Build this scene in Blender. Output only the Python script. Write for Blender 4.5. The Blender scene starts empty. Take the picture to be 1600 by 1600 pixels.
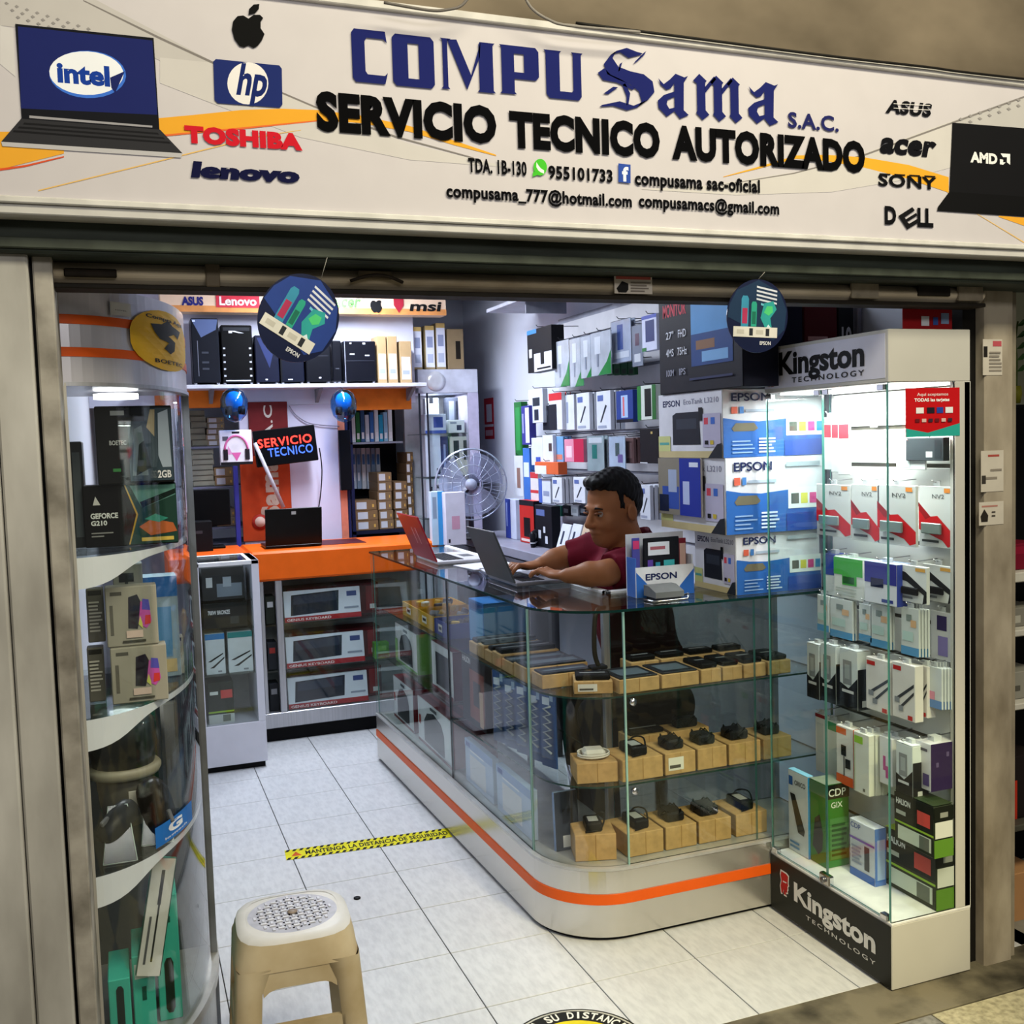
import bpy, bmesh, math, random
import numpy as np
from mathutils import Matrix, Vector
random.seed(7)
SC = bpy.context.scene
COL = SC.collection
# ---------------------------------------------------------------- camera
CAMH = 1.55
FPX = 1619.1
_y, _p, _r = math.radians(20.618), math.radians(3.965), math.radians(-1.777)
_f = Vector((math.sin(_y)*math.cos(_p), math.cos(_y)*math.cos(_p), -math.sin(_p)))
_rt = Vector((math.cos(_y), -math.sin(_y), 0)); _up = _rt.cross(_f)
_R = _rt*math.cos(_r)+_up*math.sin(_r); _U = -_rt*math.sin(_r)+_up*math.cos(_r)
cd = bpy.data.cameras.new('camera'); cam = bpy.data.objects.new('camera', cd); COL.objects.link(cam)
cam.matrix_world = Matrix(((_R.x,_U.x,-_f.x,0),(_R.y,_U.y,-_f.y,0),(_R.z,_U.z,-_f.z,CAMH),(0,0,0,1)))
cd.sensor_width = 36; cd.lens = FPX*36/1600; cd.clip_start = .05; cd.clip_end = 60
SC.camera = cam
# ---------------------------------------------------------------- world, exposure, large lights
W = bpy.data.worlds.new('world'); SC.world = W; W.use_nodes = True
W.node_tree.nodes['Background'].inputs[0].default_value = (1.0, .96, .88, 1)
W.node_tree.nodes['Background'].inputs[1].default_value = .13
SC.view_settings.view_transform = 'Standard'; SC.view_settings.look = 'None'
SC.view_settings.exposure = 0.0; SC.view_settings.gamma = 1; SC.view_settings.use_curve_mapping = False
SC.cycles.transparent_max_bounces = 32; SC.cycles.max_bounces = 6; SC.cycles.diffuse_bounces = 3; SC.cycles.glossy_bounces = 3; SC.cycles.use_denoising = True
SC.cycles.caustics_reflective = False; SC.cycles.caustics_refractive = False
SC.cycles.sample_clamp_indirect = 6
def area(name, loc, size, power, col, rot=(0,0,0), sy=None):
    l = bpy.data.lights.new(name, 'AREA'); l.energy = power; l.color = col; l.size = size
    if sy: l.shape = 'RECTANGLE'; l.size_y = sy
    o = bpy.data.objects.new(name, l); COL.objects.link(o); o.location = loc; o.rotation_euler = rot
    return o
COOL = (.80, .88, 1.0); WARM = (1.0, .92, .68); NEUT = (1, .97, .92)
area('shop_tube_light', (.95, 3.7, 2.54), .16, 17, COOL, sy=1.2)
area('shop_tube_light', (1.15, 5.35, 2.54), .16, 66, COOL, sy=1.3)
area('corridor_tube_light', (1.3, .55, 3.3), 2.6, 78, WARM, rot=(math.radians(22),0,0), sy=.5)
area('corridor_tube_light', (.6, -1.6, 3.0), 3.0, 40, NEUT, rot=(math.radians(50),0,0), sy=.5)
_sl = bpy.data.lights.new('added_floor_spot', 'SPOT'); _sl.energy = 260; _sl.color = (1.0, .86, .45); _sl.spot_size = math.radians(34); _sl.spot_blend = .9; _sl.shadow_soft_size = .12  # unseen spot added to tint the front floor warm yellow
_so = bpy.data.objects.new('added_floor_spot', _sl); COL.objects.link(_so); _so.location = (1.75, .35, 2.45)
_so.rotation_euler = (Vector((1.62, 2.5, 0)) - _so.location).to_track_quat('-Z', 'Y').to_euler()
# ---------------------------------------------------------------- placing helper: the ray through an image pixel meets a plane of chosen position
def at(px, py, X=None, Y=None, Z=None):
    d = _R*((px-800)/FPX) - _U*((py-800)/FPX) + _f
    t = X/d.x if X is not None else Y/d.y if Y is not None else (Z-CAMH)/d.z
    return Vector((d.x*t, d.y*t, CAMH+d.z*t))
# ---------------------------------------------------------------- materials
def lin(h):
    h = h.lstrip('#'); c = [int(h[i:i+2],16)/255 for i in (0,2,4)]
    return tuple(x/12.92 if x <= .04045 else ((x+.055)/1.055)**2.4 for x in c)
_mc = {}
def mat(col, rough=.5, metal=0., noise=.10, scale=14., spec=.15, emit=0., bump=0., stretch=None, dark=None, coat=0.):
    k = (col, rough, metal, noise, scale, spec, emit, bump, stretch, dark, coat)
    if k in _mc: return _mc[k]
    m = bpy.data.materials.new('m_'+col.strip('#')); m.use_nodes = True; nt = m.node_tree; N = nt.nodes
    b = N['Principled BSDF']; c = lin(col)
    b.inputs['Roughness'].default_value = rough; b.inputs['Metallic'].default_value = metal
    b.inputs['Specular IOR Level'].default_value = spec
    if coat: b.inputs['Coat Weight'].default_value = coat
    tc = N.new('ShaderNodeTexCoord'); mp = N.new('ShaderNodeMapping'); nz = N.new('ShaderNodeTexNoise')
    nt.links.new(tc.outputs['Object'], mp.inputs[0]); nt.links.new(mp.outputs[0], nz.inputs['Vector'])
    if stretch: mp.inputs['Scale'].default_value = stretch
    nz.inputs['Scale'].default_value = scale; nz.inputs['Detail'].default_value = 5
    rp = N.new('ShaderNodeValToRGB'); nt.links.new(nz.outputs[0], rp.inputs[0])
    d = lin(dark) if dark else tuple(x*(1-noise*2) for x in c)
    rp.color_ramp.elements[0].position = .32; rp.color_ramp.elements[1].position = .62
    rp.color_ramp.elements[0].color = (*d,1); rp.color_ramp.elements[1].color = (*c,1)
    nt.links.new(rp.outputs[0], b.inputs['Base Color'])
    if emit:
        nt.links.new(rp.outputs[0], b.inputs['Emission Color']); b.inputs['Emission Strength'].default_value = emit
    if bump:
        bp = N.new('ShaderNodeBump'); bp.inputs['Strength'].default_value = bump; bp.inputs['Distance'].default_value = .01
        nt.links.new(nz.outputs[0], bp.inputs['Height']); nt.links.new(bp.outputs[0], b.inputs['Normal'])
    _mc[k] = m; return m
def glassmat(name, tint, gloss=1.0, rough=.02, ior=1.45):
    m = bpy.data.materials.new(name); m.use_nodes = True; nt = m.node_tree; N = nt.nodes; N.clear()
    o = N.new('ShaderNodeOutputMaterial'); mx = N.new('ShaderNodeMixShader'); t = N.new('ShaderNodeBsdfTransparent')
    g = N.new('ShaderNodeBsdfGlossy'); fr = N.new('ShaderNodeLayerWeight'); ml = N.new('ShaderNodeMath'); ml.operation = 'MULTIPLY'
    nz = N.new('ShaderNodeTexNoise'); nz.inputs['Scale'].default_value = 6
    mr = N.new('ShaderNodeMapRange'); mr.inputs['To Min'].default_value = rough*.5; mr.inputs['To Max'].default_value = rough*1.5
    nt.links.new(nz.outputs[0], mr.inputs[0]); nt.links.new(mr.outputs[0], g.inputs['Roughness'])
    fr.inputs['Blend'].default_value = .5; pw = N.new('ShaderNodeMath'); pw.operation = 'POWER'; pw.inputs[1].default_value = 5
    ad = N.new('ShaderNodeMath'); ad.operation = 'MULTIPLY_ADD'; ad.inputs[1].default_value = .95; ad.inputs[2].default_value = .04
    ml.inputs[1].default_value = gloss; ml.use_clamp = True
    t.inputs[0].default_value = (*tint,1)
    nt.links.new(fr.outputs['Facing'], pw.inputs[0]); nt.links.new(pw.outputs[0], ad.inputs[0]); nt.links.new(ad.outputs[0], ml.inputs[0]); nt.links.new(ml.outputs[0], mx.inputs[0])
    nt.links.new(t.outputs[0], mx.inputs[1]); nt.links.new(g.outputs[0], mx.inputs[2]); nt.links.new(mx.outputs[0], o.inputs[0])
    return m
GLASS = glassmat('m_pane', (.955,.985,.975))
CURVG = glassmat('m_curved_pane', (.965,.98,.975), gloss=1.1)
CLEAR = glassmat('m_clear_plastic', (.93,.95,.97), gloss=1.6, rough=.12)
SMOKE = glassmat('m_blue_plastic', (.30,.62,.96), gloss=1.4, rough=.08)
FANP = glassmat('m_fan_plastic', (.62,.66,.80), gloss=1., rough=.25)
_n = FANP.node_tree.nodes; _d = _n.new('ShaderNodeBsdfDiffuse'); _d.inputs[0].default_value = (.42,.45,.62,1); _m = _n.new('ShaderNodeMixShader'); _m.inputs[0].default_value = .45
_o = [x for x in _n if x.type == 'OUTPUT_MATERIAL'][0]; _s = _o.inputs[0].links[0].from_socket; FANP.node_tree.links.new(_s, _m.inputs[1]); FANP.node_tree.links.new(_d.outputs[0], _m.inputs[2]); FANP.node_tree.links.new(_m.outputs[0], _o.inputs[0])
GEDGE = mat('#4d8f86', .15, spec=.8)
WHITE = mat('#e9e9ea', .45, noise=.03); OFFW = mat('#d8d6d0', .5, noise=.05)
ALU = mat('#b9bac0', .34, metal=.75, noise=.08, scale=3, stretch=(40,40,.6))
STEEL = mat('#cfccc5', .24, metal=.8, noise=.012, scale=3, stretch=(30,30,.6))
BLACK = mat('#0b0b0e', .45, noise=.15, spec=.1); DARK = mat('#1c1d22', .45, noise=.1); GREYM = mat('#7d7e83', .5)
ORANGE = mat('#e8641a', .38, noise=.04); KRAFT = mat('#c19c69', .75, noise=.10, scale=40)
CHROME = mat('#d8d8dc', .15, metal=1., noise=.03); NAVY = mat('#1c2460', .5, noise=.05)
# ---------------------------------------------------------------- lettering
_tc = {}
def text_geo(s, bold=0., space=1.):
    k = (s, bold, space)
    if k not in _tc:
        cu = bpy.data.curves.new('t', 'FONT'); cu.body = s; cu.offset = bold; cu.space_character = space; cu.resolution_u = 3
        o = bpy.data.objects.new('t', cu); me = o.to_mesh()
        v = np.array([x.co[:2] for x in me.vertices]); f = [tuple(p.vertices) for p in me.polygons]
        o.to_mesh_clear(); bpy.data.objects.remove(o); bpy.data.curves.remove(cu)
        lo = v.min(0); hi = v.max(0); _tc[k] = ((v-lo)/(hi-lo), f, (hi-lo)[0]/(hi-lo)[1])
    return _tc[k]
# ---------------------------------------------------------------- mesh builder
class MB:
    def __init__(s): s.v=[]; s.f=[]; s.m=[]; s.mats=[]; s.sm=[]
    def mi(s, m):
        if isinstance(m, str): m = mat(m)
        if m not in s.mats: s.mats.append(m)
        return s.mats.index(m)
    def add(s, vs, fs, m, smooth=False):
        n = len(s.v); i = s.mi(m); s.v += [tuple(v) for v in vs]
        for f in fs: s.f.append(tuple(n+a for a in f)); s.m.append(i); s.sm.append(smooth)
        return s
    def box(s, x0,x1,y0,y1,z0,z1, m, ch=0.):
        if x0>x1: x0,x1=x1,x0
        if y0>y1: y0,y1=y1,y0
        if z0>z1: z0,z1=z1,z0
        ch = min(ch, (x1-x0)*.3, (y1-y0)*.3, (z1-z0)*.3)
        if ch <= 0:
            vs=[(x0,y0,z0),(x1,y0,z0),(x1,y1,z0),(x0,y1,z0),(x0,y0,z1),(x1,y0,z1),(x1,y1,z1),(x0,y1,z1)]
            return s.add(vs,[(0,3,2,1),(4,5,6,7),(0,1,5,4),(1,2,6,5),(2,3,7,6),(3,0,4,7)],m)
        bm = bmesh.new(); bmesh.ops.create_cube(bm,size=1)
        for v in bm.verts: v.co = ((x0+x1)/2+v.co.x*(x1-x0),(y0+y1)/2+v.co.y*(y1-y0),(z0+z1)/2+v.co.z*(z1-z0))
        bmesh.ops.bevel(bm,geom=bm.edges[:],offset=ch,segments=1,affect='EDGES')
        bm.verts.ensure_lookup_table()
        s.add([v.co[:] for v in bm.verts],[[v.index for v in f.verts] for f in bm.faces],m); bm.free(); return s
    def quad(s, a,b,c,d, m): return s.add([a,b,c,d],[(0,1,2,3)],m)
    def tube(s, pts, r, m, n=6, caps=True):
        pts=[Vector(p) for p in pts]; vs=[]; fs=[]; L=len(pts); rr = r if isinstance(r,(list,tuple)) else [r]*L
        u=None
        for i,p in enumerate(pts):
            d=(pts[min(i+1,L-1)]-pts[max(i-1,0)]).normalized()
            if u is None: u=d.orthogonal().normalized()
            else: u=(u-d*u.dot(d)); u=u.normalized() if u.length>1e-6 else d.orthogonal().normalized()
            w=d.cross(u)
            for k in range(n):
                a=2*math.pi*k/n; vs.append(p+(u*math.cos(a)+w*math.sin(a))*rr[i])
        for i in range(L-1):
            for k in range(n):
                j=(k+1)%n; fs.append((i*n+k,i*n+j,(i+1)*n+j,(i+1)*n+k))
        if caps: fs.append(tuple(range(n-1,-1,-1))); fs.append(tuple((L-1)*n+k for k in range(n)))
        return s.add(vs,fs,m,True)
    def lathe(s, prof, c, m, n=24, axis='z'):
        vs=[]; fs=[]
        for r,h in prof:
            for k in range(n):
                a=2*math.pi*k/n; p=(r*math.cos(a), r*math.sin(a), h)
                if axis=='y': p=(p[0],p[2],p[1])
                if axis=='x': p=(p[2],p[0],p[1])
                vs.append((c[0]+p[0],c[1]+p[1],c[2]+p[2]))
        for i in range(len(prof)-1):
            for k in range(n):
                j=(k+1)%n; fs.append((i*n+k,i*n+j,(i+1)*n+j,(i+1)*n+k))
        if prof[0][0]>1e-5: fs.append(tuple(range(n-1,-1,-1)))
        if prof[-1][0]>1e-5: fs.append(tuple((len(prof)-1)*n+k for k in range(n)))
        return s.add(vs,fs,m,True)
    def prism(s, poly, fn, a, b, m, smooth=False):
        """polygon extruded from depth a to b; fn(u,v,w)->point"""
        n=len(poly); vs=[fn(u,v,a) for u,v in poly]+[fn(u,v,b) for u,v in poly]
        fs=[tuple(range(n-1,-1,-1)),tuple(range(n,2*n))]
        s.add(vs,fs,m)
        return s.add(vs,[(i,(i+1)%n,n+(i+1)%n,n+i) for i in range(n)],m,smooth)
    def poly(s, pts, m): return s.add(pts,[tuple(range(len(pts)))],m)
    def grid(s, P, m, smooth=True, flip=False):
        """P[i][j] points"""
        a=len(P); b=len(P[0]); vs=[p for r in P for p in r]
        fs=[(i*b+j,i*b+j+1,(i+1)*b+j+1,(i+1)*b+j) for i in range(a-1) for j in range(b-1)]
        return s.add(vs,fs,m,smooth)
    def text(s, t, o, ux, uz, w, h, m, bold=0., space=1., off=(0,0,0)):
        g,f,_=text_geo(t,bold,space); o=Vector(o)+Vector(off); ux=Vector(ux); uz=Vector(uz)
        return s.add([o+ux*(p[0]*w)+uz*(p[1]*h) for p in g],f,m)
    def xf(s, M): s.v=[tuple(M@Vector(v)) for v in s.v]; return s
    def build(s, name, parent=None, loc=None):
        me=bpy.data.meshes.new(name)
        if parent is not None: L=parent.matrix_world.translation if False else Vector(parent['_o'])
        elif loc is not None: L=Vector(loc)
        else:
            a=np.array(s.v); lo=a.min(0); hi=a.max(0); L=Vector(((lo[0]+hi[0])/2,(lo[1]+hi[1])/2,lo[2]))
        me.from_pydata([tuple(Vector(v)-L) for v in s.v],[],s.f)
        for m in s.mats: me.materials.append(m)
        me.polygons.foreach_set('material_index',s.m); me.polygons.foreach_set('use_smooth',s.sm); me.update()
        o=bpy.data.objects.new(name,me); COL.objects.link(o); o['_o']=tuple(L)
        if parent is not None: o.parent=parent
        else: o.location=L
        if parent is not None: pass
        return o
def tag(o, label=None, cat=None, group=None, kind=None):
    if label: o['label']=label
    if cat: o['category']=cat
    if group: o['group']=group
    if kind: o['kind']=kind
    return o
def thing(name, label, cat, loc, group=None):
    o=bpy.data.objects.new(name,None); COL.objects.link(o); o.location=loc; o['_o']=tuple(loc); o.empty_display_size=.05
    return tag(o,label,cat,group)
def struct(o): return tag(o,kind='structure')
ORD=['first','second','third','fourth','fifth','sixth','seventh','eighth','ninth','tenth','eleventh','twelfth']
# ---------------------------------------------------------------- printed cartons and packs
def face_pt(B, f, u, v, e):
    x0,x1,y0,y1,z0,z1=B
    if f=='f': return (x0+(x1-x0)*u, y0-e, z0+(z1-z0)*v)
    if f=='l': return (x0-e, y1+(y0-y1)*u, z0+(z1-z0)*v)
    if f=='r': return (x1+e, y0+(y1-y0)*u, z0+(z1-z0)*v)
    if f=='t': return (x0+(x1-x0)*u, y0+(y1-y0)*v, z1+e)
def decals(mb, B, ds, e0=.0006):
    for k,d in enumerate(ds):
        f,u0,v0,u1,v1,c=d[:6]; e=e0+.00025*k; m=mat(c,.45,noise=.03) if isinstance(c,str) else c
        if len(d)>6 and isinstance(d[6],str):
            o=Vector(face_pt(B,f,u0,v0,e)); ux=Vector(face_pt(B,f,u1,v0,e))-o; uz=Vector(face_pt(B,f,u0,v1,e))-o
            mb.text(d[6],o,ux,uz,1,1,m,bold=d[7] if len(d)>7 else .01)
        elif len(d)>6:   # polygon in face coordinates
            mb.poly([face_pt(B,f,u,v,e) for u,v in d[6]],m)
        else: mb.quad(face_pt(B,f,u0,v0,e),face_pt(B,f,u1,v0,e),face_pt(B,f,u1,v1,e),face_pt(B,f,u0,v1,e),m)
def carton(name, label, cat, B, body, ds=(), group=None, rz=0, parent=None, ch=.002, tilt=None, top=None):
    mb=MB(); m=mat(body,.5,noise=.05) if isinstance(body,str) else body
    x0,x1,y0,y1,z0,z1=B
    B=(min(x0,x1),max(x0,x1),min(y0,y1),max(y0,y1),min(z0,z1),max(z0,z1))
    mb.box(*B,m,ch=ch); decals(mb,B,ds)
    c=Vector(((B[0]+B[1])/2,(B[2]+B[3])/2,B[4]))
    if rz: mb.xf(Matrix.Translation(c)@Matrix.Rotation(math.radians(rz),4,'Z')@Matrix.Translation(-c))
    if tilt: mb.xf(Matrix.Translation(c)@Matrix.Rotation(math.radians(tilt[1]),4,tilt[0])@Matrix.Translation(-c))
    o=mb.build(name,parent)
    return tag(o,label,cat,group) if parent is None else o
def lines(f,u0,v0,u1,v1,n,c,fill=.5):
    """small print: n bars"""
    out=[]; h=(v1-v0)/n
    for i in range(n):
        e=u1-(u1-u0)*random.choice((0,.1,.3,.2)); out.append((f,u0,v0+h*i,e,v0+h*(i+fill),c))
    return out
def boxpx(xl,xc,xr,yb,yt,z,dz=0):
    """corner carton: near vertical edge at xc standing at height z; -X face to xl, -Y face to xr"""
    C=at(xc,yb,Z=z); yf=at(xl,(yb+yt)/2,X=C.x).y; xf=at(xr,(yb+yt)/2,Y=C.y).x
    return (C.x,xf,C.y,yf,z,at(xc,yt,Y=C.y).z)
def fbox(x0,x1,yb,yt,Y,d,z=None):
    a=at(x0,(yb+yt)/2,Y=Y); b=at(x1,(yb+yt)/2,Y=Y); xm=(x0+x1)/2
    z0=at(xm,yb,Y=Y).z if z is None else z
    return (a.x,b.x,Y,Y+d,z0,at(xm,yt,Y=Y).z)
def sbox(x0,x1,yb,yt,X,d,z=None):
    a=at(x0,(yb+yt)/2,X=X); b=at(x1,(yb+yt)/2,X=X); xm=(x0+x1)/2
    z0=at(xm,yb,X=X).z if z is None else z
    return (X,X+d,b.y,a.y,z0,at(xm,yt,X=X).z)
# ================================================================ SETTING
CONC=mat('#857968',.85,noise=.2,scale=3,bump=.35,dark='#5c5346',stretch=(.6,1,1)); CONCL=mat('#c3c1bd',.8,noise=.2,scale=6,bump=.35,dark='#94918c',stretch=(1,1,.35))
TILE=mat('#cbccce',.3,noise=.03,scale=70,stretch=(1,.3,1),dark='#bdbec1'); GROUT='#3c3a38'
mb=MB().box(-.14,2.42,2.279,7.0,-.05,-.004,mat(GROUT,.9)); floor=struct(mb.build('floor'))
TW=.329
t0=None
for i in range(-3,5):
    for j in range(-1,14):
        x0=.861+TW*i; y0=2.608+TW*j
        if t0 is None:
            t0=MB().box(x0+.0016,x0+TW-.0016,y0+.0018,y0+TW-.0018,-.012,0,TILE,ch=.001).build('floor_tile',floor)
            bx,by=x0,y0
        else:
            o=t0.copy(); COL.objects.link(o); o.parent=floor; o.location=(x0-bx,y0-by,0)
sill=struct(MB().box(-.5,3.6,2.10,2.278,-.06,.003,mat('#77705f',.7,noise=.3,scale=7,bump=.35,dark='#36332b'),ch=.003).build('trim_1'))
cor=struct(MB().box(-3,5,-3,2.099,-.06,-.004,mat('#57534b',.9)).build('floor_corridor'))
def terrazzo(c,c2):
    m=mat(c,.4,noise=.15,scale=60,dark=c2); return m
for i in range(-5,5):
    x0=1.93+.6*i
    for j in range(4):
        MB().box(x0+.002,x0+.598,2.098-.6*(j+1)+.002,2.098-.6*j-.002,-.02,0,terrazzo('#b9b194','#8f8870') if (i+j)%2==0 else terrazzo('#8a8883','#6b6965'),ch=.001).build('floor_slab',cor)
wl=struct(MB().box(-.25,-.14,2.30,7.0,-.05,2.66,mat('#cfd0d8',.7,noise=.008)).build('wall_left'))
wr=struct(MB().box(2.31,2.42,2.46,7.0,-.05,2.66,mat('#d4d8e6',.6,noise=.008)).build('wall_right'))
wb=struct(MB().box(-.25,2.42,7.0,7.1,-.05,2.66,mat('#c9ccd6',.7,noise=.01)).build('wall_back'))
ce=struct(MB().box(-.25,2.42,2.30,7.1,2.6,2.7,mat('#d8d8da',.8,noise=.03)).build('ceiling'))
# upper concrete wall behind and above the sign
wu=struct(MB().box(-3,5,2.24,2.40,1.98,4.2,CONC).build('wall_front'))
mb=MB().box(-3,5,-3,2.24,3.45,3.6,mat('#9b8b72',.85,noise=.2,scale=3,bump=.25,dark='#5f5444'),ch=.01); struct(mb.build('ceiling_corridor'))
# left concrete pilaster with its stepped strips and shutter guide
mb=MB().box(-.205,-.139,2.12,2.40,-.02,1.925,CONCL,ch=.004); p=struct(mb.build('wall_front_pilaster'))
MB().box(-.70,-.207,2.10,2.40,-.02,1.925,CONCL,ch=.004).build('pilaster_face',p)
MB().box(-.139,-.133,2.16,2.40,-.02,1.925,BLACK).build('groove',p)
MB().box(-.133,-.099,2.14,2.36,-.02,1.925,mat('#aaa59d',.75,noise=.25,scale=9,bump=.3,dark='#67625a'),ch=.003).build('shutter_guide',p)
# right pilaster
mb=MB().box(2.243,2.345,2.225,2.46,-.02,1.98,mat('#aaa090',.85,noise=.25,scale=7,bump=.3,dark='#766c5d',stretch=(1,1,.5)),ch=.005); p=struct(mb.build('wall_front_pilaster'))
MB().box(2.345,2.372,2.24,2.46,-.02,1.98,mat('#988e7d',.8,noise=.2,scale=6),ch=.003).build('pilaster_edge',p)
MB().box(2.196,2.243,2.26,2.46,-.02,1.98,mat('#171513',.7)).build('shutter_guide',p)
# dark green beam under the sign
mb=MB().box(-3,5,2.10,2.24,1.918,1.985,mat('#3b423c',.55,noise=.25,scale=9,stretch=(.3,1,2),dark='#20241f'),ch=.004); bm_=struct(mb.build('trim_2'))
MB().box(-3,5,2.092,2.10,1.925,1.945,mat('#474d44',.5,noise=.2),ch=.002).build('lip',bm_)
# ================================================================ ROLLER SHUTTER, rolled up
rs=thing('roller_shutter','grimy cream roller shutter rolled up under the dark green beam','shutter',(1.04,2.2,1.85))
SH=mat('#d2c4ac',.65,noise=.3,scale=5,stretch=(.6,2,2),bump=.15,dark='#8c7c64')
prof=[(2.175+.02-.022*math.sin(math.pi*k/10),1.876+.044*k/10) for k in range(11)]+[(2.235,1.92),(2.235,1.876)]
MB().prism(prof,lambda u,v,w:(w,u,v),-.1,2.19,SH).build('slat',rs)
MB().box(-.1,2.19,2.17,2.235,1.866,1.876,mat('#2b2620',.6,noise=.2),ch=.002).build('bottom_rail',rs)
def onsh(px,py): return at(px,py,Y=2.172)
def plate(px0,px1,py0,py1,m,name):
    a=onsh(px0,py1); b=onsh(px1,py0); return MB().box(a.x,b.x,2.168,2.178,a.z,b.z,m,ch=.002).build(name,rs)
RUST=mat('#2b231b',.7,noise=.3)
plate(100,182,421,432,RUST,'latch_slot'); plate(322,342,403,448,mat('#6e6353',.6,noise=.3),'bracket')
a=onsh(546,440); b=onsh(628,440); h=[(a.x+(b.x-a.x)*k/12, 2.165-.012*math.sin(math.pi*k/12), a.z+.012*math.sin(math.pi*k/12)) for k in range(13)]
MB().tube(h,.0035,RUST,6).build('handle',rs)
plate(560,612,424,436,mat('#776a58',.6,noise=.3),'handle_plate')
for (x0,x1,y0,y1,c) in ((1330,1372,432,466,'#a29784'),(1434,1484,430,462,'#2a251f'),(1497,1535,432,470,'#9a8f7d')):
    plate(x0,x1,y0,y1,mat(c,.6,noise=.25),'lock_plate')
# small stickers on the shutter
def flatsign(name,label,cat,x0,x1,y0,y1,Y,body,ds=(),group=None,t=.0015):
    a=at(x0,(y0+y1)/2,Y=Y); b=at(x1,(y0+y1)/2,Y=Y); xm=(x0+x1)/2
    return carton(name,label,cat,(a.x,b.x,Y,Y+t,at(xm,y1,Y=Y).z,at(xm,y0,Y=Y).z),body,ds,group,ch=0)
flatsign('sticker','white paper locksmith sticker with red band on the shutter','sticker',960,1019,428,459,2.166,'#ddd3c8',
  [('f',.04,.72,.96,.95,'#c4625a'),('f',.08,.1,.34,.6,'#1b1a1a',[(.05,.25),(.2,.62),(.36,.5),(.36,.2),(.3,.05),(.1,.05)])]+lines('f',.42,.1,.95,.66,4,'#8a8078'))
# ================================================================ SHOP SIGN (light box)
SY=2.05
S=lambda x,y:at(x,y,Y=SY)
sg=thing('shop_sign','long white light-box sign reading COMPU Sama SERVICIO TECNICO AUTORIZADO','sign',(1.0,2.12,1.978))
PANEL=mat('#bfbabd',.6,noise=.015,emit=.10,spec=.15); FR=mat('#c9c7c4',.4,noise=.06)
zb=S(0,312).z; zt=S(548,12).z
MB().box(-.75,2.75,SY,2.10,zb,zt,PANEL).build('face_panel',sg)
MB().box(-.75,2.75,2.10,2.235,1.99,zt+.02,mat('#a8a6a2',.6)).build('housing',sg)
mb=MB().box(-.76,2.76,SY-.012,SY+.05,zb-.006,zb+.006,mat('#d8d6d2',.4),ch=.002).box(-.76,2.76,SY-.004,SY+.05,zb-.024,zb-.006,FR,ch=.002); mb.build('bottom_frame',sg)
MB().box(-.76,2.76,SY-.012,SY+.05,zt,zt+.016,mat('#cfccc8',.4),ch=.002).build('top_frame',sg)
LV=[0]
def lay(): LV[0]+=1; return SY-.0006-.00003*LV[0]
def spoly(name,px,col,**k):
    y=lay(); m=mat(col,.8,noise=.02,emit=.06,spec=.1,**k) if isinstance(col,str) else col
    pts=[]
    for a,b in px:
        q=S(a,b); pts.append((q.x,y,q.z))
    return MB().poly(pts,m).build(name,sg)
def sribbon(name,rows,col):
    y=lay(); mb=MB(); P=[]
    for x,a,b in rows:
        p=S(x,a); q=S(x,b); P.append([(p.x,y,p.z),(q.x,y,q.z)])
    mb.grid(P,mat(col,.8,noise=.02,emit=.06,spec=.1),False); return mb.build(name,sg)
def stext(name,t,lb,rt,col,bold=.02,space=1.,slant=0.,parent=None,y=None):
    """lb: left-bottom of the ink, rt: (right x, top y at left end)"""
    y=y or lay(); a=S(*lb); r=S(rt[0],lb[1]); t_=S(lb[0],rt[1]); mb=MB()
    mb.text(t,(a.x,y,a.z),(1,0,0),(slant,0,1),r.x-a.x,t_.z-a.z,mat(col,.9,noise=.02,spec=.05),bold,space)
    return mb.build(name,parent or sg)
# printed background waves
spoly('printed_wave',[(0,0),(150,0),(330,95),(480,165),(560,215),(480,200),(330,135),(250,95),(180,60),(0,40)],'#b9b5b3')
spoly('printed_wave',[(250,90),(330,98),(490,168),(640,225),(800,262),(640,250),(470,215),(340,165),(250,130)],'#c3bfbd')
spoly('printed_wave',[(0,40),(20,45),(24,120),(0,100)],'#cbc8c8')
sribbon('printed_line',[(130,0,2),(250,58,62),(330,95,99),(420,135,138),(490,165,168),(620,213,216),(740,246,248)],'#7b7674')
spoly('printed_wave',[(1600,152),(1470,195),(1350,240),(1250,268),(1100,290),(1000,296),(1150,305),(1300,300),(1420,280),(1600,230)],'#c4c0bd')
spoly('printed_wave',[(1600,150),(1487,190),(1487,235),(1600,225)],'#b5b2b0')
sribbon('printed_line',[(1600,150,153),(1470,197,200),(1350,241,244),(1240,270,272),(1120,290,291)],'#7b7674')
sribbon('orange_ribbon',[(-40,212,282),(0,206,265),(100,206,240)],'#e2a233')
sribbon('orange_ribbon',[(235,186,212),(300,180,207),(378,172,200),(440,170,194),(495,172,189),(560,180,192),(640,197,206),(710,220,227),(775,242,244)],'#e0a030')
sribbon('orange_ribbon',[(1130,276,277),(1180,262,265),(1244,243,248),(1292,242,252),(1350,246,262),(1420,258,280),(1482,277,301)],'#dfa22f')
sribbon('orange_ribbon',[(1560,337,339),(1600,340,353),(1640,345,372)],'#e2a233')
sribbon('orange_line',[(60,297,299),(240,253,255),(400,213,215),(470,203,204)],'#dcb36a')
sribbon('orange_line',[(1480,300,301),(1520,330,331),(1600,378,380)],'#dcb36a')
sribbon('red_line',[(-20,266,270),(40,258,261),(100,244,246)],'#d4532e')
sribbon('red_line',[(250,211,214),(380,199,202),(495,188,190)],'#d96a36')
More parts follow.
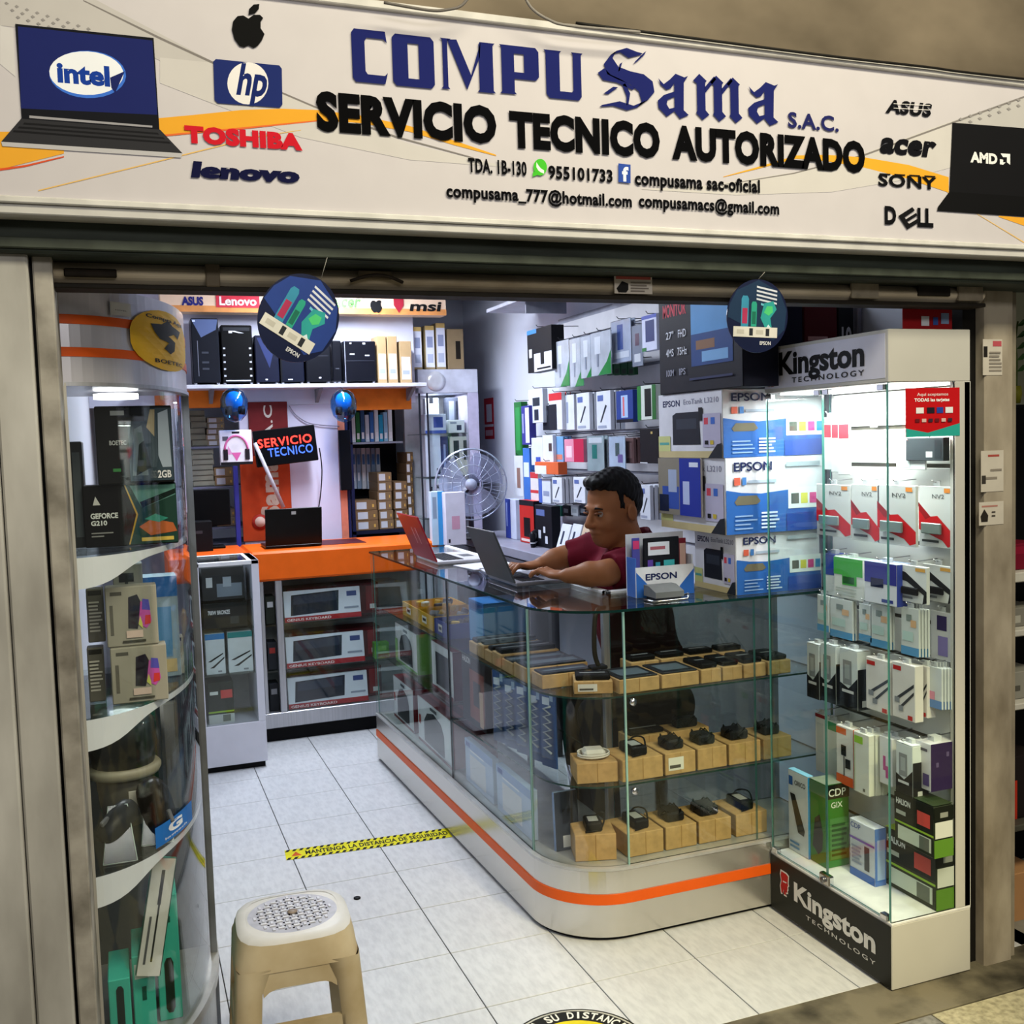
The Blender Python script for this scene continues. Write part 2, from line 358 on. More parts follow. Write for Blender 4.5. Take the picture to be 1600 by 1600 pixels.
for k in range(26):
    x=10+(k%9)*16+(k//9)*9; y=6+(k//9)*11+(k%9)*5
    if y<40+x*.25 and x>(0): 
        spoly('printed_dot',[(x-3,y-1),(x,y-3),(x+4,y),(x,y+2)],'#8f8b8a')
for k in range(14):
    x=1500+(k%7)*15; y=196-(k%7)*5-(k//7)*9
    spoly('printed_dot',[(x-3,y-1),(x,y-3),(x+4,y),(x,y+2)],'#8f8b8a')
# printed laptops
spoly('printed_laptop_body',[(34,185),(250,203),(285,240),(2,222)],'#2f2f33')
spoly('printed_laptop_edge',[(2,222),(285,240),(283,247),(4,229)],'#b5b3b6')
spoly('printed_laptop_lid',[(24,38),(240,60),(249,203),(34,186)],'#15161c')
spoly('printed_laptop_screen',[(28,42),(238,64),(246,180),(33,170)],'#1d2560')
spoly('printed_laptop_hinge',[(46,181),(238,197),(238,200),(46,185)],'#97959a')
for r in range(3): spoly('printed_key_row',[(38-r*8,192+r*6),(246+r*9,208+r*7),(249+r*9,211+r*7),(36-r*8,195+r*6)],'#1a1a1d')
def ell(cx,cy,rx,ry,n=28,t=0): 
    o=[]
    for k in range(n):
        a=2*math.pi*k/n; u=rx*math.cos(a); v=ry*math.sin(a); o.append((cx+u*math.cos(t)-v*math.sin(t),cy+u*math.sin(t)+v*math.cos(t)))
    return o
spoly('intel_ring',ell(137,117,60,37,t=.05),'#3d6fd0'); spoly('intel_oval',ell(135,115,58,34,t=.05),'#e8ebf2')
stext('intel_lettering','intel',(90,130),(172,97),'#1d3f9c',.045)
spoly('intel_tail',[(172,122),(195,112),(180,146),(174,138)],'#1d2560')
spoly('printed_laptop_lid',[(1487,192),(1640,204),(1640,312),(1482,300)],'#131316')
spoly('printed_laptop_body',[(1482,300),(1640,310),(1640,342),(1463,330),(1464,324)],'#0e0e10')
stext('amd_lettering','AMD',(1515,254),(1557,237),'#e6e6e6',.05)
spoly('amd_mark',[(1562,240),(1577,241),(1577,258),(1572,254),(1572,246),(1566,246)],'#e6e6e6')
spoly('amd_mark',[(1561,249),(1566,250),(1566,254),(1570,254),(1566,258),(1561,257)],'#e6e6e6')
# brand marks
AP=[(388,30),(396,24),(406,24),(411,29),(407,35),(407,45),(413,54),(409,64),(402,73),(396,76),(388,72),(381,75),(374,73),(366,62),(362,47),(364,34),(371,26),(380,25)]
spoly('apple_mark',AP,'#0b0b0c'); spoly('apple_leaf',[(388,24),(389,15),(396,8),(405,7),(404,15),(398,22)],'#0b0b0c')
spoly('hp_block',[(333,97),(337,93),(436,103),(440,108),(441,164),(437,169),(340,162),(335,157)],'#1d2a66')
spoly('hp_disc',ell(387,131,32,33),'#dfdcdc')
stext('hp_lettering','hp',(366,164),(411,98),'#1d2a66',.03,slant=.22)
stext('toshiba_lettering','TOSHIBA',(289,224),(472,196),'#c8202f',.07,1.08)
stext('lenovo_lettering','lenovo',(298,278),(466,252),'#16183c',.07,1.05,slant=.2)
stext('asus_lettering','ASUS',(1382,177),(1452,155),'#121216',.05,1.1,slant=.25)
for yy in (162,169): spoly('asus_cut',[(1395,yy),(1452,yy+3),(1452,yy+4),(1395,yy+1)],'#d6d2cf')
stext('acer_lettering','acer',(1372,240),(1458,214),'#131318',.05,1.05,slant=.25)
stext('sony_lettering','SONY',(1371,291),(1462,271),'#111114',.035,1.08)
for x in (1371,1394,1417,1441): spoly('sony_serif',[(x+2,271+(x-1371)*.05),(x+19,272+(x-1371)*.05),(x+19,274+(x-1371)*.05),(x+2,273+(x-1371)*.05)],'#111114')
stext('dell_lettering','D',(1381,351),(1399,322),'#111114',.05); stext('dell_lettering','LL',(1432,355),(1457,325),'#111114',.05)
spoly('dell_slanted_letter',[(1402,338),(1424,324),(1428,329),(1412,340),(1414,343),(1430,333),(1432,337),(1416,347),(1419,350),(1434,341),(1437,346),(1416,359)],'#111114')
# COMPU
def glyphs(name,x0,x1,ytl,ybl,polys,col):
    """unit-box polygons; ytl/ybl: top and bottom at x0"""
    y=lay(); a=S(x0,ybl); t_=S(x0,ytl); r=S(x1,ybl); mb=MB(); m=mat(col,.9,noise=.02,spec=.05)
    for P in polys: mb.poly([(a.x+(r.x-a.x)*u,y,a.z+(t_.z-a.z)*v) for u,v in P],m)
    return mb.build(name,sg)
cz=.22
Cg=[[(0,.08),(.08,0),(.9,0),(.98,.22),(.9,.16),(.42,.16),(.36,.22),(.36,.78),(.42,.85),(.88,.85),(.98,.78),(.94,1),(.08,1),(0,.92)]]
Og=[[(0,.08),(.08,0),(.37,0),(.37,1),(.08,1),(0,.92)],[(.63,0),(.92,0),(1,.08),(1,.92),(.92,1),(.63,1)],[(.37,0),(.63,0),(.63,.16),(.37,.16)],[(.37,.84),(.63,.84),(.63,1),(.37,1)]]
Mg=[[(0,0),(.16,0),(.13,.05),(.13,.95),(.2,1),(0,1),(.04,.95),(.04,.05)],[(.13,.98),(.3,1),(.55,.32),(.47,.02)],[(.47,.02),(.55,.32),(.74,1),(.72,.7)],[(.66,0),(1,0),(.96,.05),(.96,.95),(1,1),(.72,1),(.7,.95),(.7,.05)]]
Pg=[[(0,0),(.42,0),(.37,.05),(.37,1),(0,1),(.05,.95),(.05,.05)],[(.37,.84),(.62,.84),(.62,.46),(.37,.46),(.37,.32),(.92,.32),(1,.4),(1,.92),(.92,1),(.37,1)]]
Ug=[[(0,1),(.45,1),(.4,.95),(.4,.16),(.7,.16),(.74,.2),(.74,.95),(.7,1),(1,1),(.95,.95),(.95,.08),(.88,0),(.13,0),(.05,.08),(.05,.95)]]
for nm,x0,x1,yt,yb,g in (('C',551,607,45,128,Cg),('O',614,679,53,134,Og),('M',689,774,60,139,Mg),('P',781,842,70,146,Pg),('U',850,911,78,153,Ug)):
    glyphs('compu_letter',x0,x1,yt,yb,g,'#1f2562')
# blackletter Sama
def rib(pts,close=False):
    """pts (u,v,w): ribbon quads of width w with a slanted pen"""
    out=[]
    for (a,b,w),(c,d,x) in zip(pts,pts[1:]): out.append([(a-w*.5,b-w*.35),(a+w*.5,b+w*.35),(c+x*.5,d+x*.35),(c-x*.5,d-x*.35)])
    return out
Sg=rib([(.78,.93,.04),(.62,.9,.16),(.45,.96,.12),(.27,.9,.1),(.17,.76,.16),(.25,.62,.2),(.45,.56,.22),(.68,.52,.26),(.84,.42,.26),(.88,.26,.24),(.78,.14,.2),(.55,.05,.12),(.3,.1,.12),(.02,.04,.05)])\
  +rib([(.84,.97,.05),(.74,.86,.16),(.66,.78,.08)])+rib([(.04,.6,.12),(.14,.5,.14),(.36,.46,.08),(.62,.36,.05)])+rib([(.16,.3,.18),(.25,.3,.18)])+rib([(.62,.9,.03),(.4,.75,.05),(.36,.62,.03)])+rib([(.44,.42,.05),(.52,.26,.07),(.5,.1,.04)])
ag=[[(.05,.86),(.22,.74),(.42,.86),(.6,1),(.88,.94),(1,.98),(.86,.82),(.84,.2),(1,.1),(.72,0),(.55,.14),(.55,.78),(.44,.66),(.3,.62),(.12,.72)],
    [(.55,.6),(.22,.5),(.02,.36),(.04,.2),(.3,.02),(.55,.16),(.55,.24),(.38,.2),(.3,.3),(.34,.4),(.55,.48)]]
mg=[]
for k in range(3):
    u=.02+k*.32; mg.append([(u,.84),(u+.12,1),(u+.26,.86),(u+.23,.82),(u+.23,.22),(u+.30,.13),(u+.17,0),(u+.05,.14),(u+.07,.2),(u+.07,.78)])
    if k<2: mg.append([(u+.22,.72),(u+.40,.98),(u+.44,.92),(u+.23,.6)])
glyphs('sama_letter',936,1022,71,170,Sg,'#1f2562'); glyphs('sama_letter',1026,1075,113,183,ag,'#1f2562')
glyphs('sama_letter',1081,1162,115,187,mg,'#1f2562'); glyphs('sama_letter',1167,1215,126,194,ag,'#1f2562')
stext('sac_lettering','S.A.C.',(1230,200),(1309,175),'#23265c',.03,1.05)
# headline and contact lines
for t,lb,rt in (('SERVICIO',(495,206),(775,142)),('TECNICO',(796,232),(1030,173)),('AUTORIZADO',(1049,250),(1350,195))): stext('headline_lettering',t,lb,rt,'#08080a',.06,1.06)
stext('contact_lettering','TDA. 1B-130',(731,270),(822,247),'#0b0b0e',.035,1.05)
stext('contact_lettering','955101733',(856,280),(956,259),'#0b0b0e',.035,1.05)
stext('contact_lettering','compusama sac-oficial',(991,296),(1186,268),'#0b0b0e',.035,1.05)
stext('contact_lettering','compusama_777@hotmail.com',(697,315),(986,287),'#0b0b0e',.035,1.05)
stext('contact_lettering','compusamacs@gmail.com',(997,330),(1216,303),'#0b0b0e',.035,1.05)
spoly('phone_icon',ell(843,262,10.5,13)+[],'#46b830'); spoly('phone_icon_tail',[(832,268),(839,274),(831,277)],'#46b830')
sribbon('phone_handset',[(837,254,262),(840,259,267),(844,264,270),(849,267,272)],'#e6efe4')
spoly('social_icon',[(965,256),(984,258),(984,287),(965,285)],'#2d4a9c'); stext('social_icon_letter','f',(971,284),(981,261),'#e8ecf4',.04)
# cables looping over the sign top
def cable(name,label,pts,r,col,cat='cable'):
    return tag(MB().tube(pts,r,mat(col,.5),6).build(name),label,cat)
def arcpx(P,Y): 
    return [tuple(at(x,y,Y=Y)) for x,y in P]
def smooth(P,n=6):
    P=[Vector(p) for p in P]; out=[]
    for i in range(len(P)-1):
        a=P[max(i-1,0)];b=P[i];c=P[i+1];d=P[min(i+2,len(P)-1)]
        for k in range(n):
            t=k/n; out.append(.5*((2*b)+(c-a)*t+(2*a-5*b+4*c-d)*t*t+(3*b-a-3*c+d)*t**3))
    return out+[P[-1]]
cable('cable','grey cable loop hanging above the sign over the letters MP',smooth(arcpx([(738,-14),(722,8),(700,15),(670,16),(600,4)],2.0)),.003,'#6f6a66')
cable('cable','pale cable loop hanging above the sign over the letters U S',smooth(arcpx([(815,-16),(830,12),(856,30),(890,40),(1000,50)],2.0)),.003,'#8d8883')
cable('cable','thin black cable lying along the right half of the sign top',smooth(arcpx([(900,36),(1100,62),(1300,88),(1450,105),(1500,112),(1640,128)],2.03)),.003,'#1b1917')
# ================================================================ L-SHAPED GLASS COUNTER
def outline(d, inner=True, ya=4.95, xe=2.17, ix=1.5, iy=3.12, n=14):
    pts=[(1.115+d,ya)]; r=.24-d
    for k in range(n+1):
        a=math.pi+math.pi/2*k/n; pts.append((1.405+r*math.cos(a),3.03+r*math.sin(a)))
    pts.append((xe,2.79+d))
    if inner: pts+= [(xe,iy),(ix,iy),(ix,ya)]
    return pts
Zf=lambda u,v,w:(u,v,w)
ZB,Z2,Z1,ZT=.232,.478,.757,1.03
ct=thing('display_counter','L-shaped glass display counter with rounded corner and orange-striped silver base','counter',(1.5,3.6,0))
MB().prism(outline(.012),Zf,0.002,.014,BLACK).build('toe_strip',ct)
MB().prism(outline(0),Zf,.014,ZB-.008,STEEL).build('base',ct)
MB().prism(outline(-.004),Zf,ZB-.008,ZB,mat('#c8c8c8',.35,metal=.5),False).build('base_rim',ct)
o=outline(-.003,False); q=outline(.0,False)
def band(d0,d1,z0,z1,m,name,par,ya=4.95,seg=None):
    a=outline(d0,False,ya); b=outline(d1,False,ya)
    if seg: a=a[seg[0]:seg[1]]; b=b[seg[0]:seg[1]]
    mb=MB(); mb.grid([[(x,y,z0) for x,y in a],[(x,y,z1) for x,y in a]],m); mb.grid([[(x,y,z1) for x,y in b],[(x,y,z0) for x,y in b]],m)
    mb.grid([[(x,y,z1) for x,y in a],[(x,y,z1) for x,y in b]],m,False); mb.grid([[(x,y,z0) for x,y in b],[(x,y,z0) for x,y in a]],m,False)
    return mb.build(name,par)
band(-.004,.002,.118,.150,mat('#dc5a17',.4,noise=.03),'orange_stripe',ct)
def pane(x0,y0,x1,y1,z0,z1,name,par,t=.005,m=None):
    """upright pane along a line, green edges"""
    d=Vector((x1-x0,y1-y0,0)); L=d.length; d.normalize(); n=Vector((-d.y,d.x,0))*t/2
    a=Vector((x0,y0,0)); b=Vector((x1,y1,0)); mb=MB()
    P=[a-n,b-n,b+n,a+n]; vs=[(p.x,p.y,z0) for p in P]+[(p.x,p.y,z1) for p in P]
    mb.add(vs,[(0,1,5,4),(2,3,7,6)],m or GLASS); mb.add(vs,[(4,5,6,7),(0,3,2,1),(1,2,6,5),(3,0,4,7)],GEDGE)
    return mb.build(name,par)
G0=.014
xl=lambda y:1.115+G0
pane(1.115+G0,4.94,1.147+G0,3.835,ZB,ZT-.008,'glass_panel',ct)
pane(1.147+G0,3.83,1.165+G0,3.035,ZB,ZT-.008,'glass_panel',ct)
MB().box(1.158,1.164,3.828,3.838,ZB,ZT-.008,mat('#14201f',.2)).build('joint_edge',ct)
band(G0,G0+.005,ZB,ZT-.008,CURVG,'curved_glass_panel',ct,seg=(1,-1))
for (x,y) in ((1.166+G0,3.03),(1.405,2.79+G0)): MB().box(x-.003,x+.003,y-.003,y+.003,ZB,ZT-.008,mat('#8fb5ae',.15)).build('glass_edge',ct)
pane(1.408,2.79+G0,1.868,2.79+G0,ZB,ZT-.008,'glass_panel',ct)
pane(1.872,2.79+G0,2.165,2.79+G0,ZB,ZT-.008,'glass_panel',ct)
pane(2.165,2.80,2.165,3.115,ZB,ZT-.008,'end_panel',ct)
pane(1.118,4.945,1.495,4.945,ZB,ZT-.008,'end_panel',ct)
SMK=glassmat('m_smoked_pane',(.42,.44,.40),gloss=1.3)
pane(1.51,3.115,2.16,3.115,ZB,ZT-.01,'sliding_door',ct,m=SMK)
mb=MB(); tp=outline(-.004); mb.prism(tp,Zf,ZT-.008,ZT,GLASS); 
n=len(tp); mb.add([(x,y,ZT-.008) for x,y in tp]+[(x,y,ZT+.0002) for x,y in tp],[(i,(i+1)%n,n+(i+1)%n,n+i) for i in range(n)],mat('#123230',.15)); mb.build('glass_top',ct)
SHELFG=glassmat('m_shelf_pane',(.88,.93,.91))
for z in (Z1,Z2):
    ya=4.92 if z==Z1 else 3.80
    sp=outline(.03,ya=ya,xe=2.15,ix=1.47,iy=3.09); mb=MB(); mb.prism(sp,Zf,z-.006,z,SHELFG); n=len(sp)
    mb.add([(x,y,z-.006) for x,y in sp]+[(x,y,z) for x,y in sp],[(i,(i+1)%n,n+(i+1)%n,n+i) for i in range(n)],mat('#24403c',.2)); mb.build('glass_shelf',ct)
MB().box(1.16,1.47,3.86,4.92,.51,.516,SHELFG).build('glass_shelf',ct)
for (x,y) in ((1.49,3.11),(1.49,3.83),(1.49,4.93),(2.155,3.11)): MB().box(x-.012,x+.012,y-.012,y+.012,ZB,ZT-.008,ALU,ch=.003).build('post',ct)
for z in (Z1,Z2): MB().lathe([(.011,-.004),(.011,.004)],(1.43,2.80,z-.018),CHROME,12,'y').build('shelf_clip',ct)
mb=MB().box(1.495,1.52,3.115,4.95,.98,1.035,WHITE,ch=.003).box(1.495,2.17,3.115,3.14,.98,1.035,WHITE,ch=.003); mb.build('inner_frame',ct)
# ================================================================ TALL LIT SHOWCASE ON THE RIGHT
KX0,KX1,KY0,KY1=1.91,2.187,2.222,2.786
kc=thing('glass_showcase','tall white glass showcase with Kingston headers and bright slatwall back','showcase',((KX0+KX1)/2,2.5,0))
CREAM=mat('#c3c1ba',.5,noise=.03,scale=5)
MB().box(KX0,KX1,KY0,KY1,.006,.188,CREAM,ch=.002).build('base',kc)
MB().box(KX0+.01,KX1-.01,KY0+.01,KY1-.01,0,.006,BLACK).build('plinth',kc)
MB().box(KX0,KX1,KY0,KY1,.188,.195,mat('#f0f0ee',.4),ch=.001).build('deck',kc)
MB().box(KX0,KX1,KY0,KY1,1.672,1.812,CREAM,ch=.002).build('header',kc)
bp=MB().box(2.167,KX1,KY0,KY1,.195,1.672,mat('#dcdcd8',.5,noise=.02)).build('back_panel',kc)
bpo=bp
zz=.205; SL=mat('#eeeeea',.4,noise=.02)
sh=(1.672-.205)/13
for k in range(13):
    MB().box(2.158,2.1675,KY0+.045,KY1-.008,zz+sh*k,zz+sh*(k+1)-.012,SL,ch=.001).build('slat',kc)
    MB().box(2.1655,2.1675,KY0+.045,KY1-.008,zz+sh*(k+1)-.012,zz+sh*(k+1),mat('#57534a',.5)).build('groove',kc)
MB().box(2.135,KX1,KY0,KY0+.022,.195,1.672,CREAM,ch=.002).build('front_stile',kc)
pane(KX0+.002,KY0+.006,2.135,KY0+.006,.195,1.672,'front_glass',kc)
pane(KX0+.004,KY0+.012,KX0+.004,2.50,.20,1.668,'glass_door',kc)
pane(KX0+.004,2.505,KX0+.004,KY1-.004,.20,1.668,'glass_door',kc)
pane(KX0+.008,KY1-.004,2.155,KY1-.004,.195,1.672,'end_glass',kc)
for (y,z) in ((2.25,1.66),(2.48,1.66),(2.52,1.66),(2.76,1.66),(2.25,.205),(2.76,.205)): MB().box(KX0-.006,KX0+.012,y-.014,y+.014,z-.008,z+.008,CHROME,ch=.002).build('door_hinge',kc)
MB().box(KX0-.010,KX0+.010,2.478,2.528,.195,.228,CHROME,ch=.004).lathe([(.009,-.004),(.009,.004)],(KX0-.013,2.503,.212),mat('#8a8a8c',.3,metal=1),10,'x').build('door_lock',kc)
led=MB().box(1.95,2.15,2.25,2.76,1.664,1.671,mat('#ffffff',.4,noise=0,emit=3.)).build('led_panel',kc)
area('showcase_led_and_fill',(2.03,2.5,1.655),.16,7.5,(.95,1,.97),sy=.46)
area('showcase_led_and_fill',(1.93,2.27,.93),.02,2.2,(.95,1,.95),rot=(0,math.radians(-90),math.radians(35)),sy=.02) if 0 else None
# Kingston lettering, header and base
def kface(px,py): q=at(px,py,X=KX0-.002); return q
def ktext(name,t,y0,y1,z0,z1,col,bold,par,space=1.,X=None):
    mb=MB(); X=X or KX0-.0022; mb.text(t,(X,y0,z0),(0,-1,0),(0,0,1),y0-y1,z1-z0,mat(col,.6,noise=.02,spec=.2),bold,space); return mb.build(name,par)
hs=MB().box(KX0-.0012,KX0,KY0+.012,KY1-.004,1.684,1.802,mat('#d3d3e2',.5,noise=.02)).build('header_sign',kc)
ktext('kingston_lettering','Kingston',2.705,2.315,1.700,1.792,'#0c0c0e',.035,kc)
ktext('technology_lettering','TECHNOLOGY',2.64,2.315,1.696,1.712,'#0c0c0e',.01,kc,1.35,KX0-.0028)
HEAD=[(.1,0),(.0,.3),(.12,.55),(.02,.8),(.1,1),(.75,1),(1,.93),(.95,.62),(1,.5),(.9,.45),(.93,.33),(.86,.28),(.88,.16),(.6,.12),(.55,.3),(.75,0),(.42,0),(.4,.2),(.25,0)]
def khead(y0,y1,z0,z1,col,par,X,name='head_emblem'):
    return MB().poly([(X,y0+(y1-y0)*u,z0+(z1-z0)*v) for u,v in HEAD],mat(col,.6,noise=.05)).build(name,par)
khead(2.765,2.722,1.690,1.775,'#b23329',kc,KX0-.0022)
for k,(a,b,c,d) in enumerate(((.35,.62,.85,.68),(.55,.74,.95,.78),(.1,.35,.3,.6),(.2,.1,.35,.4))):
    y=lambda u:2.765-.043*u; z=lambda v:1.690+.085*v
    MB().quad((KX0-.0028,y(a),z(b)),(KX0-.0028,y(c),z(b)),(KX0-.0028,y(c),z(d)),(KX0-.0028,y(a),z(d)),mat('#1b0f0e',.6)).build('emblem_line',kc)
bs=MB().box(KX0-.0025,KX0,KY0+.004,KY1-.002,.010,.186,mat('#1b1c16',.45,noise=.05,spec=.25),ch=0).build('base_sign',kc)
ktext('kingston_lettering','Kingston',2.66,2.285,.062,.142,'#e6e4de',.035,kc,1.,KX0-.0034)
ktext('technology_lettering','TECHNOLOGY',2.60,2.285,.047,.060,'#d8d6d0',.01,kc,1.35,KX0-.0036)
khead(2.735,2.685,.075,.155,'#e9e6e1',kc,KX0-.0032,'emblem_outline'); khead(2.730,2.690,.080,.150,'#c02c28',kc,KX0-.0036)
MB().quad((KX0-.004,2.717,.118),(KX0-.004,2.699,.120),(KX0-.004,2.697,.124),(KX0-.004,2.717,.123),mat('#efe9e4',.6)).build('emblem_line',kc)
# ================================================================ CURVED SHOWCASE ON THE LEFT
EC=(-.125,2.86); EA,EB_=.298,.56
def E_(t,d=0): a=math.radians(t); return (EC[0]+(EA-d)*math.cos(a), EC[1]+(EB_-d)*math.sin(a))
def earc(t0,t1,d=0,n=22): return [E_(t0+(t1-t0)*k/n,d) for k in range(n+1)]
ls=thing('curved_showcase','quarter-round glass showcase with silver orange-striped header at the left jamb','showcase',(-.02,2.7,0))
def cwall(t0,t1,d0,d1,z0,z1,m,name,n=22):
    a=earc(t0,t1,d0,n); b=earc(t0,t1,d1,n); mb=MB()
    mb.grid([[(x,y,z0) for x,y in a],[(x,y,z1) for x,y in a]],m); mb.grid([[(x,y,z1) for x,y in b],[(x,y,z0) for x,y in b]],m)
    mb.grid([[(x,y,z1) for x,y in a],[(x,y,z1) for x,y in b]],m,False); mb.grid([[(x,y,z0) for x,y in b],[(x,y,z0) for x,y in a]],m,False); return mb.build(name,ls)
HZ=1.694
sec=lambda d:[(EC[0],EC[1])]+earc(-90,0,d)
hd=MB().prism(sec(0),Zf,HZ,1.89,mat('#d0ced6',.28,metal=.6,noise=.03,scale=2,stretch=(60,60,.3))).build('header',ls)
for z in (1.748,1.814): cwall(-90,0,-.002,.004,z,z+.019,mat('#d9591b',.4,noise=.03),'orange_stripe')
cwall(-90,0,-.004,.01,HZ-.006,HZ+.002,ALU,'header_rim')
cwall(-86,-2,.010,.014,.20,HZ-.006,CURVG,'curved_glass')
MB().prism([E_(-90,-.004),E_(-84,-.004),E_(-84,.016),E_(-90,.016)],Zf,.0,HZ,mat('#b6b3ac',.45,metal=.3,noise=.06)).build('front_post',ls)
MB().prism([E_(-7,-.003),E_(-1,-.003),E_(-1,.016),E_(-7,.016)],Zf,.0,HZ,mat('#93969c',.3,metal=.7)).build('rear_post',ls)
MB().prism(sec(.006),Zf,.0,.19,mat('#a8a7a0',.3,metal=.7,noise=.06)).build('base',ls); cwall(-90,0,-.006,.02,.19,.215,mat('#bdbab2',.35,metal=.5),'base_rim')
MB().prism(sec(.02),Zf,.205,.212,mat('#9fa2a6',.4)).build('deck',ls)
MB().box(-.139,-.127,2.33,2.86,.2,HZ,mat('#5f666a',.25,metal=.5,noise=.03)).build('mirror_back',ls)
MB().box(-.126,.160,2.852,2.858,.21,.98,mat('#414a55',.35,noise=.04)).build('rear_panel',ls)
LZ=[1.337,.994,.655]
for z in LZ:
    MB().prism(sec(.022),Zf,z-.006,z,SHELFG).build('glass_shelf',ls)
    P0=[];P1=[]
    for k in range(25):
        t=-88+84*k/24; u=k/24; x,y=E_(t,.018); h=.012+.055*(1/(1+math.exp((u-.28)*16))); P0.append((x,y,z-.004)); P1.append((x,y,z-.004-h))
    Q0=[(x,y+.004,zz) for x,y,zz in P0]; Q1=[(x,y+.004,zz) for x,y,zz in P1]
    MB().grid([P0,P1],mat('#eceef6',.5,noise=.02),False).grid([Q1,Q0],mat('#eceef6',.5,noise=.02),False).grid([P1,Q1],mat('#eceef6',.5,noise=.02),False).build('shelf_apron',ls)
MB().lathe([(.05,0),(.05,.012)],(.0,2.62,HZ-.019),mat('#ffffff',.4,noise=0,emit=4.),20).build('downlight',ls)
area('showcase_led_and_fill',(.0,2.62,HZ-.024),.09,2.6,(.93,.97,1.0))
area('showcase_led_and_fill',(-.02,2.6,.96),.09,.7,(.93,.97,1.0))  # fill lamp added without a fixture, brightens the lower tiers
# stickers on the header
yl=[E_(t,-.004) for t in (-34,-10)]
def onarc(t,z,d=-.005): x,y=E_(t,d); return (x,y,z)
mb=MB(); SP=[]
for k in range(28):
    a=2*math.pi*k/28; SP.append((.5*math.cos(a)*(1+.12*abs(math.sin(a))),.5*math.sin(a)))

def arcpoly(pts,fn,m,cuts=5):
    bm=bmesh.new(); fc=bm.faces.new([bm.verts.new((u,v,0)) for u,v in pts]); bmesh.ops.triangulate(bm,faces=[fc]); bmesh.ops.subdivide_edges(bm,edges=bm.edges[:],cuts=cuts,use_grid_fill=True)
    bm.verts.index_update(); r=MB(); r.add([fn(v.co.x,v.co.y) for v in bm.verts],[[v.index for v in f.verts] for f in bm.faces],m); bm.free(); return r
mb=arcpoly(SP,lambda u,v:onarc(-37+u*42,1.80+v*.135),mat('#e8b419',.5,noise=.04))

YS=tag(mb.build('yellow_sticker',ls),'yellow rounded sticker with black beast head')
WOLF=[(-.25,.3),(-.1,.34),(.0,.46),(.08,.36),(.25,.3),(.18,.1),(.1,.18),(.0,.1),(.12,0),(.1,-.2),(.02,-.3),(-.08,-.2),(.0,-.05),(-.14,.0),(-.2,.12)]
arcpoly(WOLF,lambda u,v:onarc(-36+u*46,1.802+v*.10,-.0058),mat('#15130e',.6)).build('beast_emblem',YS)
def arctext(t,t0,t1,z0,z1,col,bold,par,name,d=-.0062):
    g,f,_=text_geo(t,bold,1.05); return MB().add([onarc(t0+(t1-t0)*p[0],z0+(z1-z0)*p[1],d) for p in g],f,mat(col,.6)).build(name,par)
arctext('Compra Aqui',-50,-22,1.842,1.853,'#15130e',.03,YS,'lettering'); arctext('BOETEC',-46,-24,1.748,1.757,'#15130e',.02,YS,'lettering')
mb=arcpoly(((-66,1.838),(-57,1.838),(-57,1.866),(-66,1.866)),lambda t,z:onarc(t,z),mat('#c9c8c6',.5))
o=mb.build('silver_label',ls); arctext('NIVEL',-64,-59,1.848,1.850,'#4a4a4a',.02,o,'printed_line')
# ================================================================ GOODS IN THE RIGHT SHOWCASE
def hang(name,label,cat,x0,x1,y0,y1,X,t,body,ds=(),group=None,stack=0,bubble=None,hook=True,tab=True,clear=False):
    """pack hung on the slatwall facing -X; stack>0 copies behind it"""
    B=sbox(x0,x1,y1,y0,X,t); objs=[]
    if B[2]<2.24:
        X=min(X*2.242/B[2],2.152-t-stack*(t+.004)); B=sbox(x0,x1,y1,y0,X,t)
    if B[2]<2.2365: B=(B[0],B[1],2.2365,B[3]+(2.2365-B[2])*.6,B[4],B[5])
    if B[3]>2.775: B=(B[0],B[1],B[2],2.775,B[4],B[5])
    if B[1]+stack*(t+.004)>2.15: B=(2.15-stack*(t+.004)-t,2.15-stack*(t+.004),*B[2:])
    for s in range(stack+1):
        e=thing(name,label if s==0 else '%s behind the %s'%(ORD[s],' '.join(label.replace(',','').split()[:8]+label.replace(',','').split()[-2:]) if len(label.split())>10 else label),cat,((B[0]+B[1])/2+s*(t+.004),(B[2]+B[3])/2,B[4]),group) if bubble else None
        b=(B[0]+s*(t+.004),B[1]+s*(t+.004),B[2],B[3],B[4]-s*.001,B[5]-s*.001)
        mb=MB(); mb.box(*b,CLEAR if clear and not ds else mat(body,.45,noise=.04) if isinstance(body,str) else body,ch=.0015); decals(mb,b,ds)
        if tab:
            ym=(b[2]+b[3])/2; mb.box(b[0]+t*.3,b[0]+t*.6,ym-.012,ym+.012,b[5]-.001,b[5]+.014,mat('#d9dde0',.3))
        if bubble:
            o=mb.build('card',e); u0,v0,u1,v1,bm,bt=bubble
            p=face_pt(b,'l',u0,v0,.002); q=face_pt(b,'l',u1,v1,.002)
            MB().box(b[0]-.002-bt,b[0]-.002,p[1],q[1],p[2],q[2],bm,ch=.004).build('blister',e)
        else:
            o=tag(mb.build(name),label if s==0 else '%s behind the %s'%(ORD[s],' '.join(label.replace(',','').split()[:8]+label.replace(',','').split()[-2:]) if len(label.split())>10 else label),cat,group)
    if hook:
        ym=(B[2]+B[3])/2; z=B[5]+.010
        MB().tube([(2.158,ym,z+.004),(B[0]-.004,ym,z),(B[0]-.014,ym,z+.008)],.0018,CHROME,5).build('hook',kc)
    return B
K='packs on the lit slatwall'
R='#c3141c'
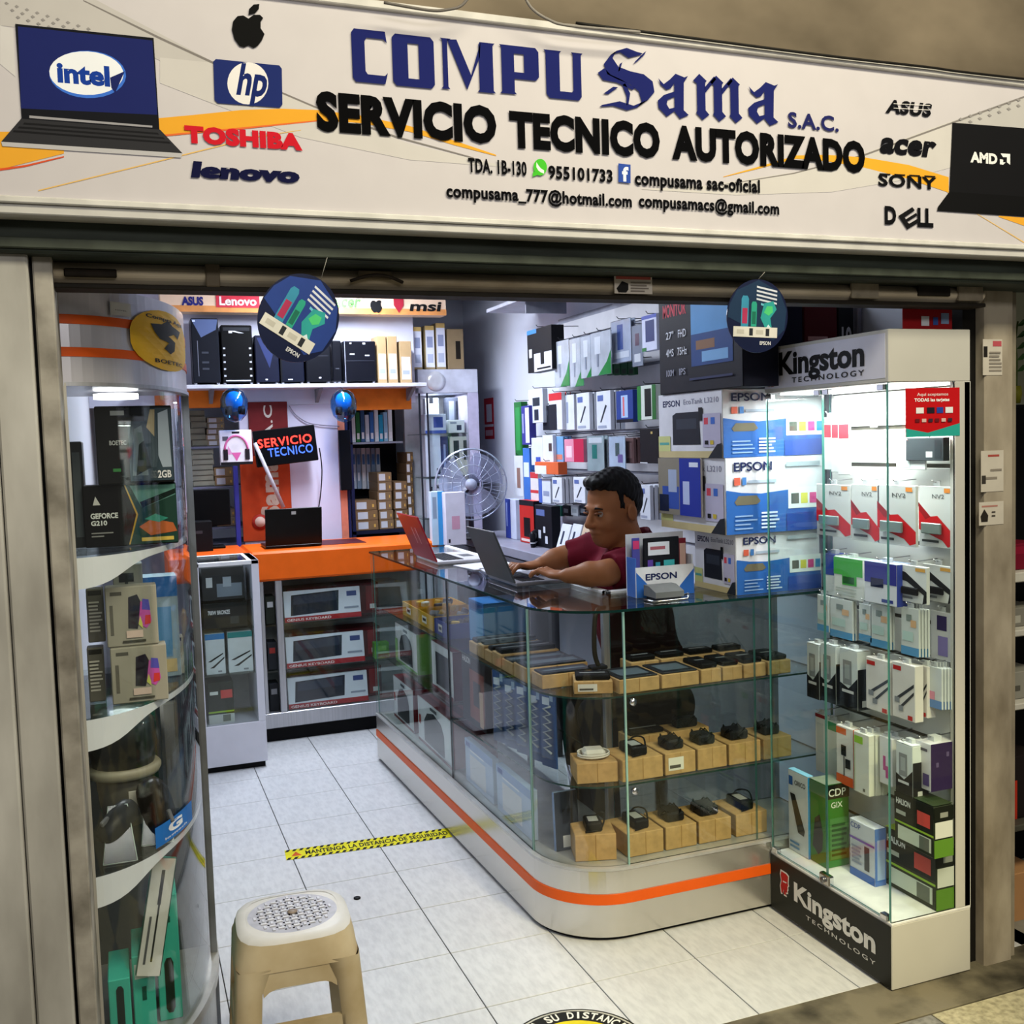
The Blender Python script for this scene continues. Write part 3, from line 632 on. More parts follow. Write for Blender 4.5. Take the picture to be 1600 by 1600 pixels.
# row 1
for i,(x0,x1,y0,y1) in enumerate(((1286,1306,652,734),(1298,1318,651,738),(1309,1328,650,742))):
    hang('memory_card_pack','slim white and red memory pack, %s from the left in the top row'%ORD[i],'pack',x0,x1,y0,y1,2.10-.012*i,.006,'#d7dcda',[('l',.1,.62,.9,.86,'#d63a45'),('l',.1,.90,.9,.98,'#8d9590')],K)
hang('usb_stick_pack','small clear pack hanging alone high on the slatwall','pack',1359,1370,648,668,2.14,.004,'#c9d2d0',[('l',.3,.2,.7,.7,'#8b9692')],K)
hang('drive_pack','dark grey drive pack under the red card-payment sign','pack',1415,1474,684,720,2.08,.02,'#3d4448',[('l',.55,.15,.72,.4,'#b8bcbc'),('l',.78,.1,.95,.9,'#2a3034'),('f',0,0,1,1,'#23282b')],K)
hang('drive_pack','clear pack with white card behind the dark drive pack','pack',1400,1446,696,734,2.12,.006,'#dfe5e2',[('l',.1,.1,.5,.6,'#b9c6c2')],K)
# row 2 red solid-state drive packs
for i,(x0,x1,y0,y1) in enumerate(((1276,1329,757,838),(1330,1374,757,846),(1371,1431,758,852),(1440,1496,760,856))):
    hang('ssd_pack','red and grey solid-state drive blister, %s from the left in the row of four'%ORD[i],'pack',x0,x1,y0,y1,2.085,.010,'#cfd2d0',
     [('l',0,0,0,0,R,[(0,.72),(.35,.50),(.55,.52),(1,.25),(1,.06),(.85,0.02),(.7,.12),(0,.28)]),('l',.0,.72,.5,.40,'#8e0f16',[(0,.72),(.35,.50),(.2,.45),(0,.6)]),('l',.4,.80,.75,.87,'#5b5f60','NV2'),('l',.75,.9,.92,.97,'#e08a3c')]+lines('l',.1,.08,.6,.16,1,'#33373a'),K,
     bubble=(.12,.22,.70,.40,mat('#8fa09c',.2,metal=.4,noise=.1),.008))
# row 3 boxed adapters
hang('adapter_box','blue and white adapter box at the left end of the third showcase row','box',1287,1305,866,930,2.09,.05,'#e6e9e6',[('l',0,.5,1,1,'#27419c'),('t',0,0,1,1,'#2b469f')],K)
hang('adapter_box','bright green topped white adapter box beside the purple one','box',1303,1348,873,936,2.07,.05,'#e8eae4',[('l',0,.58,1,1,'#3fae3a'),('l',.3,.34,.8,.58,'#3fae3a'),('l',.33,.38,.72,.55,'#1e5a26'),('t',0,0,1,1,'#c6e6cf')]+lines('l',.08,.08,.8,.3,3,'#c2c9c0'),K)
hang('adapter_box','purple topped white adapter box between green box and black packs','box',1351,1401,880,944,2.05,.06,'#e6e6ee',[('l',0,.5,1,1,'#2d2f8f'),('l',.2,.4,.6,.62,'#17183c'),('f',0,0,1,1,'#31449f'),('t',0,0,1,1,'#b9c7ea'),('l',.55,.06,.9,.14,'#2f3c8c')],K)
for i,(x0,x1) in enumerate(((1405,1448),(1447,1498))):
    hang('flash_drive_pack','black and white flash drive blister with clear window, %s of the pair'%('left' if i==0 else 'right'),'pack',x0,x1,884,942,2.07,.012,'#e3e4e2',
     [('l',0,0,0,0,'#16171a',[(0,.85),(.25,.8),(1,.35),(1,.05),(.85,.0),(.9,.25),(.3,.55),(0,.6)]),('l',.6,.86,.95,.95,'#dca24a'),('l',.1,.1,.5,.16,'#777b7d')],K,bubble=(.15,.22,.75,.42,BLACK,.008))
# row 4 white card packs
W4=[('l',0,0,1,.18,'#5d9fcf'),('l',.3,.72,.6,.86,'#88938f'),('l',.55,.6,.85,.75,'#e9b98a'),('l',.1,.3,.7,.5,'#c7e0da')]
for i,(x0,x1,y0,y1,st) in enumerate(((1277,1295,930,986,0),(1297,1332,936,997,1),(1342,1362,944,1002,0),(1360,1391,945,1012,1),(1408,1436,950,1024,3))):
    hang('memory_pack','pale blue memory pack, %s from left in fourth row'%ORD[i],'pack',x0,x1,y0,y1,2.07,.007,'#dfe3e0',W4,K,stack=st)
hang('headset_pack','white pack with purple headset print at the right end of the fourth row','pack',1455,1489,956,1032,2.10,.008,'#dcdde2',[('l',.3,.62,.75,.92,'#2c1d5c'),('l',.35,.1,.8,.5,'#8b7fc0')],K)
# row 5
BK=[('l',0,0,0,0,'#17181c',[(0,.42),(.5,.34),(1,.55),(1,0),(0,0)]),('l',.2,.40,.68,.82,'#8e9295'),('l',.3,.5,.58,.75,'#aeb4b6'),('f',0,0,1,.7,'#17181c'),('l',.15,.26,.8,.31,'#d8d8d8'),('f',.3,.05,.6,.16,'#cfcfcf'),('t',0,0,1,1,'#e9eeee')]
for i,(x0,x1,y0,y1) in enumerate(((1257,1280,1006,1090),(1282,1306,1008,1097),(1312,1340,1016,1106))):
    hang('charger_box','black and white charger box, %s from the left in the fifth row'%ORD[i],'box',x0,x1,y0,y1,2.05,.05,'#dfe6e6',BK,K)
for i,(x0,x1,y0,y1) in enumerate(((1353,1390,1030,1112),(1394,1430,1037,1124),(1432,1449,1040,1120))):
    hang('cable_box','white box with red tag and crossed cable print, %s from the left'%ORD[i],'box',x0,x1,y0,y1,2.055 if i<2 else 2.09,.03,'#e9e3df',
     [('l',.05,.86,.4,.94,'#c62a2c'),('l',.1,.3,0,0,'#3a3c44',[(.12,.34),(.2,.30),(.95,.62),(.95,.68)]),('l',.1,.3,0,0,'#3a3c44',[(.3,.2),(.4,.18),(.95,.48),(.95,.54)]),('l',.12,.28,.34,.38,'#8d9097'),('l',.3,.14,.5,.24,'#8d9097'),('l',.7,.02,.9,.1,'#c62a2c')],K)
hang('memory_pack','blister pack with pink dot at right end of fifth row','pack',1447,1474,1042,1106,2.06,.007,'#dfe4e8',[('l',0,0,1,.2,'#6a93cf'),('l',.1,.2,.6,.4,'#e79ab4')],K,stack=4)
# row 6
hang('earphone_pack','white pack with dark red top at the left end of the bottom hook row','pack',1273,1290,1116,1206,2.08,.02,'#e8e8e6',[('l',0,.94,1,1,'#8c2630'),('l',.2,.35,.8,.85,'#cfd3d3')],K)
hang('earphone_pack','white pack with green header behind the orange earphone box','pack',1291,1309,1126,1212,2.09,.02,'#e6ebe6',[('l',.1,.82,.9,.97,'#41a06d')],K)
hang('earphone_pack','white and orange box with black earphones printed on it','box',1307,1333,1136,1226,2.04,.035,'#ebe8e4',[('l',0,.86,.6,.97,'#e4602c'),('f',0,0,1,1,'#d9531f'),('l',0,0,1,.16,'#e4602c'),('l',.3,.5,.6,.68,'#1a1a1c'),('l',.55,.3,.85,.46,'#1a1a1c'),('l',.45,.15,.5,.5,'#1a1a1c')],K)
hang('earphone_pack','white box with lime tab hanging on the bottom hooks','box',1334,1358,1146,1240,2.03,.02,'#e6e8df',[('l',.05,.82,.6,.94,'#8fc93f'),('l',.05,.02,.1,.8,'#b8c7a0'),('l',.6,.05,.75,.1,'#6c7068')],K,stack=2)
hang('earphone_pack','white pack with magenta earbuds next to the black charger box','pack',1374,1394,1152,1226,2.06,.02,'#e6e6ea',[('l',.3,.3,.5,.6,'#c55a97'),('l',.5,.15,.7,.4,'#c55a97')],K,stack=1)
hang('charger_box','black and white charger box hanging lowest beside the purple bulb box','box',1400,1426,1163,1246,2.03,.055,'#dfe6e6',BK,K)
hang('camera_box','white box with deep purple end on the lowest hook at the right','box',1441,1472,1164,1238,2.01,.09,'#e6e4e8',[('f',0,0,1,1,'#33204f'),('f',.2,.5,.3,.6,'#6a5a86'),('f',.6,.7,.7,.8,'#6a5a86'),('l',.1,.55,.35,.7,'#efb25c'),('l',.5,.1,.9,.35,'#5b4a86'),('l',.1,.82,.8,.88,'#55505e')],K)
# boxes on the deck
ZD=.1955
def kbox(name,label,px,body,ds,z=ZD,cat='box'):
    B=boxpx(*px,z); return carton(name,label,cat,B,body,ds,'cartons on the showcase deck'),B
kbox('enclosure_box','tall white and blue drive enclosure box at the left of the deck',(1232,1263,1272,1343,1215),'#e4e9ee',[('l',.15,.2,.8,.75,'#1d2024',[(.1,.72),(.35,.72),(.85,.32),(.8,.25),(.5,.26)]),('l',.05,.82,.25,.93,'#2a62b0'),('l',.35,.84,.9,.9,'#1a1a1c','ORICO'),('f',0,0,1,1,'#1d86c9'),('t',0,0,1,1,'#8fd0f0')]+lines('l',.1,.05,.7,.16,2,'#4a86b8'))
kbox('ups_box','tall green GIX box with black mouse print',(1266,1292,1327,1358,1228),'#2f7d2a',[('l',.1,.15,.8,.6,'#20242a',[(.15,.2),(.3,.55),(.6,.62),(.8,.4),(.75,.2),(.5,.12)]),('f',0,.83,1,1,'#11160f'),('f',.1,.86,.85,.95,'#e9efe4','CDP'),('f',.2,.72,.7,.79,'#eef6e9','GIX'),('f',.15,.1,.9,.6,'#4d8a45'),('l',0,.85,1,1,'#5f7f5a'),('t',0,0,1,1,'#8d9a86')]+lines('f',.2,.14,.85,.56,7,'#23511f'))
B=boxpx(1327,1330,1362,1296,1236,ZD); 
carton('ups_box','green and black box half hidden behind the tall GIX box','box',(B[0],B[1],2.50,2.56,ZD,.40),'#3a8a32',[('f',0,.6,1,1,'#151a12'),('f',.1,.7,.8,.85,'#e6ece0','CDP'),('f',.2,.35,.8,.5,'#dfeeda','GIX')],'cartons on the showcase deck')
kbox('regulator_box','white, blue and purple CDP voltage regulator box',(1328,1367,1384,1386,1296),'#d5dcea',[('l',0,.0,1,.14,'#3c6cc0'),('l',.05,.86,.45,.95,'#2a4a9c','CDP'),('l',.6,.2,.8,.62,'#3a3f4a'),('l',0,.66,1,.7,'#7a58b8'),('f',0,0,1,1,'#4d78c9'),('f',.2,.1,.9,.8,'#9fb8e2')]+lines('l',.1,.25,.5,.6,5,'#8a94b0'))
HAL=[('l',0,.42,1,1,'#191d17'),('l',0,.40,1,.44,'#9cc63a'),('l',.05,.78,.42,.9,'#e9ece6','HALION',.03),('l',.05,.58,.3,.66,'#b9beb4'),('l',.6,.55,.92,.82,'#d8534a'),('l',.1,.08,.95,.36,'#d5dfce'),('l',.65,.08,.9,.34,'#6d7468'),('f',0,0,1,.35,'#5d8a2e'),('f',.05,.38,.95,.7,'#cfd4cc'),('f',0,.72,1,1,'#191d17'),('f',.3,.78,.7,.88,'#8b9088')]
_,b1=kbox('power_supply_box','long black and lime HALION box lying on the deck, lower of two',(1383,1462,1498,1424,1330),'#2b3326',HAL+[('t',0,0,1,1,'#b6d43e')])
kbox('power_supply_box','long black and green HALION box stacked on the lower one',(1398,1459,1489,1342,1262),'#2b3326',HAL+[('t',0,0,1,1,'#33402a')],z=b1[5]+.0006)
# red payment sign on the glass
q=[at(x,643,Y=KY0) for x in (1415,1499)]
zt_,zb_=at(1457,606,Y=KY0).z,at(1457,682,Y=KY0).z
cs=MB(); B=(q[0].x,q[1].x,KY0-.0012,KY0+.0008,zb_,zt_); cs.box(*B,mat('#c4161c',.4,noise=.03))
decals(cs,B,[('f',0,0,0,0,'#2fa79b',[(0,0),(1,0),(1,.26),(.4,.08),(0,.18)]),('f',.2,.82,.78,.9,'#f3dedd','Aqui aceptamos'),('f',.15,.70,.8,.79,'#ffffff','TODAS las tarjetas',.03),('f',.18,.48,.32,.6,'#efefef'),('f',.38,.48,.52,.6,'#23202a'),('f',.56,.48,.68,.6,'#2946a0'),('f',.72,.48,.86,.6,'#e8ecf0')]+[('f',.16+.12*k,.30+.0*(k%2),.24+.12*k,.37,('#6a1a22','#d9b8b0','#3c2a38')[k%3]) for k in range(6)])
tag(cs.build('payment_sign'),'red and teal card payment sign on the showcase glass','sign')
# ================================================================ GOODS IN THE COUNTER
def batt(par,B,kind):
    x0,x1,y0,y1,z0,z1=B; z=z1; cx=(x0+x1)/2; cy=(y0+y1)/2; w=x1-x0; d=y1-y0
    if kind=='battery': MB().box(x0+.006,x1-.006,y0+.012,y1-.02,z,z+.016,BLACK,ch=.004).box(x0+.02,x1-.02,cy-.004,cy+.004,z+.016,z+.0165,mat('#8a8d90',.3)).build('battery',par)
    elif kind=='flat': MB().box(x0+.004,x1-.004,y0+.004,y1-.01,z,z+.006,mat('#23262b',.3),ch=.002).box(x0+.02,x1-.02,y0+.03,y1-.04,z+.006,z+.0064,mat('#5b6670',.3)).build('battery',par)
    elif kind=='adapter':
        MB().box(cx-w*.28,cx+w*.28,cy-d*.3,cy+d*.2,z,z+.032,DARK,ch=.006).build('adapter',par)
        P=[(cx+w*.3*math.cos(a)+.004*math.sin(3*a),cy+d*.28*math.sin(a)-.005,z+.008+.014*(k%3)) for k,a in enumerate([.5*j for j in range(26)])]
        MB().tube(P,.003,BLACK,5).build('cord',par)
    elif kind=='white':
        MB().box(cx-.035,cx+.035,cy-.03,cy+.03,z,z+.03,mat('#e4e2dc',.3),ch=.009).build('adapter',par)
        P=[(cx+.05*math.cos(a),cy+.042*math.sin(a),z+.005+.003*j/8) for j,a in enumerate([.4*j for j in range(40)])]
        MB().tube(P,.003,mat('#dedcd6',.4),5).build('cord',par)
    elif kind=='charger':
        MB().box(cx-w*.2,cx+w*.2,cy-d*.36,cy+d*.3,z,z+.03,BLACK,ch=.005).box(cx-w*.12,cx+w*.12,cy-d*.2,cy+d*.15,z+.03,z+.0305,mat('#b9bcc0',.4)).build('adapter',par)
        MB().tube(smooth([(cx,cy+d*.3,z+.01),(cx+.03,cy+d*.38,z+.03),(cx+.04,cy,z+.04),(cx+.02,cy-d*.3,z+.008),(cx-.03,cy-d*.42,z+.006)]),.003,BLACK,5).build('cord',par)
def kraft(label,B,kind,rz=0,group=None,lab=False):
    x0,x1,y0,y1,z0,z1=B; t=thing('battery_box',label,'box',((x0+x1)/2,(y0+y1)/2,z0),group)
    mb=MB().box(*B,KRAFT,ch=.002); decals(mb,B,[('f',.49,0,.51,1,'#a27c4b')]+([('f',.1,.2,.6,.8,'#e2ded4'),('f',.14,.3,.5,.45,'#55514a')] if lab else [])); mb.build('carton',t)
    batt(t,B,kind); 
    if rz: t.rotation_euler.z=math.radians(rz)
    return t
def row(z,Y,items,h,d,shelf,g):
    for i,(xa,xb,kind,rz,lab) in enumerate(items):
        a=at(xa,1000 if z>.7 else 1200 if z>.4 else 1320,Y=Y).x; b=at(xb,1000 if z>.7 else 1200 if z>.4 else 1320,Y=Y).x
        kraft('kraft box with %s, %s along the %s'%({'battery':'black battery','flat':'flat clear-bagged battery','adapter':'black adapter','white':'white adapter and cable','charger':'black charger'}[kind],ORD[i],shelf),(a+.002,b-.002,Y,Y+d,z+.0008,z+h),kind,rz,g,lab)
row(Z1,2.835,[(965,1030,'flat',0,False),(1032,1092,'flat',0,False),(1094,1127,'battery',0,False),(1128,1160,'battery',0,False),(1161,1197,'battery',0,False),(1199,1236,'battery',0,False)],.045,.15,'top shelf front','boxed batteries in the counter')
row(Z2,2.835,[(972,1037,'charger',0,False),(1039,1088,'adapter',0,True),(1090,1137,'adapter',0,False),(1139,1190,'adapter',0,False),(1193,1238,'adapter',0,False)],.07,.14,'middle shelf front','boxed adapters in the counter')
row(ZB,2.845,[(980,1038,'charger',0,False),(1040,1090,'adapter',0,False),(1092,1144,'adapter',0,False),(1150,1200,'charger',0,False)],.075,.15,'counter floor front','boxed chargers in the counter')
row(Z1,2.995,[(985,1030,'battery',0,False),(1032,1075,'battery',0,False),(1077,1120,'battery',0,False),(1123,1165,'battery',0,False)],.055,.085,'rear line of the top glass shelf','boxed batteries in the counter')
row(Z2,2.985,[(985,1045,'battery',0,False),(1050,1110,'adapter',0,False)],.09,.09,'rear line of the middle shelf','boxed adapters in the counter')
kraft('kraft box with adapter standing at the rounded corner of the top shelf',(1.295,1.415,2.875,2.985,Z1+.0008,Z1+.04),'battery',-22,'boxed batteries in the counter',True)
kraft('kraft box with white adapter at the rounded corner of the middle shelf',(1.285,1.415,2.865,2.985,Z2+.0008,Z2+.065),'white',-14,'boxed adapters in the counter')
kraft('large kraft box with black adapter at the rounded corner of the counter floor',(1.275,1.405,2.865,2.985,ZB+.0008,ZB+.085),'charger',-16,'boxed chargers in the counter')
# left run: box ends facing the aisle
YS_=[3.70,3.60,3.52,3.44,3.34,3.225,3.10]; 
for i in range(6):
    y1=YS_[i]-.004; y0=YS_[i+1]+.004
    kraft('kraft box with %s facing the aisle, %s from the glass joint'%('black battery' if i<4 else 'clear-bagged battery',ORD[i]),(1.20,1.42,y0,y1,Z1+.0008,Z1+.042+.008*(i%2)),'battery' if i<4 else 'flat',0,'battery boxes along the aisle glass')
kraft('kraft box with bagged battery closest to the curved aisle glass',(1.215,1.40,3.005,3.095,Z1+.0008,Z1+.045),'flat',0,'battery boxes along the aisle glass')
# yellow bins and small parts at the rear of the left run
for i,(ya,yb,c) in enumerate(((4.66,4.42,'#d9a520'),(4.40,4.16,'#e0ac1e'),(4.14,3.95,'#2b3f8c'))):
    B=(1.195,1.43,yb,ya,Z1+.0008,Z1+.062); z=B[5]
    t=thing('parts_bin','%s of small parts on the counter top shelf'%('yellow box nearest the orange desk full','second yellow box full','blue box at the glass joint full')[i],'box',((B[0]+B[1])/2,(ya+yb)/2,B[4]),'bins of small parts')
    mb=MB(); m=mat(c,.5); mb.box(B[0],B[1],B[2],B[3],B[4],B[4]+.004,m)
    for q_ in ((B[0],B[0]+.004,B[2],B[3]),(B[1]-.004,B[1],B[2],B[3]),(B[0]+.0041,B[1]-.0041,B[2],B[2]+.004),(B[0]+.0041,B[1]-.0041,B[3]-.004,B[3])): mb.box(*q_,B[4]+.004,B[5],m)
    decals(mb,B,[('l',.3,.25,.6,.75,'#efe9d8'),('l',.35,.4,.55,.6,'#2a2620')]); mb.build('bin',t)
    for k in range(7):
        x=B[0]+.03+random.random()*.16; y=B[2]+.03+random.random()*(B[3]-B[2]-.06); zz_=B[4]+.045+random.random()*.02
        MB().box(x-.022,x+.022,y-.012,y+.012,zz_-.01,zz_+.012,mat(random.choice(['#1c1c1e','#8b8a86','#d7d3c8','#caa02a','#3a2b22','#5a5a60']),.4),ch=.004).xf(Matrix.Translation((x,y,zz_))@Matrix.Rotation(random.random()*3,4,'Z')@Matrix.Rotation(random.random()*.6,4,'X')@Matrix.Translation((-x,-y,-zz_))).build('small_part',t)
SPK=lambda edge:[('l',.08,.1,.92,.86,'#1f2226',[(.2,.1),(.2,.55),(.3,.75),(.5,.85),(.72,.75),(.8,.55),(.8,.1)]),('l',0,0,1,.06,edge),('f',0,0,1,1,edge),('l',.4,.88,.6,.95,'#44484c'),('l',.04,.4,.1,.6,'#b2362e')]
carton('speaker_box','white and green speaker box on the rear counter shelf','box',(1.19,1.40,4.42,4.80,.5168,.70),'#e2e4de',SPK('#7fb55a')+[('t',0,0,1,1,'#3b3e42'),('l',0,.06,.12,.6,'#9bd07a')],'speaker boxes')
carton('speaker_box','white and dark red speaker box beside the glass joint','box',(1.195,1.40,3.90,4.20,.5168,.715),'#dfe2de',[('l',.2,.12,.8,.82,'#1b1d21'),('l',.38,.15,.6,.78,'#30343a'),('t',0,0,1,1,'#7b1f23'),('f',0,0,1,1,'#6c1a1e'),('l',.0,.0,1,.07,'#7b1f23')],'speaker boxes')
for i,(ya,yb) in enumerate(((4.86,4.50),(4.42,3.92))):
    carton('speaker_box','white and dark red speaker box on the counter floor, %s'%('far one' if i==0 else 'near one'),'box',(1.185,1.38,yb,ya,ZB+.0008,ZB+.20),'#dfe4e2',SPK('#7b1f23')+[('t',0,0,1,1,'#6e1c20'),('t',.2,.05,.3,.95,'#a04a48'),('t',.5,.05,.62,.95,'#a04a48')],'speaker boxes')
carton('case_box','large dark HALION box with orange figure print on the middle shelf','box',(1.20,1.45,3.52,3.80,Z2+.0008,.745),'#1a1416',[('l',.06,.86,.4,.95,'#e6e2e0','HALION',.03),('l',.35,.1,.95,.8,'#8a4632'),('l',.5,.3,.8,.65,'#2c2326'),('l',.75,.05,.9,.55,'#c7a27c'),('f',0,0,1,1,'#24181a'),('f',.1,.1,.25,.9,'#cda87a')]+lines('f',.5,.15,.9,.8,7,'#8d8785'))
for i in range(5):
    y=3.42-.085*i; x=1.215+.012*i
    t=thing('cable_pack','blue blister pack of network cable, %s from the dark box'%ORD[i],'pack',(x,y,Z2+.001),'cable packs on the middle shelf')
    B=(x,x+.006,y-.036,y+.036,Z2+.0009,.735-.012*(i%2)); mb=MB().box(*B,mat('#24508f',.45),ch=.001); decals(mb,B,[('l',.1,.8,.6,.9,'#d8e2ee'),('l',.62,.86,.85,.97,'#9fb8d8'),('l',0,.0,1,.12,'#1b3a6c')]); mb.build('card',t)
    b=MB().box(x-.012,x,y-.028,y+.028,Z2+.03,.66,CLEAR,ch=.004).build('blister',t)
    MB().tube([(x-.006,y-.018+.036*(k%2),Z2+.05+.013*k) for k in range(13)],.004,mat('#cfd8e2',.4),5).build('coiled_cable',t)
    t.rotation_euler.z=math.radians(18)
for i,(ya,yb) in enumerate(((3.79,3.47),(3.43,3.10))):
    carton('keyboard_box','pale blue keyboard box on the counter floor, %s'%('behind the glass joint' if i==0 else 'nearer the rounded corner'),'box',(1.20,1.225,yb,ya,ZB+.0008,ZB+.17),'#b9c9e4',[('l',.18,.12,.75,.7,'#dfdde2'),('l',0,.82,1,1,'#8fa7d4'),('l',.05,.85,.2,.95,'#2a4a9c'),('l',.2,.78,.7,.82,'#e9ecf4')],'keyboard boxes in the counter')
carton('keyboard_box','slim dark keyboard box standing on end by the rounded glass','box',(1.24,1.32,2.985,3.0,ZB+.0008,ZB+.19),'#9fb0cc',[('f',0,0,1,1,'#2a2e38'),('f',.3,.45,.75,.7,'#111317'),('f',.3,.05,.75,.25,'#d9dbe0'),('l',0,0,1,1,'#8ea6d2')],tilt=('X',-3))
carton('ink_box','tall blue carton standing behind the batteries in the counter','box',(1.27,1.44,3.72,3.90,Z1+.0008,Z1+.17),'#2b6fb4',[('l',.05,.05,.95,.75,'#6fa6d4'),('l',.1,.8,.9,.95,'#1e4f90'),('f',0,0,1,1,'#3d86c4'),('t',0,0,1,1,'#2a78c4')])
# bent monitor arm standing in the corner of the counter
mb=MB().tube(smooth([(1.47,3.07,.99),(1.42,3.02,.99),(1.405,3.01,.95),(1.40,3.005,.86),(1.41,3.0,.815)],5),.008,mat('#3c372e',.4,metal=.5),8).box(1.385,1.44,2.99,3.03,.803,.815,DARK,ch=.003)
tag(mb.build('stand_arm'),'dark bent stand arm rising from the corner battery box','stand')
# ================================================================ GOODS IN THE CURVED SHOWCASE
z=LZ[0]
t=thing('graphics_card_box','black GEFORCE G210 box with green race car print, lower in the curved showcase','box',(.0,2.6,z))
B=fbox(131,277,856,756,2.50,.06,z+.001)
mb=MB().box(*B,BLACK,ch=.002); GRN='#23443a'
decals(mb,B,[('f',.38,.02,1,.98,GRN),('f',0,0,0,0,'#0b0c0c',[(.37,.02),(.37,.98),(.45,.98),(.56,.5),(.46,.02)]),('f',0,0,0,0,'#c9a13a',[(.44,.98),(.455,.98),(.575,.5),(.475,.02),(.46,.02),(.555,.5)]),('f',0,0,0,0,'#5f9186',[(.5,.97),(.99,.97),(.99,.8),(.62,.6)]),('f',0,0,0,0,'#11221d',[(.6,.7),(.99,.9),(.99,.82),(.62,.6)]),('f',0,0,0,0,'#c46a3a',[(.58,.3),(.72,.42),(.95,.34),(.99,.2),(.7,.15)]),('f',0,0,0,0,'#3fa08c',[(.64,.42),(.76,.5),(.9,.42),(.8,.36)]),('f',.6,.06,.95,.12,'#e0c25a'),('f',.07,.46,.36,.55,'#eef1ee','GEFORCE',.035),('f',.07,.35,.24,.43,'#eef1ee','G210',.035),('f',.1,.68,.16,.78,'#d8d8d4',[(.1,.68),(.13,.82),(.18,.68)]),('f',.07,.22,.3,.24,'#9a9a98'),('f',.07,.17,.2,.19,'#9a9a98')]); mb.build('carton',t)
B2=fbox(150,270,752,634,2.48,.08); z2=B[5]+.001
B2=(B2[0],B2[1],B2[2],B2[3],z2,B2[5])
carton('graphics_card_box','black BOETEC box with figure art stacked on the race car box','box',B2,'#0d0e10',[('f',.42,.03,.99,.97,'#3a4a55'),('f',0,0,0,0,'#6f7f86',[(.45,.1),(.5,.7),(.6,.75),(.66,.1)]),('f',0,0,0,0,'#c9b58e',[(.66,.72),(.72,.95),(.78,.95),(.76,.6)]),('f',0,0,0,0,'#a6b6c6',[(.8,.35),(.82,.9),(.95,.95),(.97,.2),(.85,.2)]),('f',0,0,0,0,'#27312f',[(.5,.1),(.55,.5),(.62,.55),(.7,.2)]),('f',.42,.8,.64,.97,'#15181b'),('f',.17,.5,.39,.56,'#cfd3d4','BOETEC',.02),('f',.2,.88,.38,.94,'#b9bdbe'),('f',.2,.16,.3,.2,'#3f8a4a'),('f',.78,.06,.96,.16,'#e6e8ea','2GB',.03)],tilt=('X',0))
carton('graphics_card_box','narrow dark box beside the BOETEC box against the mirror','box',(-.105,-.078,2.52,2.64,z+.0011,z+.24),'#23272a',[('f',.2,.1,.8,.9,'#4a5257')])
z=LZ[1]
MOUSE=[('f',.1,.86,.32,.92,'#5a5850'),('f',.08,.2,.14,.7,'#6a675e'),('f',0,0,0,0,'#2a2430',[(.42,.3),(.45,.82),(.62,.86),(.72,.66),(.6,.28)]),('f',0,0,0,0,'#c85ab0',[(.62,.36),(.68,.74),(.84,.7),(.88,.4),(.78,.28)]),('f',0,0,0,0,'#5a55b8',[(.7,.6),(.72,.78),(.84,.76),(.86,.58)]),('f',0,0,0,0,'#d8403c',[(.74,.34),(.76,.5),(.86,.5),(.86,.36)]),('f',0,0,0,0,'#d3d86a',[(.62,.36),(.66,.5),(.7,.36),(.7,.28)]),('f',.3,.06,.75,.1,'#4a4840'),('f',.38,.14,.7,.26,'#e2c9bd')]
B=fbox(174,262,1106,1010,2.42,.05,z+.001); carton('mouse_box','grey box with neon colour mouse print, lower of two in the curved showcase','box',B,'#a8a496',MOUSE,'mouse boxes')
b=fbox(165,246,1000,916,2.43,.05,B[5]+.001); carton('mouse_box','grey box with neon colour mouse print, upper of two in the curved showcase','box',b,'#a8a496',MOUSE,'mouse boxes')
BACKP=[('f',.1,.88,.9,.97,'#2f2e2b')]+lines('f',.12,.2,.88,.8,9,'#cfcbc0')
for i,(x0,x1,y0,y1,c) in enumerate(((138,164,1108,1012,'#6f6c64'),(262,288,1080,995,'#b5b1a4'),(136,163,1006,920,'#6b6861'))):
    B_=fbox(x0,x1,y0,y1,2.47 if i!=1 else 2.68,.04,z+.001 if i!=2 else z+.135); carton('accessory_box','%s accessory box with text panel in the curved showcase'%('dark grey lower','pale grey right-hand','dark grey upper')[i],'box',B_,c,BACKP)
B_=fbox(176,222,912,878,2.60,.05,z+.001); B_=(B_[0],B_[1],2.55,2.60,z+.001,B_[5])
carton('accessory_box','tall grey carton with dark window behind the mouse boxes','box',B_,'#8b8b88',[('f',.2,.86,.7,.93,'#20242a'),('f',.4,.7,.5,.86,'#2a2d30')])
carton('accessory_box','blue and white toner carton at the back of the mouse shelf','box',(.03,.115,2.66,2.74,z+.001,z+.25),'#9eb4c4',[('f',0,.8,1,1,'#2f6fb8'),('f',.2,.2,.8,.7,'#5a94c8'),('f',.1,.05,.9,.18,'#d6c08e')])
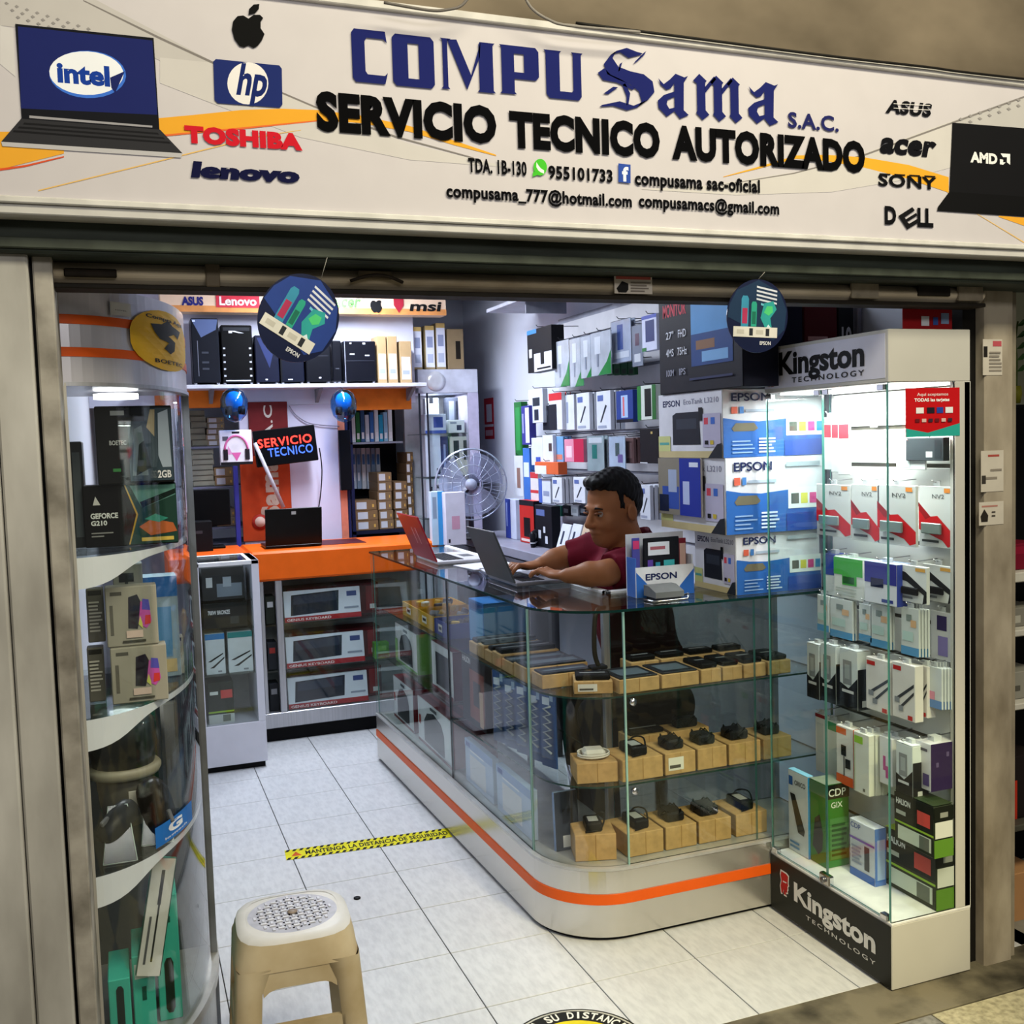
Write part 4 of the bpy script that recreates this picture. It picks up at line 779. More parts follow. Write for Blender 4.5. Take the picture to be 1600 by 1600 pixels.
# third tier: mice on clear stands
z=LZ[2]
def mouse(label,x,y,z,s,rz,col,tilt=0):
    t=thing('computer_mouse',label,'mouse',(x,y,z),'mice on clear stands'); mb=MB(); P=[]
    for i in range(9):
        u=i/8*math.pi; row=[]
        for j in range(13):
            v=j/12*math.pi; r=math.sin(u)**.6; row.append((.032*r*math.cos(v)*s,-.058*math.cos(u)*s,max(0,.038*r*math.sin(v)*s*(1.1-.25*math.cos(u)))))
        P.append(row)
    mb.grid(P,col); mb.poly([P[i][0] for i in range(9)]+[P[i][-1] for i in range(8,-1,-1)],col)
    M=Matrix.Translation((x,y,z+.07))@Matrix.Rotation(math.radians(rz),4,'Z')@Matrix.Rotation(math.radians(tilt),4,'X'); mb.xf(M); mb.build('shell',t)
    MB().box(-.004*s,.004*s,-.045*s,-.02*s,.03*s,.042*s,mat('#6a6c70',.3),ch=.002).xf(M).build('scroll_wheel',t)
    st=MB(); 
    st.add([(x-.035,y-.05,z+.001),(x+.035,y-.05,z+.001),(x+.02,y+.0,z+.115),(x-.02,y+.0,z+.115)],[(0,1,2,3)],CLEAR); st.add([(x-.035,y+.05,z+.001),(x+.035,y+.05,z+.001),(x+.02,y,z+.115),(x-.02,y,z+.115)],[(0,1,2,3)],CLEAR)
    st.tube([(x-.035,y-.05,z+.003),(x-.02,y,z+.115),(x+.02,y,z+.115),(x+.035,y-.05,z+.003),(x-.035,y-.05,z+.003)],.0012,mat('#cfe0da',.1),4); st.build('clear_stand',t)
    return t
mouse('black mouse tilted on a clear stand at the right of the third tier',.035,2.50,z,1.2,30,mat('#25211d',.3),55)
mouse('black mouse lying low at the left of the third tier',-.045,2.42,z,1.0,-40,mat('#22262a',.35),20)
hs_=thing('vr_headset','dark rounded headset with pale strap on the third tier','headset',(-.03,2.64,z))
P=[]
for i in range(13):
    a=math.pi*2*i/12; P.append(a)
mb=MB().lathe([(.0,.095),(.05,.09),(.075,.06),(.08,.0),(.07,-.05),(.0,-.055)],(-.03,2.64,z+.19),mat('#1b211f',.3,coat=.3),18).build('visor',hs_)
MB().lathe([(.082,-.012),(.086,-.004),(.086,.006),(.08,.012)],(-.03,2.64,z+.135),mat('#a89f88',.5),20).build('strap',hs_)
MB().lathe([(.045,0),(.06,.06),(.066,.135)],(-.03,2.64,z+.0008),mat('#5d5a50',.5),16).build('support',hs_)
MB().box(-.022,.016,2.552,2.556,z+.06,z+.1,mat('#d9d5ca',.5)).build('price_tag',hs_)
MB().box(.06,.10,2.66,2.70,z+.001,z+.28,mat('#6d6a62',.4,metal=.4),ch=.008).lathe([(.018,0),(.024,.03),(.0,.04)],(.08,2.68,z+.28),DARK,12).build('webcam_tube')
tag(bpy.data.objects['webcam_tube'],'grey upright canister at the back right of the third tier','canister')
# green pegboard like insert behind
ins=MB().box(-.09,.05,2.74,2.745,z+.001,z+.31,mat('#1e5a49',.4))
B=(-.09,.05,2.74,2.745,z,z+.31); decals(ins,B,[('f',.1+.16*k,.5,.18+.16*k,.98,'#11382e') for k in range(5)]+[('f',.3+.2*k,.2,.42+.2*k,.5,'#0d1210') for k in range(3)])
tag(ins.build('printed_card'),'dark green backing card standing behind the headset','card')
mb=arcpoly(((-58,.668),(-34,.668),(-34,.715),(-58,.715)),lambda t,zz:onarc(t,zz,.006),mat('#1f6fc4',.4)); o=mb.build('blue_sticker',ls); o['label']='blue sticker with white G mark'
g,f,_=text_geo('G',.05); MB().add([onarc(-51+9*p[0],.684+.024*p[1],.0054) for p in g],f,mat('#e9eef6',.5)).build('white_mark',o)
arctext('logitech',-53,-39,.673,.680,'#dfe8f4',.02,o,'lettering',.0054)
# fourth tier: teal keyboard cartons
z=.213; TEAL='#43c2ab'
def teal(label,x,y,w,d,h,rz=0,tilt=None,front='#43c2ab',ds=()):
    return carton('webcam_box',label,'box',(x-w/2,x+w/2,y-d/2,y+d/2,z,z+h),TEAL,[('f',0,0,1,1,front)]+list(ds),'teal cartons',rz=rz,tilt=tilt)
SLOT=[('f',.3,.12,.62,.85,'#14251f',[(.3,.2),(.38,.1),(.55,.1),(.62,.2),(.62,.8),(.55,.88),(.38,.88),(.3,.8)])]
B=fbox(245,281,1588,1398,2.50,.13,z); carton('keyboard_box','teal carton standing upright at the right of the lowest tier','box',B,TEAL,[('f',.5,.78,.66,.83,'#0f5548'),('f',0,0,0,0,'#14251f',[(.3,.10),(.4,.06),(.6,.06),(.7,.1),(.7,.46),(.6,.5),(.4,.5),(.3,.46)])],'teal cartons')
B=fbox(208,243,1600,1492,2.45,.15,z); B=(*B[:4],z,B[5]); carton('keyboard_box','teal carton with white barcode in the middle of the lowest tier','box',B,TEAL,[('f',.1,.72,.75,.9,'#e3e8e4'),('f',.2,.76,.5,.86,'#1b1d1c'),('f',.4,.45,.6,.62,'#0f5548')],'teal cartons')
B=fbox(170,205,1605,1530,2.42,.15,z); B=(*B[:4],z,B[5]); carton('keyboard_box','low teal carton with dark slot at the left of the lowest tier','box',B,TEAL,[('f',0,0,0,0,'#14251f',[(.35,.2),(.45,.15),(.6,.15),(.7,.2),(.7,.85),(.6,.9),(.45,.9),(.35,.85)])],'teal cartons')
t=thing('keyboard_box','white and teal carton leaning on top of the teal cartons','box',(.0,2.47,.36),'teal cartons')
B=(-.028,.022,2.42,2.445,.365,.62); mb=MB().box(*B,mat('#d9d9d2',.5),ch=.001); decals(mb,B,[('f',.45,.6,.6,.9,'#3a3c3c'),('f',.5,.12,.58,.62,'#26292a'),('f',.2,.1,.3,.5,'#55585a'),('t',0,0,1,1,TEAL),('l',0,0,1,1,TEAL),('r',0,0,1,1,TEAL)])
c=Vector((-.003,2.43,.365)); mb.xf(Matrix.Translation(c)@Matrix.Rotation(math.radians(12),4,'Y')@Matrix.Rotation(math.radians(-14),4,'X')@Matrix.Translation(-c)); mb.build('carton',t)
# ================================================================ WHITE LOW CABINET AND REAR ORANGE DESK
wc=thing('display_cabinet','narrow white cabinet with glass box front beside the orange desk','cabinet',(.45,5.25,0))
X0,X1,Y0,Y1=.30,.598,5.07,5.44
zg=at(418,1125,Y=Y0).z; ztc=at(410,874,Y=Y0).z
MB().box(X0,X1,Y0,Y1,.03,zg,mat('#d6d6e0',.5,noise=.02),ch=.003).build('base',wc); MB().box(X0+.01,X1-.01,Y0+.02,Y1,0,.03,BLACK).build('plinth',wc)
MB().box(X1-.035,X1,Y0,Y1,zg,ztc,mat('#d8d8e2',.5,noise=.02),ch=.002).build('side_panel',wc); MB().box(X0,X0+.02,Y0,Y1,zg,ztc,mat('#d8d8e2',.5,noise=.02)).build('side_panel',wc)
MB().box(X0,X1,Y0,Y0+.03,ztc-.02,ztc,WHITE,ch=.002).box(X0,X1,Y1-.03,Y1,ztc-.02,ztc,WHITE,ch=.002).box(X1-.05,X1,Y0+.03,Y1-.03,ztc-.02,ztc,WHITE).build('top_frame',wc)
pane(X0+.02,Y0+.01,X1-.035,Y0+.01,zg,ztc-.02,'front_glass',wc)
MB().box(X0,X1,Y0+.03,Y1-.03,ztc-.006,ztc-.001,GLASS).build('glass_top',wc)
zs=[at(390,y,Y=Y0+.05).z for y in (1048,978,935)]
for zz_ in zs[:3]: MB().box(X0+.02,X1-.036,Y0+.02,Y1-.02,zz_-.006,zz_,SHELFG).build('glass_shelf',wc)
MB().box(X0+.02,X1-.036,Y1-.02,Y1,zg,ztc-.02,mat('#b8bcc0',.4)).build('back',wc)
G='boxes in the white cabinet'
carton('motherboard_box','dark motherboard box with grey hardware print on the top shelf','box',(.335,.53,5.13,5.36,zs[2]+.001,ztc-.03),'#3a3a3c',[('f',.1,.4,.25,.7,'#cfd0d2'),('f',.35,.1,.95,.5,'#7f8894'),('f',.5,.4,.7,.7,'#a8b0ba')],G)
carton('power_supply_box','black 700W BRONZE box in the white cabinet','box',(.335,.54,5.12,5.36,zs[1]+.001,zs[2]-.012),'#1c1f22',[('f',.1,.55,.6,.72,'#e6e6e8','700W BRONZE',.03),('f',.6,.15,.8,.45,'#3a3f44')],G)
for i,(xa,xb) in enumerate(((.335,.425),(.44,.555))):
    z0_=zs[0]+.001; carton('cable_box','white and teal box with black connector print, %s'%('partly hidden left one' if i==0 else 'wider right one'),'box',(xa,xb,5.11,5.25,z0_,zs[1]-.022),'#d9e0e2',[('f',0,.86,1,1,'#2a8a8a' if i else '#2b7fc0'),('f',0,0,0,0,'#15171a',[(.1,.32),(.25,.36),(.9,.52),(.9,.49),(.25,.31)]),('f',0,0,0,0,'#15171a',[(.2,.16),(.4,.22),(.95,.42),(.95,.38),(.4,.16)]),('f',.6,.05,.8,.09,'#8a9096')],G)
carton('power_supply_box','small black and green HALION box on the cabinet floor','box',(.335,.455,5.11,5.30,zg+.001,at(350,1065,Y=5.11).z),'#22281e',[('f',0,0,1,.22,'#c9ceca'),('f',0,.26,1,.30,'#9cbf3c'),('f',.5,.6,.95,.8,'#cf4a44'),('f',.08,.7,.4,.78,'#dfe3dc'),('f',.55,.04,.85,.2,'#6a7062')],G)
# orange desk with glass cabinet below
dk=thing('service_desk','orange-topped service desk with silver-framed glass cabinet at the back','desk',(1.0,5.7,0))
DX0,DX1=.30,1.62; DY=5.47
zo=1.0; ztop=at(420,862,Y=DY).z; zlo=at(430,908,Y=DY).z
MB().box(.605,DX1,DY,5.98,zlo,ztop,ORANGE,ch=.012).build('desk_top',dk); MB().box(.2,.605,DY+.0,5.98,zlo+.02,ztop,mat('#dd5d1c',.4,noise=.04),ch=.012).build('desk_end',dk)
MB().box(.62,DX1,DY+.03,5.95,.0,.075,BLACK).build('plinth',dk)
MB().box(.62,DX1,DY+.005,5.95,.075,.155,ALU,ch=.003).build('base',dk)
MB().box(.62,DX1,5.88,5.95,.155,zlo,mat('#c9cccf',.4)).build('back',dk)
for x in (.655,.735,.75,1.60): MB().box(x-.010,x+.010,DY+.005,DY+.035,.155,zlo,ALU,ch=.003).build('frame_post',dk)
MB().box(.62,.66,DY+.01,5.9,.155,zlo,mat('#3a3d40',.4)).build('side',dk)
pane(.76,DY+.012,1.59,DY+.012,.155,zlo,'front_glass',dk); 
kz=[.155,.375,.62]
for zz_ in kz[1:]: MB().box(.665,1.59,DY+.03,5.87,zz_-.008,zz_,SHELFG).build('glass_shelf',dk)
for i,zz_ in enumerate(kz):
    h=(.165,.155,.20)[2-i] if 0 else .165
    x1=1.20-.01*i
    carton('keyboard_box','white and red keyboard box with black keyboard print on the %s shelf of the desk'%('bottom','middle','top')[i],'box',(.77,x1,5.50,5.535,zz_+.002,zz_+.002+h),'#d7dce6',
      [('f',.0,.0,1,.16,'#a3222a'),('f',0,0,0,0,'#1c2230',[(.08,.2),(.10,.86),(.72,.92),(.70,.26)]),('f',0,0,0,0,'#2f3648',[(.12,.55),(.13,.82),(.69,.87),(.68,.6)]),('f',.82,.7,.95,.86,'#3c4a80'),('f',.78,.3,.97,.36,'#8d93a4'),('f',.03,.03,.6,.11,'#f0e4e4','GENIUS KEYBOARD')],'keyboard boxes under the orange desk',tilt=('X',-8))
for i,zz_ in enumerate(kz): 
    carton('keyboard_box','dark red keyboard carton behind on the %s shelf of the desk'%('bottom','middle','top')[i],'box',(.80,1.30,5.60,5.75,zz_+.002,zz_+.17),'#5c1c22',[('f',.86,.1,.98,.9,'#8c2a30'),('f',.9,.15,.97,.3,'#e6e2e0')],'keyboard cartons behind')
carton('component_box','small green box at the right of the desk middle shelf','box',(1.25,1.33,5.52,5.58,kz[1]+.002,kz[1]+.09),'#57a32a',[('f',.1,.1,.9,.3,'#2a5a16'),('f',.2,.5,.8,.8,'#8fcf5c')])
for i in range(3):
    carton('component_box','dark component carton in the side bay of the desk, %s'%('bottom','middle','top')[i],'box',(.675,.725,5.52,5.62,kz[i]+.002,kz[i]+.15),('#23262b','#2a2d33','#2b3028')[i],[('f',.2,.6,.8,.8,('#8b8d92','#a33a36','#c2c6c8')[i])],'cartons in the side bay')
# ================================================================ REAR PARTITION, SHELF AND STOCK
PY=6.12
pt=MB(); a=at(378,740,Y=PY).x; b=at(533,740,Y=PY).x; zsf=at(470,600,Y=5.95).z
pt=struct(MB().box(a,b,PY,PY+.05,0,zsf-.111,mat('#cfcbe2',.55,noise=.015)).build('wall_partition'))
MB().box(-.139,1.70,PY,PY+.05,zsf-.11,2.6,mat('#c9c9dc',.6,noise=.015)).build('upper_panel',pt)
MB().box(.2,a-.002,PY-.006,PY+.05,at(330,637,Y=PY).z,at(330,606,Y=PY).z,mat('#d97322',.45)).build('orange_fascia',pt)
MB().box(b+.03,at(642,620,Y=PY).x,PY-.006,PY+.05,at(600,640,Y=PY).z,at(600,606,Y=PY).z,mat('#d97322',.45)).build('orange_fascia',pt)
MB().box(b-.01,b+.03,PY-.01,PY+.06,.9,zsf-.11,mat('#d9836a',.5)).build('orange_edge',pt)
MB().box(b+.035,b+.05,PY-.0,PY+.05,.9,zsf-.13,mat('#222a55',.5)).build('blue_post',pt); x=at(371,790,Y=PY).x
MB().box(x-.012,x+.012,PY,PY+.05,.9,at(371,728,Y=PY).z,mat('#3d3f9c',.5)).build('blue_post',pt)
sh_=thing('wall_shelf','long white shelf carrying computer towers above the orange desk','shelf',(1.0,6.0,zsf-.02)); MB().box(.15,1.72,5.93,PY-.001,zsf-.022,zsf,mat('#c6c6d2',.5),ch=.003).build('board',sh_)
for x in (.5,1.1,1.65): MB().prism([(5.95,zsf-.0225),(PY-.001,zsf-.0225),(PY-.001,zsf-.10)],lambda u,v,w:(w,u,v),x-.01,x+.01,GREYM).build('bracket',sh_)
# logo band
zl0=at(500,490,Y=6.0).z; zl1=zl0+.14; xr_=at(697,480,Y=6.0).x
lb=thing('logo_band','peach sign band with computer brand logos over the tower shelf','sign',(1.0,6.05,zl0))
MB().box(.25,xr_,6.0,PY-.001,zl0,zl1,mat('#e9c9ae',.5,noise=.02,emit=.05),ch=.003).build('band',lb); MB().box(.25,xr_,5.998,6.0,zl0,zl0+.035,mat('#df9658',.5)).build('lower_stripe',lb)
def ltext(name,t,x0,x1,y0,y1,col,bold=.03,slant=0,Y=5.9955,par=None):
    p=at(x0,y1,Y=Y); q=at(x1,y1,Y=Y); r=at(x0,y0,Y=Y); return MB().text(t,(p.x,Y,p.z),(1,0,0),(slant,0,1),q.x-p.x,r.z-p.z,mat(col,.6),bold).build(name,par or lb)
ltext('asus_lettering','ASUS',284,318,463,477,'#26287a',.05); 
p=at(338,480,Y=5.996); q=at(405,461,Y=5.996); MB().box(p.x,q.x,5.996,5.998,p.z,q.z,mat('#d2394a',.5)).build('lenovo_block',lb); ltext('lenovo_lettering','Lenovo',343,401,463,477,'#f3e6e6',.03,Y=5.9945)
ltext('acer_lettering','acer',522,562,466,480,'#57b04c',.03,.2)
C=at(588,479,Y=5.995); MB().poly([(C.x+(u-388)*.0014,5.995,C.z-(v-50)*.0014) for u,v in AP],mat('#141416',.6)).build('apple_mark',lb)
C=at(623,477,Y=5.995); MB().poly([(C.x+u,5.995,C.z+v) for u,v in ((-.03,.05),(.03,.05),(.03,0),(0,-.045),(-.03,0))],mat('#a8283a',.6)).build('msi_shield',lb)
ltext('msi_lettering','msi',640,688,471,486,'#151517',.03,.2)
# computer towers
def tower(label,x0,x1,y0,front,ds,depth=.15,Y=5.945,rz=0,group='computer towers on the wall shelf'):
    p=at(x0,560,Y=Y).x; q=at(x1,560,Y=Y).x; z1=at((x0+x1)/2,y0,Y=Y).z
    t=thing('computer_tower',label,'computer',((p+q)/2,Y+depth/2,zsf+.001),group)
    B=(p+.002,q-.002,Y,Y+depth,zsf+.012,z1); mb=MB().box(*B,mat(front,.35,noise=.05,spec=.12),ch=.005); decals(mb,B,ds); mb.build('case',t)
    for x in (p+.015,q-.015): MB().lathe([(.008,0),(.008,.012)],(x,Y+.02,zsf+.001),mat('#c9cbd4',.3),8).build('foot',t)
    return t
tower('dark tower with blue-grey angled upper front at the left end',300,344,497,'#181a22',[('f',0,0,0,0,'#56648c',[(.02,.98),(.98,.98),(.9,.82),(.35,.70)]),('f',.2,.1,.22,.65,'#7d8090'),('f',.35,.2,.6,.23,'#3c3f4a'),('f',.35,.3,.6,.33,'#3c3f4a'),('f',.35,.45,.6,.48,'#3c3f4a'),('f',.06,.94,.16,.97,'#c8d4ec')])
t=tower('glossy black tower with painted highlights at its edges, second from the left',346,396,508,'#08080a',[('f',.25,.86,.75,.93,'#d6d8de','K',.03),('f',.08,.9,.92,.96,'#2b2c31'),('f',.1,.02,.9,.04,'#cfd1d6')]+[('f',.05,.1+.12*k,.12,.13+.12*k,'#b9bbc4') for k in range(5)]+[('f',.88,.1+.12*k,.95,.13+.12*k,'#b9bbc4') for k in range(5)])  # pale bars along the edges paint in the highlights of plastic wrap
tower('navy black tower with a slanted face, third from the left',398,436,524,'#15182a',[('f',0,0,0,0,'#27305a',[(.1,.95),(.95,.95),(.6,.3)]),('f',.4,.04,.5,.07,'#d8dae0')])
tower('short rounded black tower half behind the round hanging sign',437,475,538,'#101322',[('f',.3,.05,.5,.08,'#d8dae0'),('f',0,.0,.06,1,'#05060a')])
tower('plain black tower right of the round hanging sign',477,517,530,'#0c0d14',[('f',.5,.08,.6,.11,'#e2e4ea'),('f',.1,.6,.9,.62,'#23252e')])
tower('slim black tower next to the widest tower',519,534,532,'#0d0e15',[('f',.3,.3,.7,.33,'#3b3d46')])
tower('wide black tower with bright drive buttons beside the kraft cartons',536,588,533,'#0e0f17',[('f',.04,.0,.06,1,'#8d90a0'),('f',.2,.93,.26,.96,'#dfe2ea'),('f',.6,.92,.68,.96,'#dfe2ea'),('f',.2,.66,.34,.69,'#c6c8d2'),('f',.66,.63,.8,.66,'#c6c8d2'),('f',.05,.5,.95,.52,'#262833')])
CL=[('f',.12,.08,.88,.62,'#d7d9e6'),('f',.2,.2,.8,.3,'#9aa0b8'),('f',.3,.45,.7,.55,'#b9bdd0')]
for i,(x0,x1,y0) in enumerate(((590,604,525),(606,621,525),(625,643,533))):
    p=at(x0,560,Y=5.95).x;q=at(x1,560,Y=5.95).x; carton('laptop_carton','slim kraft carton with white label on the tower shelf, %s of three'%ORD[i],'box',(p,q,5.95,6.10,zsf+.001,at((x0+x1)/2,y0,Y=5.95).z),'#a98d68',CL,'kraft cartons on the tower shelf')
# blue headphone domes hanging under the shelf
for i,(cx,cy) in enumerate(((366,633),(537,634))):
    C=at(cx,cy,Y=5.86); t=thing('headphone_dome','blue clear dome holding headphones, %s the orange desk'%('hanging over the left of' if i==0 else 'hanging over the right of'),'headphones',(C.x,C.y,C.z-.09),'blue headphone domes')
    pr_=[(.0,-.095),(.035,-.085),(.062,-.055),(.075,-.01),(.074,.03),(.058,.068),(.03,.088),(.0,.093)]
    MB().lathe(pr_,tuple(C),SMOKE,20).build('dome',t)
    MB().lathe([(r*.62,h*.6+.02) for r,h in pr_],tuple(C),mat('#2f9fe0',.25,noise=.15),16).build('insert',t)
    for s in (-1,1): MB().lathe([(.0,-.02),(.022,-.016),(.024,.016),(.0,.02)],(C.x+s*.035,C.y-.03,C.z-.03),BLACK,12,'x').build('ear_cushion',t)
    MB().tube([(C.x,C.y,C.z+.09),(C.x,C.y+.02,zsf-.03),(C.x,5.935,zsf-.023)],.002,BLACK,4).build('hanger',t)
# red vertical signboard with letters
z0_,z1_=at(415,852,Y=PY).z,at(415,628,Y=PY).z; p=at(392,740,Y=PY).x; q=at(453,740,Y=PY).x
vs=thing('vertical_signboard','tall red and orange signboard with silver letters reading upwards','sign',((p+q)/2,PY-.012,.985))
zm=at(415,712,Y=PY).z
MB().box(p,q,PY-.012,PY-.001,zm,z1_,mat('#6e1f22',.5),ch=.002).build('upper_board',vs); MB().box(p-.06,q,PY-.012,PY-.001,1.014,zm,mat('#b5421f',.5),ch=.002).build('lower_board',vs)
def vtext(t,x0,x1,z0,z1,col,Y,bold,name):  # reading upwards
    return MB().text(t,(x1,Y,z0),(0,0,1),(-1,0,0),z1-z0,x1-x0,mat(col,.35,metal=.3),bold,1.1).build(name,vs)
vtext('S.A.C',p+.085,p+.135,zm+.02,z1_-.02,'#d8cfc6',PY-.0135,.02,'sac_letters'); vtext('Sama',p+.045,p+.155,1.14,zm-.02,'#cbb9a8',PY-.0135,.05,'sama_letters')
C=at(412,815,Y=PY-.014); MB().lathe([(.045,-.003),(.045,.003)],(C.x-.02,PY-.016,C.z),mat('#b9362a',.5),18,'y').lathe([(.03,-.004),(.03,.004)],(C.x-.02,PY-.017,C.z),mat('#e3c6b8',.5),18,'y').build('round_badge',vs)
# LED sign
ld=thing('led_sign','black LED sign reading SERVICIO in red and TECNICO in blue','sign',tuple(at(446,725,Y=5.98)))
p=at(397,700,Y=5.99); q=at(494,700,Y=5.99); zc=at(446,696,Y=5.99).z; B=(p.x,q.x,5.97,6.0,zc-.105,zc+.1); M=Matrix.Translation(((p.x+q.x)/2,5.98,zc))@Matrix.Rotation(math.radians(-5),4,'Y')@Matrix.Translation((-(p.x+q.x)/2,-5.98,-zc))
MB().box(*B,mat('#08080c',.3),ch=.004).xf(M).build('housing',ld)
def ledtext(t,u0,u1,v0,v1,col,e):
    o=Vector(face_pt(B,'f',u0,v0,.001)); ux=Vector(face_pt(B,'f',u1,v0,.001))-o; uz=Vector(face_pt(B,'f',u0,v1,.001))-o; mb=MB(); mb.text(t,o,ux,uz,1,1,mat(col,.4,noise=0,emit=e),.012,1.1); mb.xf(M); mb.build('led_lettering',ld)
ledtext('SERVICIO',.06,.93,.52,.76,'#ff2a22',5.); ledtext('TECNICO',.2,.93,.24,.48,'#3f63e0',1.2)
cable('cable','thin black cable running from the LED sign down to the laptop',smooth([tuple(at(x,y,Y=yy)) for x,y,yy in ((499,700,6.0),(503,735,6.03),(500,780,6.03),(492,820,6.0),(487,843,5.93))]),.0035,'#26252e')
cable('cable','thin cable sagging along the white partition above the LED sign',smooth([tuple(at(x,y,Y=6.105)) for x,y in ((452,634),(462,648),(480,660),(500,664),(530,666))]),.003,'#8b879a')
pb=thing('headphone_box','white and pink headphone box hanging left of the LED sign','box',tuple(at(368,727,Y=5.92)),None)
B=fbox(344,394,726,672,5.90,.05); mb=MB().box(*B,mat('#e3dbe4',.5),ch=.002); decals(mb,B,[('f',0,0,1,.08,'#17151a'),('f',.38,.9,.62,.96,'#1a181d'),('f',0,0,0,0,'#d28fb8',[(.2,.3),(.25,.55),(.38,.3)]),('f',0,0,0,0,'#cf5f9c',[(.35,.35),(.65,.35),(.5,.1)]),('f',.08,.7,.26,.82,'#5a5560')]); mb.build('carton',pb)
arc=[face_pt(B,'f',.5+.36*math.cos(a),.42+.42*math.sin(a),.003) for a in [math.pi*k/14 for k in range(15)]]; MB().tube(arc,.006,mat('#d26a9e',.4),5).build('printed_headband',pb)
for s in (.16,.84): MB().box(face_pt(B,'f',s-.07,.2,0)[0],face_pt(B,'f',s+.07,.2,0)[0],5.892,5.899,face_pt(B,'f',s,.14,0)[2],face_pt(B,'f',s,.45,0)[2],mat('#221d22',.4),ch=.003).build('printed_cushion',pb)
a_=at(398,692,Y=5.955); b_=at(443,793,Y=5.955)
tag(MB().tube([a_,b_],.011,mat('#b9b6c0',.4,noise=.1,scale=60),10).build('cardboard_tube'),'pale tube leaning from the LED sign down behind the black laptop','tube')
# laptops
def laptop(name,label,hx,hy,z,w,d,rz,ang,lid,deck,lidmark=None,scr='#2a3038'):
    """hinge centre at (hx,hy); deck extends local -y; lid opens back; rz turns it"""
    t=thing(name,label,'laptop',(hx,hy,z)); M=Matrix.Translation((hx,hy,z))@Matrix.Rotation(math.radians(rz),4,'Z')
    MB().box(-w/2,w/2,-d,0,.002,.016,deck,ch=.003).xf(M).build('base',t)
    kb=MB()
    for r in range(5):
        for c in range(12): kb.box(-w*.42+c*w*.07,-w*.42+c*w*.07+w*.06,-d*.22-r*d*.085,-d*.22-r*d*.085+d*.07,.016,.0178,BLACK)
    kb.xf(M).build('keyboard',t); MB().box(-w*.14,w*.14,-d*.93,-d*.7,.016,.0164,mat('#55575c',.4)).xf(M).build('touchpad',t)
    L=M@Matrix.Translation((0,0,.016))@Matrix.Rotation(math.radians(-(ang-90)),4,'X')
    MB().box(-w/2,w/2,0,.007,0,d*.96,lid,ch=.003).xf(L).build('lid',t)
    MB().quad((-w*.47,-.0006,d*.06),(w*.47,-.0006,d*.06),(w*.47,-.0006,d*.92),(-w*.47,-.0006,d*.92),mat(scr,.2,noise=.05)).xf(L).build('screen',t)
    if lidmark: lidmark(L,t,w,d)
    return t
ztd=ztop+.001
def hpm(L,t,w,d): MB().box(-.012,.012,.007,.0078,d*.80,d*.88,mat('#d6d8da',.3,metal=.6)).xf(L).build('badge',t)
C=at(446,848,Z=ztd); laptop('laptop','black laptop with open lid turned away on the orange desk',C.x,5.60,ztd,.30,.21,180,100,mat('#0b0b0d',.3,spec=.15),mat('#17181b',.3),hpm)
MB().box(.88,1.22,5.56,5.80,ztop,ztop+.0006,mat('#5a1a24',.5)) 
tag(MB().box(.95,1.25,5.62,5.90,ztop+.0005,ztop+.003,mat('#4a1720',.5),ch=.001).build('desk_mat'),'dark red mat lying on the orange desk','mat')
bt=thing('desktop_monitor','black monitor and tower standing at the left end of the orange desk','monitor',(.45,5.8,ztd))
B=fbox(301,360,822,765,5.86,.03); MB().box(*B,mat('#0a0a0c',.3,spec=.15),ch=.004).build('screen',bt); MB().box(B[0]+.05,B[0]+.08,5.88,5.91,ztd+.01,B[4]+.02,BLACK).build('neck',bt); MB().box(B[0]-.02,B[0]+.16,5.82,5.95,ztd,ztd+.012,BLACK,ch=.003).build('foot',bt)
carton('device_box','black box standing in front of the dark monitor on the orange desk','box',fbox(301,332,852,815,5.70,.12,ztd),'#101013',[('f',.1,.6,.5,.7,'#3a3a3e')])
# stock room shelves behind the partition
sk=thing('stock_shelf','steel stock shelf seen through the left opening','shelf',(.5,6.5,0))
SY_=6.36
zz3=[at(335,y,Y=SY_).z for y in (850,824,760,697)]
for zq in zz3: MB().box(.22,.78,SY_,SY_+.4,zq-.012,zq,mat('#7d7f96',.5)).build('shelf_board',sk)
for x in (.24,.76): MB().box(x-.012,x+.012,SY_,SY_+.02,0,2.0,mat('#3a3f8c',.5)).build('upright',sk)
g='cartons in the left stock opening'
def stock(x0,x1,yb,yt,n,Y,col,lab,place,lc='#d9dae2',g=g,d=.25,z=None):
    B=fbox(x0,x1,yb,yt,Y,d,z); h=(B[5]-B[4])/n
    for i in range(n):
        j=random.uniform(-.006,.006)
        carton('stock_carton','%s, %s'%(lab,('%s from the bottom'%ORD[i]) if n>1 else place) if n<=1 else '%s %s, %s from the bottom'%(lab,place,ORD[i]),'box',(B[0]+j,B[1]+j,Y+abs(j),Y+d,B[4]+h*i+.0006,B[4]+h*(i+1)-.0006),col,[('f',.1,.15,.55,.85,lc),('f',.8,.3,.88,.6,'#e2b45a')] if lc else [('f',.05,.1,.95,.2,'#4c4a44')],g)
stock(298,322,696,641,6,SY_+.02,'#8d8a78','olive flat carton','in the upper left stack',None,z=zz3[3]+.001)
stock(323,350,696,652,5,SY_+.02,'#a4937c','white-labelled carton','in the upper stack',z=zz3[3]+.001)
stock(300,334,759,702,7,SY_+.02,'#989584','pale flat carton','in the middle stack',None,z=zz3[2]+.001)
stock(336,366,759,730,2,SY_+.02,'#9b7f5c','kraft carton','beside the blue upright',z=zz3[2]+.001)
stock(338,368,822,795,2,SY_+.02,'#9a8a74','printer carton','on the lower board',z=zz3[1]+.001)
stock(302,334,822,780,2,SY_+.02,'#26262b','black device carton','on the lower board',None,z=zz3[1]+.001)
